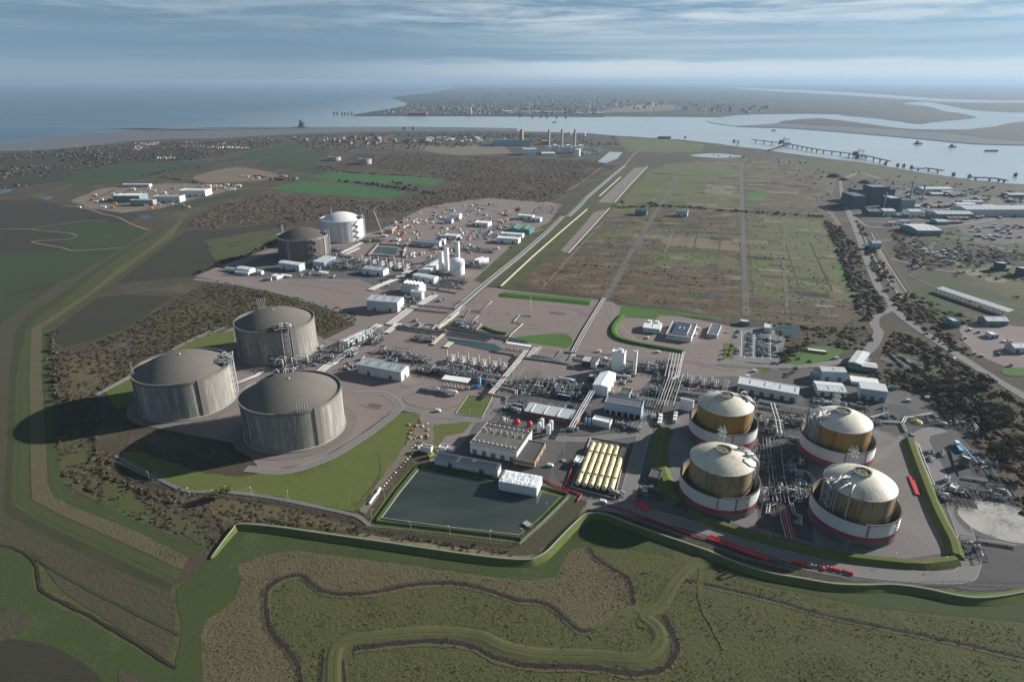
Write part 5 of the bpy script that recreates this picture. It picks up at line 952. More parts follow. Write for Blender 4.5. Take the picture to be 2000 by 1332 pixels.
# sheeted white box standing in the pond
A, B = G(974, 957), G(1048, 971); e = (B - A).normalized(); t = thing('sheeted_structure', 'white sheeted box structure standing in the pond', 'structure', (A.x, A.y, .2), math.atan2(e.y, e.x)); Lx = (B - A).length; Hh = HT(1048, 971, 953.5); D = 15.5
rn = random.Random(3); m = MB(); nx, nz = 24, 6
def wallgrid(p0, p1):
 vs = []; p0, p1 = Vector(p0), Vector(p1); dd = (p1 - p0).normalized(); nn = Vector((dd.y, -dd.x, 0))
 for i in range(nx + 1):
  for k in range(nz + 1): q = p0.lerp(p1, i / nx) + nn * (rn.uniform(-.12, .18) if 0 < i < nx else 0); vs.append((q.x, q.y, Hh * k / nz))
 m.add(vs, [(i * (nz + 1) + k, (i + 1) * (nz + 1) + k, (i + 1) * (nz + 1) + k + 1, i * (nz + 1) + k + 1) for i in range(nx) for k in range(nz)])
for a_, b_ in (((0, 0, 0), (Lx, 0, 0)), ((Lx, 0, 0), (Lx, D, 0)), ((Lx, D, 0), (0, D, 0)), ((0, D, 0), (0, 0, 0))): wallgrid(a_, b_)
m.build('sheeting', 'tarp_white', t); m = MB(); vs = []
for i in range(nx + 1):
 for k in range(9): vs.append((Lx * i / nx, D * k / 8, Hh + (.05 if i in (0, nx) or k in (0, 8) else .05 + rn.uniform(-.05, .55))))
m.add(vs, [(i * 9 + k, (i + 1) * 9 + k, (i + 1) * 9 + k + 1, i * 9 + k + 1) for i in range(nx) for k in range(8)]); m.build('roof_sheet', 'tarp_white', t)
for i in range(13): m = MB(); m.bar((Lx * i / 12, -.3, -.3), (Lx * i / 12, -.3, Hh + .2), .14); m.build('scaffold_pole', 'steel', t)
# office quarter
t, Lx, D, Hh = shed('square office block with a raised solar roof and small courtyard', (1300, 662), (1349, 669), 660, (1357, 633), 'flat', ('clad_white', 'roof_dark'), windows=12, name='office_block', fascia='clad_white')
MB().bx(Lx * .2, Lx * .8, D * .16, D * .86, Hh - .2, Hh + 1.6).build('upper_storey', 'clad_white', t);
for x0, x1, y0, y1 in ((.21, .79, .17, .42), (.21, .79, .60, .85), (.21, .40, .42, .60), (.62, .79, .42, .60)): MB().bx(Lx * x0, Lx * x1, D * y0, D * y1, Hh + 1.6, Hh + 1.85).build('roof_panel', 'solar', t)
MB().bx(Lx * .44, Lx * .58, D * .44, D * .58, Hh + 1.5, Hh + 1.7).build('courtyard', 'glass_dark', t)
t, Lx, D, Hh = shed('white laboratory building left of the square office', (1255, 648), (1288, 652), 644, (1291, 632), 'gable', ('clad_white', 'roof_white'), .8, ridge_at=.75, windows=7, name='laboratory')
for x in (.25, .7): MB().bx(Lx * x - 2.4, Lx * x + 2.4, D * .8, D * 1.05, 0, Hh + 2.6).build('stair_block', 'clad_white', t)
shed('slim grey office right of the square office', (1380, 658), (1400, 661), 655, (1404, 635), 'flat', ('clad_grey', 'roof_dark'), windows=4, name='office_block', fascia='clad_white')
shed('small pale blue canopy hut behind the car park', (1445, 635), (1463, 637), 630, (1465, 625), 'flat', ('teal_clad', 'roof_pale'), name='hut', windows=3)
shed('small grey store at the top of the car park', (1491, 649), (1506, 651), 642, (1506, 633), 'flat', ('clad_grey', 'roof_pale'), name='store')
shed('long white warehouse above the orange tanks', (1439, 765), (1556, 787), 771, (1556, 757), 'gable', ('clad_grey', 'roof_white'), 2.0, ridge_at=.8, doors=6, name='warehouse')
shed('tall grey shed nearest the gate road', (1602, 744), (1650, 746), 728, (1646, 718), 'gable', ('clad_blue', 'roof_pale'), 1.6, ridge_at=.6, doors=2, name='warehouse')
shed('low annex on the left of the tall grey shed', (1582, 741), (1602, 744), 731, (1604, 724), 'flat', ('teal_clad', 'roof_pale'), name='annex', doors=2)
shed('long pale workshop with skylights by the orange tank', (1596, 773), (1652, 778), 768, (1677, 752), 'gable', ('clad_grey', 'roof_pale'), 1.5, doors=3, name='workshop')
shed('grey box shed at the end of the pale workshop', (1677, 779), (1729, 786), 766, (1722, 752), 'mono', ('clad_blue', 'roof_pale'), .8, doors=3)
shed('narrow pale store behind the grey box shed', (1662, 750), (1716, 757), 752, (1712, 742), 'mono', ('clad_grey', 'roof_white'), .5, name='store')
shed('little teal cabin at the right end of the sheds', (1740, 760), (1752, 762), 757, (1752, 754), 'flat', ('teal_clad', 'roof_pale'), name='cabin')
t, Lx, D, Hh = shed('gatehouse with a pale folded roof and teal walls', (1655, 718), (1680, 724), 713, (1706, 692), 'gable_u', ('teal_clad', 'roof_pale'), .9, name='gatehouse', windows=4)
shed('small teal gate office with angled roof', (1682, 724), (1712, 728), 720, (1706, 710), 'gable', ('teal_clad', 'roof_pale'), .9, name='gate_office', windows=4)
shed('white topped long garden store on the gate lawn', (1577, 687), (1616, 692), 689, (1615, 684), 'flat', ('timber', 'roof_white'), name='store')
t, Lx, D, Hh = shed('white roofed pump house beside the round slab', (1872, 908), (1888, 915), 898, (1876, 884), 'flat', ('steel_dark', 'roof_white'), name='pump_house', doors=2)
shed('small white kiosk above the round slab', (1852, 958), (1864, 963), 955, (1862, 945), 'flat', ('clad_grey', 'roof_white'), name='kiosk'); shed('small grey kiosk left of the pump yard', (1843, 940), (1852, 943), 936, (1853, 930), 'flat', ('clad_grey', 'roof_pale'), name='kiosk')
shed('white cabin left of the yellow vessels', (1120, 910), (1132, 913), 904, (1134, 892), 'flat', ('clad_white', 'roof_white'), name='cabin', doors=1)
shed('dark store below the yellow vessels road', (1266, 938), (1286, 943), 936, (1290, 918), 'flat', ('bund_grey', 'gravel_dark'), name='store')
m = MB(); g = G(1297, 935); tag(m.box((0, 0, .4), (5, 10, .6), UA).build('sloped_slab', 'lime_paint', None, (g.x, g.y, .4)), 'lime green slab beside the domed tank', 'slab')
t, Lx, D, Hh = shed('white tilted hoarding in front of the orange domed tank', (1327, 800), (1352, 806), 785, (1353, 800), 'flat', ('clad_white', 'clad_white'), name='hoarding', depth=2.0)
# builders' compound
for lb, a, b, yt, br, mt in [('white open fronted builders cabin by the lawn', (822, 882), (842, 886), 876, (846, 872), ('clad_white', 'gravel_dark')), ('grey builders cabin beside the dark hall', (856, 880), (870, 883), 877, (872, 870), ('clad_grey', 'roof_grey')), ('pale flat container by the builders track', (872, 880), (886, 883), 878, (888, 874), ('clad_grey', 'roof_white'))]:
 shed(lb, a, b, yt, br, 'flat', mt, name='cabin')
# ------------------------------------------------------------------ pump shelter on columns
def shelter(label, FL, FR, yt, D, mat='roof_white', n=8):
 A, B = G(*FL), G(*FR); e = (B - A).normalized(); Lx = (B - A).length; Hh = HT(FR[0], FR[1], yt)
 t = thing('shelter', label, 'shelter', (A.x, A.y, ZB), math.atan2(e.y, e.x))
 MB().bx(-.5, Lx + .5, -.5, D + .5, Hh, Hh + .4).build('roof', mat, t)
 for k in range(n):
  for y in (0, D): m = MB(); m.bar((Lx * k / (n - 1), y, 0), (Lx * k / (n - 1), y, Hh), .3); m.build('post', 'steel', t)
  m = MB(); m.lathe([(.7, 0), (.7, 1.6), (.3, 2.0), (.3, 3.0), (.01, 3.0)], 8, c=(Lx * k / (n - 1), D * .5, 0)); m.build('pump', ('steel', 'pipe_white')[k % 2], t)
 return t
shelter('open pump shelter with white roof beside the blue pump', (864, 758), (913, 765), 748, 9); shelter('small pale canopy on the north works apron', (622, 537), (638, 539), 534, 6, n=4); shelter('flat canopy over the far pump deck', (545, 540), (566, 543), 540, 5, n=4)
shelter('long pale pipe canopy beside the water basin', (990, 683), (1034, 690), 678, 4, n=8)

# ------------------------------------------------------------------ pipelines
def pipes(label, pts, n=3, r=.45, z=1.0, gap=1.4, mat='pipe_white', sup=12.0, name='pipeline', rack=False, smooth=False, mats=None):
 """n parallel pipes along a ground path, on sleepers or on a rack"""
 P = [G(*p) for p in pts]; t = thing(name, label, 'pipeline', (P[0].x, P[0].y, ZB)); o = P[0].copy(); Q = [p - o for p in P]; k = len(Q); nrm = []
 for i in range(k):
  d0 = (Q[i] - Q[i - 1]).normalized() if i else None; d1 = (Q[i + 1] - Q[i]).normalized() if i < k - 1 else None
  if d0 is None: d0 = d1
  if d1 is None: d1 = d0
  b = (d0 + d1); b = b.normalized() if b.length > .2 else d1; nn = Vector((b.y, -b.x, 0)); c_ = max(.4, b.dot(d1)); nrm.append(nn / c_)
 for j in range(n):
  off = (j - (n - 1) / 2) * gap * 1.35; zz = z + (.12 * (j % 2)); m = MB()
  m.tube([(q.x + v.x * off, q.y + v.y * off, zz) for q, v in zip(Q, nrm)], r * (.8 if j % 3 else .92), 8); m.build('pipe', (mats[j % len(mats)] if mats else mat), t)
 s = MB(); wd = (n - 1) * gap * 1.35 + 1.6
 if n > 2 and not rack:
  b = MB(); b.add([(q.x + v.x * e * wd / 2, q.y + v.y * e * wd / 2, .12) for q, v in zip(Q, nrm) for e in (-1, 1)], [(2 * i, 2 * i + 1, 2 * i + 3, 2 * i + 2) for i in range(k - 1)]); b.build('pipe_bed', 'dark_underlay', t)  # dark strip added under the bundle to darken the gaps between pipes
 for i in range(k - 1):
  d = Q[i + 1] - Q[i]; ln = d.length; cnt = max(1, min(40, int(ln / sup))); a = math.atan2(d.y, d.x)
  for c_ in range(cnt):
   p = Q[i] + d * ((c_ + .5) / cnt)
   if rack:
    nn = Vector((-math.sin(a), math.cos(a), 0))
    for sd in (-1, 1): s.bar((p.x + nn.x * sd * wd / 2, p.y + nn.y * sd * wd / 2, 0), (p.x + nn.x * sd * wd / 2, p.y + nn.y * sd * wd / 2, z + .8), .3)
    s.bar((p.x - nn.x * wd / 2, p.y - nn.y * wd / 2, z - r - .15), (p.x + nn.x * wd / 2, p.y + nn.y * wd / 2, z - r - .15), .3)
   else: s.box((p.x, p.y, (z - r) / 2), (.6, wd, max(.1, z - r)), a)
 s.build('support', 'steel_dark' if rack else 'gravel_ring', t)['kind'] = 'stuff'; return t
pipes('bundle of grey white pipes along the pipeline corridor', [(892, 606), (954, 552), (1018, 500), (1070, 454), (1100, 424)], 5, .5, gap=1.8, mats=('pipe_white', 'steel_dark', 'pipe_grey'))
pipes('grey white pipe bundle from the crossing to the far pool', [(1110, 425), (1132, 404), (1147, 387), (1220, 325)], 5, .55, gap=1.9, mats=('pipe_white', 'steel_dark', 'pipe_grey'))
pipes('single bright cream pipe along the green corridor', [(978, 561), (1040, 503), (1100, 450), (1147, 410)], 2, .75, gap=1.6, mat='pipe_cream'); pipes('single bright cream pipe in the far corridor', [(1170, 385), (1212, 347)], 2, .75, gap=1.6, mat='pipe_cream')
pipes('white pipe edging the paved strip', [(1110, 496), (1150, 452), (1190, 408)], 2, .55); pipes('white pipe edging the far paved strip', [(1200, 397), (1232, 360), (1265, 326)], 2, .6)
pipes('twin white pipes crossing the pink yard', [(1119, 690), (1142, 647), (1168, 604), (1180, 584)], 3, .5, 1.1, 1.6); pipes('white pipe loop below the tear shaped lawn', [(1119, 690), (1098, 687), (1086, 703), (1043, 695), (1055, 680)], 3, .45, 1.0, 1.3); pipes('outer white pipe loop below the twin pipes', [(1121, 694), (1109, 711), (1070, 705), (1030, 700), (1046, 681)], 3, .45, 1.0, 1.3)
pipes('zigzag white pipe from the red mast', [(1035, 618), (1016, 616), (1003, 630), (1021, 634), (998, 655), (988, 670)], 1, .55, .9); pipes('angled cream pipe at the left of the pink yard', [(961, 590), (938, 610), (920, 606), (908, 620), (900, 618)], 1, .55, .9); pipes('short white pipe beside the valve cluster', [(935, 618), (922, 630)], 1, .5, .9); pipes('short white pipe above the grass sickle', [(941, 634), (930, 646)], 1, .5, .9)
pipes('white pipe bundle down from the fan house to the yard', [(850, 578), (828, 592), (800, 606), (775, 625), (760, 636)], 5, .55, 1.0, 1.8); pipes('white pipe bundle between the two compressor sheds', [(800, 530), (770, 548), (740, 560), (724, 568)], 4, .6, 1.0, 2.0); pipes('white pipes running to the pale grey tank', [(665, 497), (685, 488), (712, 473)], 3, .7, 1.2, 2.4); pipes('white pipe behind the row of white stacks', [(672, 500), (692, 491), (702, 486)], 2, .7, 1.0, 2.2)
pipes('dark pipe trench bundle to the water basin', [(905, 600), (880, 620), (858, 640)], 4, .5, .8, 1.4, mats=('pipe_grey', 'pipe_white')); pipes('cream pipes at the yard corner', [(895, 612), (872, 632), (855, 643)], 2, .8, .9, 1.9, mat='pipe_cream'); pipes('cream pipes over the basin end', [(873, 650), (856, 664), (845, 675)], 3, .55, 1.2, 1.4, mat='pipe_cream'); pipes('short cream pipes in the basin', [(882, 670), (870, 680)], 4, .5, .9, 1.3, mat='pipe_cream')
pipes('grey square pipe frame on the pink yard', [(812, 645), (830, 633), (852, 636), (840, 650)], 2, .5, .8, 1.2, mat='pipe_grey'); pipes('white pipe bundle below the pipe frame', [(755, 652), (768, 642), (780, 634)], 5, .5, .9, 1.3); pipes('white pipe bundle at the bend near the back tank', [(722, 650), (735, 640), (742, 636)], 6, .5, .9, 1.4); pipes('pipe bundle at the foot of the louvred plant house', [(688, 685), (702, 674), (714, 664)], 5, .45, .9, 1.2)
pipes('white pipes crossing before the front tank', [(625, 728), (640, 716), (655, 708)], 5, .55, .9, 1.6); pipes('pipe run from the bend to the front tank', [(645, 714), (668, 698), (690, 684)], 5, .5, 1.5, 1.5, mats=('pipe_grey', 'pipe_white')); pipes('white pipes behind the front tank towards the left tank', [(512, 728), (500, 736), (470, 748), (455, 752)], 3, .45, 1.0, 1.3)
pipes('elevated white pipes from the basin to the cross rack', [(1028, 693), (1010, 716), (988, 742), (970, 765), (958, 778)], 3, .55, 5, 1.5, rack=True, name='pipe_rack'); pipes('elevated pipe bridge past the blue pump', [(926, 735), (950, 742), (990, 748)], 2, .5, 6, 1.4, rack=True, name='pipe_rack'); pipes('low pipe bridge towards the dark pipe yard', [(960, 762), (985, 767), (1008, 772), (1008, 780)], 2, .5, 5, 1.4, rack=True, name='pipe_rack')
pipes('long pipe rack over the brick workshop yard', [(1006, 783), (1050, 789), (1100, 797), (1135, 803)], 3, .4, 5, 1.3, rack=True, mats=('pipe_grey', 'steel'), name='pipe_rack'); pipes('covered conveyor like rack beside the brick workshop', [(1157, 775), (1140, 805), (1115, 850)], 3, .6, 7, 1.5, rack=True, mats=('pipe_grey', 'pipe_white', 'pipe_grey'), name='pipe_rack')
pipes('tall white pipe bundle right of the white block', [(1320, 700), (1315, 725), (1310, 748)], 5, .45, 6, 2.4, rack=True, name='pipe_rack'); pipes('single tall white pipe at the bundle end', [(1334, 698), (1328, 722), (1323, 745), (1312, 752)], 2, .5, 6, 1.4, rack=True, name='pipe_rack'); pipes('dense pipe rack down to the kiosks', [(1318, 738), (1306, 772), (1296, 802)], 7, .36, 5, 1.9, rack=True, mats=('pipe_white', 'steel_dark', 'pipe_grey', 'pipe_white', 'pipe_grey'), name='pipe_rack'); pipes('cross pipe rack left of the kiosks', [(1302, 795), (1275, 790), (1250, 786)], 3, .45, 5, 1.3, rack=True, name='pipe_rack'); pipes('cross pipe rack behind the white hoarding', [(1315, 772), (1360, 778), (1400, 782)], 3, .5, 5, 1.4, rack=True, name='pipe_rack')
pipes('long pipe pair behind the pump rows', [(1125, 700), (1200, 712), (1270, 720), (1322, 728)], 4, .5, 3, 1.5, rack=True, mats=('pipe_grey', 'steel_dark'), name='pipe_rack'); pipes('dark pipe trench along the pink yard edge', [(870, 640), (930, 650), (985, 662), (1030, 672)], 4, .5, 1.2, 1.6, mats=('steel_dark', 'pipe_grey'))
pipes('long pipe rack below the compressor shed', [(790, 600), (830, 604), (890, 610)], 4, .5, 4, 1.5, rack=True, mats=('steel_dark', 'pipe_grey', 'steel_white'), name='pipe_rack'); pipes('trench rack above the pink yard frame', [(775, 640), (830, 648), (900, 655), (960, 664)], 5, .5, 1.5, 1.6, rack=True, mats=('steel_dark', 'pipe_grey', 'steel_dark'), name='pipe_rack'); pipes('pipe rack behind the turbine row yard', [(830, 560), (870, 566), (905, 572)], 4, .5, 4, 1.4, rack=True, mats=('steel_dark', 'pipe_grey'), name='pipe_rack')
pipes('rack of grey pipes beside the vaporiser row', [(825, 720), (880, 735), (950, 748)], 5, .45, 4, 1.3, rack=True, mats=('pipe_grey', 'steel_dark', 'pipe_white'), name='pipe_rack'); pipes('white roofed rack in the domed tank alley', [(1506, 800), (1515, 830), (1520, 860)], 2, .9, 6, 2.2, rack=True, name='pipe_rack'); pipes('red floored walkway rack below the domed tanks', [(1527, 1000), (1533, 1030), (1542, 1062)], 4, .5, 4, 1.3, rack=True, mats=('red_pipe', 'steel'), name='pipe_rack')
pipes('pale cross pipes behind the orange tanks', [(1480, 790), (1530, 800), (1590, 810)], 4, .4, 4, 1.3, rack=True, name='pipe_rack'); pipes('pipe cluster running up the domed tank alley', [(1520, 990), (1512, 940), (1508, 900), (1505, 865)], 6, .3, 4, 2.0, rack=True, mats=('steel_dark', 'steel', 'steel_white', 'steel_dark'), name='pipe_rack'); pipes('second pipe cluster in the domed tank alley', [(1535, 975), (1526, 935), (1520, 890)], 4, .3, 3, 2.0, rack=True, mats=('steel', 'steel_dark'), name='pipe_rack')
for lb, pts in [('left loop of fat grey pipes below the alley', [(1515, 985), (1500, 990), (1498, 1005), (1510, 1009), (1524, 1000)]), ('right loop of fat grey pipes below the alley', [(1545, 985), (1550, 1005), (1562, 1010), (1562, 1025), (1550, 1020)]), ('square pipe loop at the alley top', [(1540, 855), (1560, 858), (1558, 872), (1540, 868)]), ('pipe frame round the sunken sump', [(1542, 920), (1575, 924), (1588, 938), (1586, 950), (1545, 945)]),
    ('angled white pipe behind the right orange tank', [(1700, 818), (1735, 808), (1755, 818)]), ('hexagon of white pipes round the yellow mound', [(1762, 828), (1768, 818), (1790, 815), (1820, 810), (1830, 818)]), ('white pipe below the yellow mound', [(1705, 825), (1760, 828), (1768, 845)]), ('long white pipe at the right yard', [(1790, 868), (1803, 905), (1822, 950)]), ('white pipe above the round slab', [(1880, 935), (1930, 943)]), ('bright pipe below the round slab', [(1908, 1058), (1950, 1064), (1985, 1070)]), ('pale pipe by the far right yard', [(1895, 820), (1908, 840), (1905, 850)])]:
 pipes(lb, pts, 2, .5, 1.0, 1.3, mats=('pipe_white', 'pipe_grey'))
for lb, pts, n in [('long red fire main along the perimeter road', [(1180, 985), (1230, 1000), (1300, 1026), (1340, 1042), (1420, 1066)], 1), ('bundle of red pipes lying by the perimeter road', [(1385, 1050), (1440, 1072), (1500, 1094)], 4), ('red pipe with a bend at the bundle end', [(1420, 1066), (1508, 1096), (1522, 1086)], 1), ('red pipe from the white cabin to the pond corner', [(1119, 908), (1110, 935), (1102, 955)], 1), ('long red pipe at the pond corner', [(1058, 933), (1080, 946), (1105, 957), (1136, 968), (1128, 980)], 1), ('red pipe stub beside the pond lawn', [(1080, 955), (1110, 962)], 1), ('bent red pipe left of the red heap', [(1234, 968), (1237, 980), (1246, 988)], 1)]:
 pipes(lb, pts, n, .42 if n > 1 else .5, .7, .9, mat='red_pipe', sup=18)
tt = thing('pipe_stack', 'heap of red pipes beside the domed tank', 'pipe stack', (*G(1255, 990).xy, ZB), VA - .5)
for k in range(7): m = MB(); m.tube([(-6 + k * .3, -2 + k * .75, .4 + .3 * (k % 2)), (6 - k * .5, -2.5 + k * .8, .4 + .3 * (k % 2))], .4, 6); m.build('pipe', 'red_pipe', tt)
tt = thing('pallet_row', 'long red painted pallets on the tank compound floor', 'pallets', (*G(1785, 950).xy, ZB), math.atan2(*(lambda a, b: (a.y - b.y, a.x - b.x))(G(1778, 930), G(1795, 972))))
for k in range(9): MB().bx(-12 + k * 2.8, -12 + k * 2.8 + 2.6, -1.6 + (1.2 if k > 6 else 0), 1.6, 0, .9).build('pallet', 'red_paint', tt)
tt = thing('crate_row', 'row of red crates and pipes on the perimeter road', 'crates', (*G(1600, 1108).xy, ZB), math.atan2(*(lambda a, b: (b.y - a.y, b.x - a.x))(G(1550, 1098), G(1650, 1116))))
rn = random.Random(9)
for k in range(16):
 x = -16 + k * 2.3; ln = rn.choice((.7, 1.0, 2.0)); MB().box((x, rn.uniform(-.7, .7), .6), (ln, rn.uniform(1.5, 3), 1.0 + rn.random()), rn.uniform(-.2, .2)).build('crate', rn.choice(('red_paint', 'red_paint', 'red_pipe', 'steel')), tt)

# ------------------------------------------------------------------ process modules
def module(label, px, py, Lx, Ly, Hh, seed, n=14, nv=3, rz=None, mats=('pipe_grey', 'steel_dark', 'steel', 'pipe_white', 'steel_dark', 'steel'), lev=2, name='process_module', frame=True, pr=(.2, .5)):
 rn = random.Random(seed); g = G(px, py); t = thing(name, label, 'pipework', (g.x, g.y, ZB), VA if rz is None else rz)
 MB().bx(-Lx / 2 - 1, Lx / 2 + 1, -Ly / 2 - 1, Ly / 2 + 1, -.05, .12).build('pad', 'dark_underlay', t)  # dark ground and shade under the module, put into one dark slab
 if frame:
  f = MB(); nx, ny = max(2, int(Lx / 6) + 1), max(2, int(Ly / 6) + 1)
  xs = [-Lx / 2 + Lx * i / (nx - 1) for i in range(nx)]; ys = [-Ly / 2 + Ly * i / (ny - 1) for i in range(ny)]
  for x in xs:
   for y in ys: f.bar((x, y, 0), (x, y, Hh), .22)
  for l_ in range(1, lev + 1):
   z = Hh * l_ / lev
   for x in xs: f.bar((x, -Ly / 2, z), (x, Ly / 2, z), .2)
   for y in ys: f.bar((-Lx / 2, y, z), (Lx / 2, y, z), .2)
  f.build('frame', 'steel_dark', t)
 for i in range(n):
  m = MB(); z = rn.uniform(.6, Hh); x, y = rn.uniform(-Lx / 2, Lx / 2), rn.uniform(-Ly / 2, Ly / 2); r = rn.uniform(*pr); pts = [(x, y, rn.uniform(.1, Hh * .5)), (x, y, z)]
  for s in range(rn.randint(1, 3)):
   if rn.random() < .6: x = max(-Lx / 2, min(Lx / 2, x + rn.choice((-1, 1)) * rn.uniform(2, Lx * .6)))
   else: y = max(-Ly / 2, min(Ly / 2, y + rn.choice((-1, 1)) * rn.uniform(2, Ly * .6)))
   pts.append((x, y, z))
  if rn.random() < .6: pts.append((x, y, rn.uniform(0, z * .6)))
  m.tube(pts, r, 6); m.build('pipe', rn.choice(mats), t)
 for i in range(nv):
  m = MB(); x, y = rn.uniform(-Lx * .45, Lx * .45), rn.uniform(-Ly * .45, Ly * .45); R = rn.uniform(.7, 1.5)
  if rn.random() < .5: m.lathe([(.01, .4), (R, .9), (R, rn.uniform(2, Hh)), (R * .6, Hh * 1.0 + .5), (.01, Hh + .8)], 10, c=(x, y, 0))
  else:
   l2 = rn.uniform(2, 4); m.tube([(x - l2, y, 1.8), (x - l2 + .5, y, 1.8), (x + l2 - .5, y, 1.8), (x + l2, y, 1.8)], [R * .6, R, R, R * .6], 10)
  m.build('vessel', rn.choice(('steel_white', 'steel', 'pipe_grey')), t)
 for i in range(max(2, n // 3)):
  m = MB(); x, y = rn.uniform(-Lx / 2, Lx / 2), rn.uniform(-Ly / 2, Ly / 2); m.box((x, y, rn.uniform(.5, Hh * .8)), (rn.uniform(.6, 1.8), rn.uniform(.6, 1.6), rn.uniform(.6, 1.4))); m.build('valve_box', rn.choice(('steel_white', 'steel', 'steel_dark', 'steel')), t)
 return t
MOD = [('pipe tangle at the foot of the back tank', 552, 716, 30, 14, 10, 16, 4), ('pipe tangle with yellow valve behind the front tank', 585, 712, 22, 16, 8, 16, 3), ('pipe rack mass beside the louvred plant house', 668, 690, 34, 14, 7, 18, 4), ('steel pipe tower beside the louvred plant house', 730, 668, 16, 20, 16, 26, 4),
       ('dark pipe deck below the plant house', 640, 703, 30, 14, 6, 16, 3), ('grey pipe deck behind the long white shed', 770, 692, 40, 10, 6, 22, 6), ('grey pipe deck at the shed end', 808, 704, 34, 14, 6, 20, 5), ('little pump skid on the pink yard', 828, 664, 26, 12, 4, 14, 4), ('valve cluster on the yard beside the cream pipes', 905, 633, 26, 16, 4, 14, 4), ('white meter skid on the pink yard', 912, 642, 18, 10, 3, 10, 4),
       ('dark process deck under the vaporiser row', 880, 728, 40, 22, 6, 26, 6), ('dark process deck at the right of the vaporisers', 935, 738, 36, 22, 6, 26, 6), ('pipework at the cross rack corner', 975, 752, 24, 16, 5, 14, 3), ('white pipe bits by the long shed gable', 826, 728, 18, 8, 4, 10, 2),
       ('low black pipe yard left of the navy container', 1055, 762, 60, 26, 4, 26, 5), ('low black pipe yard right of the navy container', 1125, 770, 34, 22, 5, 18, 4), ('dark bar racks in the pipe yard', 1085, 752, 50, 14, 3, 18, 4), ('pumps and vessels right of the white column', 1262, 722, 46, 16, 6, 26, 8), ('vessel cluster beside the white block tower', 1228, 728, 14, 16, 9, 14, 5),
       ('small pipework beside the dark cabins', 1176, 712, 16, 16, 6, 12, 4), ('pipework under the dense rack', 1290, 770, 22, 22, 5, 16, 3), ('pipe deck before the white warehouse', 1360, 768, 40, 14, 5, 20, 5), ('steelwork between the orange tanks', 1500, 835, 22, 24, 7, 20, 4), ('steelwork right of the alley top', 1545, 825, 26, 14, 6, 16, 4), ('pipe deck left in the tank alley', 1492, 905, 14, 28, 6, 18, 4),
       ('pipe deck right in the tank alley', 1548, 905, 16, 16, 5, 14, 3), ('yellow railed valve platform in the tank alley', 1525, 965, 18, 14, 7, 22, 4), ('left manifold below the tank alley', 1487, 965, 16, 14, 5, 16, 4), ('right manifold below the tank alley', 1572, 972, 16, 14, 5, 16, 3), ('pipework against the lower right domed tank', 1588, 980, 8, 10, 10, 12, 2), ('pipework against the lower left domed tank', 1489, 985, 5, 10, 12, 12, 1),
       ('grey pumps behind the right orange tank', 1640, 792, 46, 10, 3, 18, 6), ('white pipes on the yellow mound pad', 1812, 825, 28, 12, 2, 14, 4), ('black pipe store at the right fence', 1868, 825, 14, 24, 2.5, 16, 2), ('pumps and pipes left of the round slab', 1868, 975, 20, 16, 3, 14, 4), ('valve rows above the round slab', 1905, 965, 30, 14, 3, 18, 5), ('pipe bundle at the corner of the round slab', 1898, 1075, 10, 18, 4, 14, 2), ('lattice boom lying at the right yard', 1915, 910, 8, 26, 2, 10, 2), ('steel heap on the far right yard', 1955, 960, 16, 16, 2, 10, 2),
       ('pipe mass below the dark tank', 640, 512, 60, 24, 8, 30, 6), ('pipe mass right of the dark tank shed', 672, 522, 60, 26, 9, 34, 8), ('pipe deck by the white stacks', 700, 515, 50, 22, 6, 24, 6), ('pipe deck behind the white stacks', 660, 503, 60, 24, 6, 26, 6), ('pipe deck at the right of the white stacks', 745, 512, 60, 20, 6, 26, 6), ('red and grey parts near the far white tank', 655, 490, 30, 16, 5, 16, 3), ('plant below the far crane', 725, 470, 50, 18, 5, 20, 5),
       ('pipework left of the white process tank', 850, 535, 24, 14, 6, 16, 4), ('dark pipe skid before the white process tank', 885, 552, 40, 18, 6, 24, 5), ('teal pipe skid at the rack end', 880, 560, 30, 10, 4, 14, 3), ('pipework right of the white process tank', 925, 520, 40, 26, 6, 20, 5), ('pipes behind the white columns', 870, 512, 40, 20, 7, 20, 5), ('machine row left of the fan house', 765, 590, 24, 10, 4, 12, 3), ('pipes between shed and fan house', 800, 592, 30, 14, 5, 16, 4), ('scattered dark steel in the north yard', 935, 490, 60, 22, 3, 18, 3), ('pipe spools in the north yard', 880, 488, 50, 14, 3, 16, 3),
       ('small skid with stairs by the square lawn', 1000, 800, 12, 10, 5, 10, 2), ('lattice steel beside the clad shed', 1222, 832, 18, 8, 4, 14, 2), ('timber and steel stack below the clad shed', 1232, 838, 14, 8, 4, 12, 2), ('pipework beside the yellow vessels cabin', 1132, 905, 8, 10, 4, 8, 2), ('pump skid at the vessel row end', 1202, 965, 10, 6, 3, 8, 2), ('valves on the road beside the domed tank', 1272, 965, 16, 10, 2.5, 12, 2)]
for i, (lb, x, y, lx, ly, h, n, nv) in enumerate(MOD): module(lb, x, y, lx, ly, h, 100 + i, *((n // 2, 1) if x > 1780 else (n, nv)), pr=(.1, .24) if x > 1780 else (.16, .36), mats=('steel_dark', 'steel', 'pipe_grey', 'steel_dark') if x > 1780 or 1485 < x < 1580 else ('pipe_grey', 'steel_dark', 'steel', 'pipe_white', 'steel_dark', 'steel'))

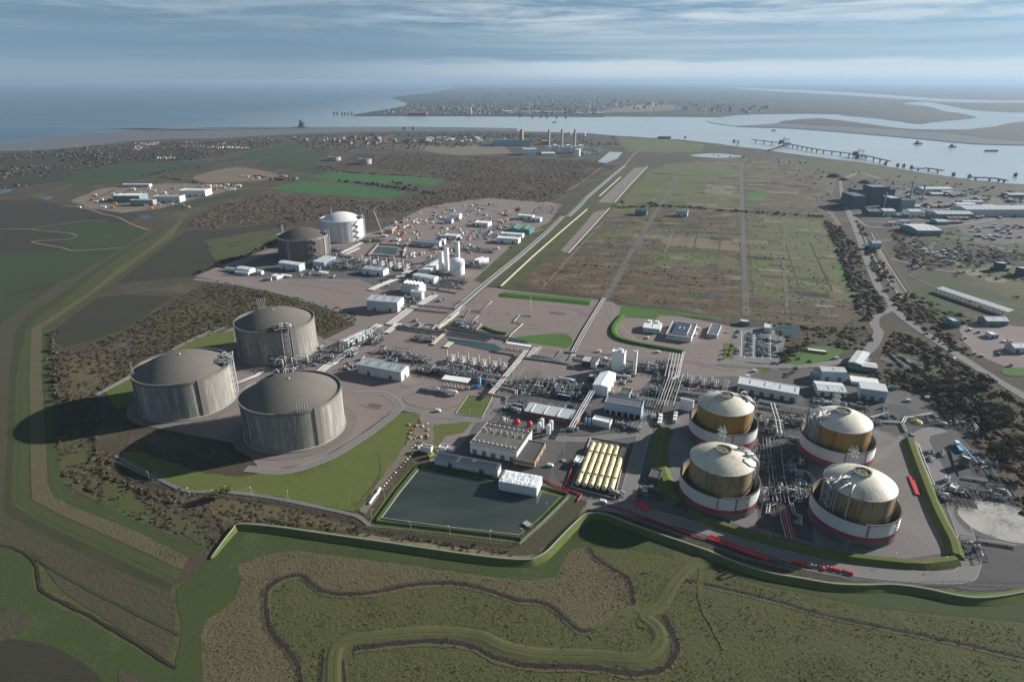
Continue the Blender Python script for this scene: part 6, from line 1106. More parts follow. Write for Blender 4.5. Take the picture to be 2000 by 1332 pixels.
# ------------------------------------------------------------------ vaporiser rows
def vaporiser(label, px, py, red, group, h=13, s=1.0):
 g = G(px, py); t = thing('vaporiser', label, 'vaporiser', (g.x, g.y, ZB), VA, group)
 MB().bx(-2.5 * s, 2.5 * s, 0, 12 * s, 0, 3 * s).build('bath', 'concrete_wall', t); MB().bx(-2.2 * s, 2.2 * s, 3 * s, 8 * s, 3 * s, 4.2 * s).build('cover', 'steel', t)
 MB().lathe([(.75 * s, 0), (.75 * s, h), (.6 * s, h), (.6 * s, h - .5)], 10, c=(-3.4 * s, 5 * s, 0)).build('stack', 'steel_white', t)
 m = MB(); m.tube([(-1.6 * s, -2.2 * s, 1.9 * s), (1.6 * s, -2.2 * s, 1.9 * s)], 1.5 * s, 12); b = m.build('blower', 'red_paint' if red else 'steel', t)
 m = MB(); m.tube([(0, -2.2 * s, 3 * s), (0, 0, 4.5 * s), (0, 4 * s, 5 * s), (-3.2 * s, 5 * s, 5 * s)], .6 * s, 8); m.build('duct', 'steel_white', t)
 for x in (1.4, 3.4): m = MB(); m.tube([(x * s, -4 * s, .8 * s), (x * s, 1 * s, 1.4 * s), (x * s, 1 * s, 5.6 * s), (x * s, 12 * s, 5.6 * s)], .32 * s, 6); m.build('pipe', 'pipe_white', t)
 MB().bx(-1.8 * s, 0, 9 * s, 11 * s, 3 * s, 6 * s).build('housing', 'steel_white', t)
ordn = ['first', 'second', 'third', 'fourth', 'fifth', 'sixth']
for i in range(6): x, y = 876 + i * 20.6, 710 + i * 3.4; vaporiser('vaporiser with white stack, %s from the shed end of the central row' % ordn[i], x, y, i > 0, 'central vaporiser row')
for i in range(6): x, y = 708 + i * 16.2, 518 + i * 2.1; vaporiser('vaporiser with white stack, %s from the dark tank in the north row' % ordn[i], x, y, False, 'north vaporiser row', 15, 1.25)
for i in range(4): x, y = 1346 + i * 24, 754 + i * 3.2; vaporiser('vaporiser with white stack, %s from the pipe rack above the orange tank' % ordn[i], x, y, i < 3, 'south vaporiser row', 11)
# white process columns and tank of the north works
for lb, x, y, yt, w_ in [('tall white cold box column left of the process tank', 861, 536, 493, 7.8), ('tall white cold box column against the process tank', 872, 529, 486, 7.2), ('tall white cold box column behind the process tank', 893, 508, 474, 6.8)]:
 g = G(x, y); h = HT(x, y, yt); wm = w_ * (math.hypot(g.y, CAMH)) / FPX; t = thing('cold_box', lb, 'column', (g.x, g.y, ZB), VA)
 MB().bx(-wm / 2, wm / 2, 0, wm, 0, h).build('casing', 'clad_white', t); MB().bx(-wm / 2 - .2, wm / 2 + .2, -.2, wm + .2, h, h + .6).build('cap', 'steel_white', t)
 m = MB()
 for k in range(8): m.bar((wm / 2 + .4, .4, h * k / 8), (wm / 2 + .4, wm - .4, h * k / 8 + h / 8), .2)
 m.build('ladder', 'steel', t)
t = thing('process_tank', 'white steel tank with spiral stair in the north works', 'tank', (-85.3, 965.6, ZB)); MB().lathe([(11.6, 0), (11.6, 21.2)], 48).build('shell', 'clad_white', t); MB().lathe(dome_prof(11.8, 21.2, 4, 8), 48).build('dome_roof', 'clad_white', t)
m = MB(); m.tube([(11.9 * math.cos(-2.7 + i * .1), 11.9 * math.sin(-2.7 + i * .1), .5 + i * .86) for i in range(24)], .4, 4); m.build('spiral_stair', 'steel', t)
m = MB(); m.tube([(11.7 * math.cos(i * .2618), 11.7 * math.sin(i * .2618), 22.4) for i in range(25)], .12, 4); m.build('handrail', 'steel', t)
# silos, cylinders, domes, tanks of the middle works
def cyl(name, label, px, py, r, h, mat, cat='tank', dome=.5, group=None, legs=0):
 g = G(px, py); t = thing(name, label, cat, (g.x, g.y, ZB), 0, group); z0 = 1.2 if legs else 0
 MB().lathe([(r, z0), (r, z0 + h)], 20).build('shell', mat, t); MB().lathe(dome_prof(r, z0 + h, dome, 5), 20).build('top', mat, t)
 for k in range(legs): a = k * 2 * math.pi / legs + .4; m = MB(); m.bar((r * .8 * math.cos(a), r * .8 * math.sin(a), 0), (r * .8 * math.cos(a), r * .8 * math.sin(a), z0 + .3), .3); m.build('leg', 'steel', t)
 m = MB(); m.tube([(r + .25, 0, .2), (r + .25, 0, z0 + h), (r * .5, 0, z0 + h + dome + .4)], .12, 5); m.build('pipe', 'steel', t); return t
for lb, x, y in [('white silo front left of the four by the brick workshop', 1053, 846), ('white silo back left of the four by the brick workshop', 1058, 838), ('white silo front right of the four by the brick workshop', 1071, 850), ('white silo back right of the four by the brick workshop', 1076, 842)]: cyl('silo', lb, x, y, 1.9, 8.5, 'clad_white', legs=4)
for lb, x, y, mt in [('dark grey domed tank left of the red ones', 982, 826, 'steel'), ('red domed tank left of its twin', 1010, 830, 'red_paint'), ('red domed tank beside the silos', 1034, 834, 'red_paint')]: cyl('domed_vessel', lb, x, y, 3.0 if mt == 'steel' else 2.5, 2.6, mt, dome=1.9, legs=6)
cyl('gas_cylinder', 'light blue upright cylinder left of its twin', 1143, 832, 1.0, 6.5, 'lightblue_paint', legs=3); cyl('gas_cylinder', 'light blue upright cylinder beside the white containers', 1150, 833, 1.0, 6.5, 'lightblue_paint', legs=3)
def bullet(label, px, py, Ln, r, mat, rz=VA, z=1.0):
 g = G(px, py); t = thing('horizontal_vessel', label, 'vessel', (g.x, g.y, ZB), rz); m = MB(); m.tube([(-Ln / 2, 0, z + r), (-Ln / 2 + r * .35, 0, z + r), (-Ln / 2 + r, 0, z + r), (Ln / 2 - r, 0, z + r), (Ln / 2 - r * .35, 0, z + r), (Ln / 2, 0, z + r)], [r * .25, r * .8, r, r, r * .8, r * .25], 14); m.build('shell', mat, t)
 for x in (-Ln * .3, Ln * .3): MB().bx(x - .4, x + .4, -r * .8, r * .8, 0, z + r * .35).build('saddle', 'concrete_wall', t)
bullet('white horizontal vessel in the pipe yard', 1103, 746, 17, 1.7, 'clad_white'); bullet('white horizontal vessel below the tall column', 1216, 738, 16, 1.3, 'clad_white'); bullet('long white tank on legs before the pump shelter', 882, 771, 13, 1.9, 'clad_white'); bullet('short white tank left of the long one', 855, 766, 7, 1.9, 'clad_white'); bullet('white vessel by the white block tower', 1180, 706, 6, 2.0, 'clad_white')
bullet('grey vessel below the far white tank', 716, 474, 18, 2.6, 'steel')
g = G(935, 758); t = thing('blue_pump', 'blue pump unit with tall blue column', 'pump', (g.x, g.y, ZB), VA); MB().bx(-1, 1, 2, 4, 0, 10).build('column', 'lightblue_paint', t); MB().bx(-4, .5, -2, 1, 0, 3).build('casing', 'blue_paint', t); m = MB(); m.tube([(-4, -.5, 2), (-6, -.5, 2)], 1.3, 12); m.build('motor', 'lightblue_paint', t)
# white kiosks at the rack end
for lb, x, y in [('white pipe kiosk at the rack end', 1287, 832), ('white stepped cabinet right of the kiosk', 1317, 826)]:
 g = G(x, y); t = thing('kiosk', lb, 'kiosk', (g.x, g.y, ZB), UA)
 for k in range(3): MB().bx(k * 5, k * 5 + 4.8, -1.6, 1.6, 0, 3 + k * .7).build('cabinet', 'clad_white', t)
# masts, lamp posts, crane
def mast(label, px, py, yt, mat, r=.35, base=True):
 g = G(px, py); h = HT(px, py, yt); t = thing('mast', label, 'mast', (g.x, g.y, ZB)); MB().lathe([(r, 0), (r * .5, h), (.01, h)], 8).build('pole', mat, t)
 MB().bx(-1.6, 1.6, -1.6, 1.6, 0, .8).build('plinth', 'concrete_wall', t); m = MB()
 for k in range(2): m.bar((-1.0, 0, h - 1 - k * 1.5), (1.0, 0, h - 1 - k * 1.5), .2)
 m.build('crossarm', 'steel', t)
mast('tall slim flare mast with red tip on the pink yard', 1036, 618, 579, 'pipe_cream', .5); mast('tall grey lightning mast left of the yellow vessels', 1101, 901, 842, 'steel', .3); mast('lamp mast among the orange tank sheds', 1510, 772, 738, 'steel', .25); mast('mast behind the office lawn', 1419, 650, 615, 'steel', .25); mast('dark mast on the yellow mound pad', 1782, 850, 812, 'steel', .2)
def lamp(px, py, label, h=7):
 g = G(px, py); t = thing('lamp_post', label, 'lamp post', (g.x, g.y, ZB), random.uniform(0, 6), 'lamp posts of the works'); MB().lathe([(.12, 0), (.07, h)], 6).build('pole', 'steel_white', t); m = MB(); m.bar((0, 0, h), (.9, 0, h + .1), .1); m.build('arm', 'steel_white', t); MB().box((1.1, 0, h + .1), (.9, .4, .25)).build('lamp', 'clad_white', t)
for lb, pl in [('lamp post on the near rim of the pond', [(803, 1036), (879, 1046), (957, 1055)]), ('lamp post on the lawn before the concrete tanks', [(293, 938), (371, 968), (492, 967), (563, 974), (355, 838), (417, 828)]), ('lamp post left of the pond by the dirt track', [(751, 974), (726, 1012)]), ('lamp post on the pond right bank', [(1070, 1000), (1022, 1050)]), ('lamp post on the grass bank below the domed tanks', [(1425, 1034), (1502, 1062), (1650, 1076), (1745, 1096), (1845, 1108)]), ('lamp post beside the square lawn', [(918, 812), (868, 815)]), ('lamp post in the pink yard', [(1060, 725), (1120, 728), (1172, 700)]), ('lamp post by the entrance road', [(1352, 668), (1395, 712), (1480, 735), (1540, 730)])]:
 for x, y in pl: lamp(x, y, lb)
g = G(749, 463); t = thing('crawler_crane', 'white lattice crane with raised jib beside the far tank', 'crane', (g.x, g.y, ZB)); k2 = G(735, 463); hk = HT(735, 463, 414)
J = [Vector((0, 0, 2)), Vector((k2.x - g.x, 0, hk)), Vector((G(701, 463).x - g.x, 6, HT(701, 463, 402)))]
for i, nm_ in ((0, 'boom'), (1, 'jib')):
 m = MB(); a, b = J[i], J[i + 1]
 for dx, dy in ((-1, -1), (1, -1), (1, 1), (-1, 1)): m.bar(a + Vector((dx, dy, 0)) * .8, b + Vector((dx, dy, 0)) * .5, .28)
 for k in range(14): p, q = a.lerp(b, k / 14), a.lerp(b, (k + 1) / 14); m.bar(p + Vector((-.9, -.9, 0)), q + Vector((.9, .9, 0)), .2); m.bar(p + Vector((.9, -.9, 0)), q + Vector((-.9, .9, 0)), .2)
 m.build(nm_, 'steel_white', t)
m = MB(); m.bar(J[1], J[1] + Vector((1, 0, 9)), .4); m.bar(J[1] + Vector((1, 0, 9)), J[2], .15); m.bar(J[1] + Vector((1, 0, 9)), Vector((6, 0, 3)), .15); m.build('mast', 'steel_white', t)
MB().bx(-3, 7, -2.5, 2.5, 1.2, 4).build('cab', 'clad_white', t); MB().bx(-4, 4, -3.5, -2, 0, 1.3).bx(-4, 4, 2, 3.5, 0, 1.3).build('track', 'steel_dark', t)
g = G(735, 445); t = thing('tower_jib', 'second pale crane jib crossing the first', 'crane', (g.x, g.y, ZB)); a = Vector((G(692, 445).x - g.x, 0, HT(692, 445, 415))); b = Vector((G(728, 445).x - g.x, 0, HT(728, 445, 401)))
m = MB(); m.bar(a + Vector((0, .6, 0)), b + Vector((0, .6, 0)), .35); m.bar(a - Vector((0, .6, 0)), b - Vector((0, .6, 0)), .35)
for k in range(12): m.bar(a.lerp(b, k / 12) + Vector((0, .6, 0)), a.lerp(b, (k + 1) / 12) - Vector((0, .6, 0)), .2)
m.build('jib', 'pipe_cream', t); m = MB(); m.bar(a, Vector((a.x, a.y, 0)), .4); m.build('mast', 'pipe_cream', t)
# fences
def fence(label, pts, h=2.6, step=4.0, mat='fence_mesh', rails=5):
 P = densify([G(*p) for p in pts], step, False); o = P[0].copy(); t = thing('fence', label, 'fence', (o.x, o.y, ZB)); m = MB()
 for p in P: m.bar((p.x - o.x, p.y - o.y, 0), (p.x - o.x, p.y - o.y, h), .12)
 m.build('posts', mat, t)['kind'] = 'stuff'
 for k in range(rails):
  m = MB(); z = h * (k + 1) / rails; m.tube([(p.x - o.x, p.y - o.y, z) for p in P], .06, 4, smooth=False); m.build('rail', mat, t)
fence('grey mesh fence along the near side of the pond', [(722, 1028), (780, 1036), (880, 1050), (960, 1060), (1015, 1066)], 3.0, 3); fence('grey mesh fence from the pond corner to the road', [(1015, 1066), (1060, 1025), (1110, 975)], 3.0, 3); fence('perimeter fence behind the left tank', [(192, 774), (255, 738), (330, 690), (410, 650)], 3.0, 4); fence('perimeter fence at the foot of the lawn', [(228, 905), (300, 940), (410, 965), (535, 978), (690, 1010), (722, 1026)], 2.6, 5); fence('fence behind the domed tank perimeter road', [(1180, 996), (1320, 1045), (1450, 1092), (1600, 1130), (1760, 1142), (1890, 1140), (2000, 1145)], 2.4, 5); fence('fence along the right edge of the works', [(1800, 772), (1870, 830), (1920, 890), (1985, 1000)], 2.6, 5); fence('white railed fence beside the gate road', [(1400, 713), (1500, 722), (1560, 722)], 1.6, 5); fence('fence between works and heath', [(955, 558), (1050, 572), (1190, 588), (1440, 636), (1470, 642)], 2.6, 6)

# small skids repeated all over the central works
def skid_proto(seed):
 rn = random.Random(seed); out_ = []; m = MB(); m.bx(-2.6, 2.6, -1.4, 1.4, 0, .35); out_.append(('base_frame', m, 'steel_dark'))
 m = MB(); m.tube([(-2, .3, 1.1), (.2, .3, 1.1)], .6, 8); out_.append(('motor', m, rn.choice(('steel', 'lightblue_paint', 'steel_dark', 'steel'))))
 m = MB(); m.lathe([(.7, .3), (.7, 1.6 + seed % 3), (.3, 2.1 + seed % 3), (.01, 2.2 + seed % 3)], 8, c=(1.4, -.2, 0)); out_.append(('vessel', m, rn.choice(('steel_white', 'steel', 'pipe_grey'))))
 m = MB(); m.tube([(-2.4, -.9, .3), (-2.4, -.9, 2.2), (1.5, -.9, 2.2), (2.4, -.9, 1.0)], .22, 6); m.tube([(.2, .3, 1.2), (.2, 1.2, 1.2), (.2, 1.2, 3)], .2, 6); out_.append(('pipe', m, rn.choice(('pipe_white', 'pipe_grey', 'steel'))))
 m = MB(); m.bx(2.0, 2.5, .4, 1.2, .3, 1.8); out_.append(('control_box', m, 'steel_white'))
 res = []
 for nm_, m, mt in out_:
  me = bpy.data.meshes.new(nm_); me.from_pydata(m.v, [], m.f); me.materials.append(MAT(mt)); res.append((nm_, me))
 return res
SK = [skid_proto(k) for k in range(6)]; rn = random.Random(55)
for where, (x0, x1, y0, y1), n in [('on the vaporiser deck', (860, 1000, 715, 748), 26), ('in the black pipe yard', (1015, 1150, 745, 790), 26), ('between the domed tanks', (1492, 1580, 800, 985), 26), ('beside the white stacks of the north works', (650, 790, 505, 530), 22), ('by the white column tower', (1165, 1320, 705, 760), 20), ('behind the long white shed', (750, 840, 690, 712), 12), ('on the right hand yard', (1800, 1960, 860, 980), 14), ('behind the orange tanks', (1580, 1740, 785, 830), 16), ('in the north yard by the square basin', (790, 905, 462, 520), 26), ('in front of the dark tank', (560, 660, 517, 545), 16), ('round the fan house', (745, 900, 545, 600), 24), ('beside the cream pipes', (780, 930, 610, 650), 14), ('before the front tank pipes', (600, 720, 680, 725), 16), ('along the brick workshop', (985, 1150, 795, 845), 16), ('beside the clad shed', (1170, 1290, 760, 840), 18)]:
 for k in range(n):
  p = SK[rn.randrange(6)]; g = G(rn.uniform(x0, x1), rn.uniform(y0, y1)); t = thing('pump_skid', 'small steel pump skid ' + where, 'pump skid', (g.x, g.y, ZB + .1), rn.choice((VA, UA, VA + math.pi)), 'pump skids ' + where); sc = rn.uniform(.8, 1.4); t.scale = (sc, sc, sc)
  for nm_, me in p: o = bpy.data.objects.new(nm_, me); COL.objects.link(o); o.parent = t

# ------------------------------------------------------------------ distant things
def tower(label, px, py, yt, r0, r1, mat, name='chimney', cat='chimney', band=None, group=None, n=14):
 g = G(px, py); h = HT(px, py, yt); t = thing(name, label, cat, (g.x, g.y, .3), 0, group); MB().lathe([(r0, 0), (r1, h), (r1 * .7, h), (r1 * .7, h - 2)], n).build('shaft', mat, t)
 MB().lathe([(r1 + .5, h - 3), (r1 + .5, h - 1.5)], n).build('collar', band or 'steel_dark', t); return t
def block(label, x0, x1, yb, yt, D, mats=('clad_grey', 'roof_pale'), roof='flat', name='shed', rise=3.0, doors=0, skew=0.0, cat='building', group=None):
 return shed(label, (x0, yb), (x1, yb + skew), yt, None, roof, mats, rise, name=name, depth=D, doors=doors, cat=cat, group=group)
# power station with three chimneys
for i, x in enumerate((1071.5, 1096.5, 1121.5)):
 tower('slim grey power station chimney, %s of three' % ('leftmost', 'middle', 'rightmost')[i], x, 299, 253.5, 5.5, 4.6, 'chimney_concrete', group='power station chimneys')
 block('grey boiler house under the %s chimney' % ('leftmost', 'middle', 'rightmost')[i], x - 4, x + 8, 300, 287, 40, ('clad_grey', 'roof_pale'), name='boiler_house'); block('pale turbine block right of the %s chimney' % ('leftmost', 'middle', 'rightmost')[i], x + 9, x + 18, 299, 284.5, 36, ('clad_white', 'roof_white'), name='turbine_block')
block('long blue grey hall of the old power station', 962, 1036, 285, 274, 60, ('clad_blue', 'roof_dark'), 'flat', 'power_hall'); tower('square buff tower beside the old power station hall', 1018.5, 284, 253.5, 9, 8.5, 'brick_buff', 'water_tower', 'tower', n=4)
block('low white annex before the power station hall', 1020, 1048, 303, 292, 50, ('clad_white', 'roof_white'), 'gable'); block('white canteen block beside the power station', 1058, 1084, 304, 300, 40, ('clad_white', 'roof_white'), 'gable', 'canteen'); block('red and grey shed behind the chimneys', 1058, 1070, 283, 276, 40, ('red_paint', 'roof_grey'))
for i, (x, y, r, h) in enumerate([(1127, 305, 13, 26), (1113, 264, 8, 14), (1141, 266, 8, 16)]):
 g = G(x, y); t = thing('fuel_tank', ('white tank right of the power station chimneys', 'small white tank by the far shore', 'second white tank by the far shore')[i], 'tank', (g.x, g.y, .3)); MB().lathe([(r, 0), (r, h)], 24).build('shell', 'clad_white', t); MB().lathe(dome_prof(r, h, 2, 4), 24).build('roof', 'clad_white', t)
rn = random.Random(21)
for i in range(26): x = rn.uniform(1140, 1172); y = 291 + rn.uniform(0, 12); block('small pale plant unit beside the power station', x, x + rn.uniform(1.5, 4), y, y - rn.uniform(1.5, 5), rn.uniform(8, 18), (rn.choice(('clad_white', 'clad_grey', 'steel')), 'roof_white'), name='plant_unit', group='plant units of the power station')
for i in range(40): x = rn.uniform(825, 1000); y = 270 + rn.uniform(0, 11) + (x - 900) * .01; block('small pale industrial shed on the far heath', x, x + rn.uniform(2, 8), y, y - rn.uniform(1, 3), rn.uniform(10, 30), (rn.choice(('clad_white', 'clad_grey', 'house_wall')), rn.choice(('roof_white', 'roof_pale', 'roof_grey'))), 'gable', name='industrial_shed', group='sheds on the far heath', rise=2)
# two old tanks, dark tanks
for lb, (x, y, r, h), mt in [('old grey open tank in the scrub, left of the pair', (-669, 2492, 23.5, 13), 'chimney_concrete'), ('old grey open tank in the scrub, right of the pair', (-530, 2381, 23.5, 18), 'chimney_concrete'), ('dark tank on the right meadow', (776, 988, 8.3, 12.5), 'teal_dark'), ('dark tank at the right picture edge', (790.6, 958, 9.5, 12.2), 'teal_dark')]:
 t = thing('storage_tank', lb, 'tank', (x, y, .3)); MB().lathe([(r, 0), (r, h), (r - .4, h), (r - .4, h - 1)], 40, smooth=False).build('shell', mt, t); MB().lathe([(r - .4, h - 1), (r * .5, h - .4), (.01, h)], 40).build('roof', 'dark_roof' if mt != 'teal_dark' else 'roof_grey', t)
# wind turbines across the water
for i, (x, yb, yh, rot) in enumerate([(1034, 223.5, 201, .2), (1150.7, 223.5, 200, .9), (1271, 224.5, 200, .5), (1377.5, 224, 203, .1)]):
 g = G(x, yb); h = HT(x, yb, yh); t = thing('wind_turbine', 'white wind turbine on the far shore, %s from the sea' % ordn[i], 'wind turbine', (g.x, g.y, .3), 0, 'wind turbines on the far shore'); MB().lathe([(3.2, 0), (2.2, h)], 12).build('tower', 'turbine_white', t); MB().box((0, 0, h + 2), (5, 12, 5)).build('nacelle', 'turbine_white', t)
 for k in range(3):
  a = rot + k * 2.094; m = MB(); Lb = h * .52; m.tube([(0, -7, h + 2), (math.sin(a) * Lb * .3, -7, h + 2 + math.cos(a) * Lb * .3), (math.sin(a) * Lb, -7, h + 2 + math.cos(a) * Lb)], [1.6, 2.4, .5], 6); m.build('blade', 'turbine_white', t)
# the town across the water
rn = random.Random(31); kinds = [('house_white', 'house_roof'), ('house_wall', 'house_roof'), ('brick_buff', 'roof_dark'), ('house_white', 'roof_dark'), ('brick_red', 'house_roof')]; LOOK = ['pale walled brown roofed', 'brown walled', 'buff walled grey roofed', 'pale walled grey roofed', 'red brick']
def house_mesh(w, d, h, r):
 m = MB(); m.add([(x, y, z) for z in (0, h) for x, y in ((-w / 2, -d / 2), (w / 2, -d / 2), (w / 2, d / 2), (-w / 2, d / 2))] + [(-w / 2, 0, h + r), (w / 2, 0, h + r)], [(0, 1, 5, 4), (2, 3, 7, 6), (1, 2, 6, 9, 5), (3, 0, 4, 8, 7)], 0); m.add([(-w / 2 - .3, -d / 2 - .4, h - .3), (w / 2 + .3, -d / 2 - .4, h - .3), (w / 2 + .3, 0, h + r), (-w / 2 - .3, 0, h + r), (w / 2 + .3, d / 2 + .4, h - .3), (-w / 2 - .3, d / 2 + .4, h - .3)], [(0, 1, 2, 3), (3, 2, 4, 5)], 1)
 m.add([(w * .3 + a, b, z) for z in (h + r * .5, h + r + 1.2) for a, b in ((-.5, -.5), (.5, -.5), (.5, .5), (-.5, .5))], [(4, 5, 6, 7), (0, 1, 5, 4), (1, 2, 6, 5), (2, 3, 7, 6), (3, 0, 4, 7)], 0); return m
def house_set(scale):
 out_ = []
 for w_, r_ in kinds:
  for q in range(2):
   m = house_mesh((9 + 5 * q) * scale, (8 + 2 * q) * scale, 5.2 * scale, 3 * scale); me = bpy.data.meshes.new('house'); me.from_pydata(m.v, [], m.f); me.materials.append(MAT(w_)); me.materials.append(MAT(r_)); me.polygons.foreach_set('material_index', m.m); out_.append(me)
 return out_
def inpoly(p, poly):
 x, y = p; c = False; j = len(poly) - 1
 for i in range(len(poly)):
  (xi, yi), (xj, yj) = poly[i], poly[j]
  if (yi > y) != (yj > y) and x < (xj - xi) * (y - yi) / (yj - yi) + xi: c = not c
  j = i
 return c
def part_of(x, x0, x1): return ('left end', 'left half', 'middle', 'right half', 'right end')[max(0, min(4, int((x - x0) / (x1 - x0) * 5)))]
def place_houses(polyg, n, meshes, what, group, seed, name='house'):
 rn = random.Random(seed); W = [tuple(G(*p).xy) for p in polyg]; xs = [p[0] for p in W]; ys = [p[1] for p in W]; px0, px1 = min(p[0] for p in polyg), max(p[0] for p in polyg); k = 0
 while k < n:                                   # short streets with houses on both sides
  a = rn.choice((.25, .25, 1.8, -.5)) + rn.uniform(-.12, .12); d = Vector((math.cos(a), math.sin(a), 0)); nn = Vector((-d.y, d.x, 0)); o = Vector((rn.uniform(min(xs), max(xs)), rn.uniform(min(ys), max(ys)), 0)); kk = rn.randrange(5)
  for i in range(rn.randint(5, 11)):
   for sd in (-1, 1):
    q = o + d * (i * 15) + nn * sd * 11
    if k >= n or not inpoly(q.xy, W) or rn.random() < .15: continue
    kd = kk if rn.random() < .6 else rn.randrange(5); ob = bpy.data.objects.new(name, meshes[kd * 2 + rn.randrange(2)]); COL.objects.link(ob); ob.location = (q.x, q.y, .3); ob.rotation_euler.z = a + rn.uniform(-.06, .06); z_ = rn.uniform(.9, 1.25); ob.scale = (z_, z_, z_); x = PX(q)[0]; tag(ob, '%s house at the %s of %s' % (LOOK[kd], part_of(x, px0, px1), what), 'house', group); k += 1
HS = house_set(.62); HB = house_set(1.5)
VIL = [(232, 284), (300, 279), (420, 277), (520, 271), (556, 276), (520, 288), (440, 302), (380, 314), (300, 316), (250, 306)]
place_houses(VIL, 215, HS, 'the village by the left shore', 'houses of the village', 41)
place_houses([(735, 221), (800, 209), (900, 205), (1130, 207), (1130, 222), (900, 224), (740, 224)], 80, HB, 'the town across the water', 'town across the water', 42, 'town_house')
def house_stuff(name, label, polyg, n, scale, seed):
 rn = random.Random(seed); xs = [p[0] for p in polyg]; ys = [p[1] for p in polyg]; m = MB(); k = 0
 while k < n:
  x, y = rn.uniform(min(xs), max(xs)), rn.uniform(min(ys), max(ys))
  if not inpoly((x, y), polyg): continue
  g = G(x, y); s = scale * rn.uniform(.7, 1.6); a = rn.uniform(0, 3); q = rn.randrange(3); h = house_mesh(11 * s, 8 * s, 5 * s, 3 * s)
  ca, sa = math.cos(a), math.sin(a); o = len(m.v); m.v += [(g.x + vx * ca - vy * sa, g.y + vx * sa + vy * ca, vz + .3) for vx, vy, vz in h.v]
  for f, mi in zip(h.f, h.m): m.f.append(tuple(i + o for i in f)); m.m.append(q * 2 + mi); m.sm.append(False)
  k += 1
 tag(m.build(name, ['town_pale', 'town_dark', 'house_wall', 'house_roof', 'town_dark', 'town_pale']), label, None, None, 'stuff')
house_stuff('far_town', 'dense pale roofs of the town and port across the water', [(730, 222.5), (800, 206), (880, 201), (1000, 203), (1180, 207), (1180, 223.5), (900, 225)], 330, 1.5, 43); house_stuff('far_suburb', 'faint scatter of buildings on the hazy island', [(860, 187), (1000, 184), (1060, 190), (1400, 205), (1500, 210), (1480, 222), (1250, 215), (1000, 198), (870, 192)], 130, 2.2, 44)
house_stuff('shore_hamlet', 'scattered sheds and roofs right of the village', [(560, 272), (640, 268), (800, 272), (830, 280), (760, 284), (640, 284)], 40, 1.4, 45)
# port warehouses and red shed at the far shore
for i in range(16): x = rn.uniform(940, 1170); y = rn.uniform(219, 224.5); block('long pale port shed on the far shore', x, x + rn.uniform(8, 24), y, y - rn.uniform(1.2, 2.2), rn.uniform(40, 90), (rn.choice(('town_pale', 'clad_blue', 'brick_red', 'town_dark')), rn.choice(('town_pale', 'roof_grey', 'town_dark'))), 'gable', 'port_shed', 4, group='port sheds on the far shore')
block('long dark red port shed at the far shore point', 796, 833, 226, 221, 60, ('brick_red', 'brick_red'), 'gable', 'port_shed', 5); block('white silo block in the far port', 910, 921, 224, 211, 40, ('clad_white', 'roof_white'), name='port_tower')
t = thing('quay', 'dark quay edge along the far port', 'quay', (*G(690, 226.5).xy, -1.5)); o = G(690, 226.5); m = MB(); P = [G(x, y) - o for x, y in ((690, 226.3), (780, 226.6), (900, 227), (1100, 228), (1180, 228.6))]
m.tube([(p.x, p.y, 1.5) for p in P], 4, 4, smooth=False); m.build('quay_wall', 'pile', t)
for x, y in [(653, 223.5), (659, 223.7), (668, 224), (674, 223.5), (680, 224), (687, 223.5), (1015, 229), (1040, 230), (1056, 229.5), (1068, 230), (1087, 230.5), (1105, 230.5)]:
 g = G(x, y); m = MB(); m.box((0, 0, 6), (14, 14, 12)); m.box((0, 0, 13), (20, 20, 3)); m.box((3, 0, 18), (3, 3, 8)); tag(m.build('mooring_dolphin', 'pile', None, (g.x, g.y, -1.6)), 'dark mooring dolphin off the far port', 'dolphin', 'mooring dolphins off the far port')
g = G(590.5, 249.5); t = thing('sea_fort', 'round brown stone fort tower standing in the shallows', 'fort', (g.x, g.y, -1.5)); MB().lathe([(26, 0), (24, 14), (20, 16), (20, 30), (12, 32), (12, 38), (.01, 38)], 20, smooth=False).build('tower', 'pile', t); MB().bx(-14, -2, -6, 6, 38, 48).build('lookout', 'pile', t); MB().bx(-50, 50, -22, 18, 0, 4).build('plinth', 'pile', t)
for lb, x in (('dark timber beacon pair off the shore, left one', 789), ('dark timber beacon pair off the shore, right one', 807)):
 g = G(x, 257); t = thing('beacon', lb, 'beacon', (g.x, g.y, -1.5)); m = MB()
 for a, b in ((-6, -6), (6, -6), (6, 6), (-6, 6)): m.bar((a, b, 0), (a * .8, b * .8, 26), 1.6)
 m.build('pile_frame', 'pile', t); MB().box((0, 0, 20), (11, 11, 14)).build('hut', 'pile', t)
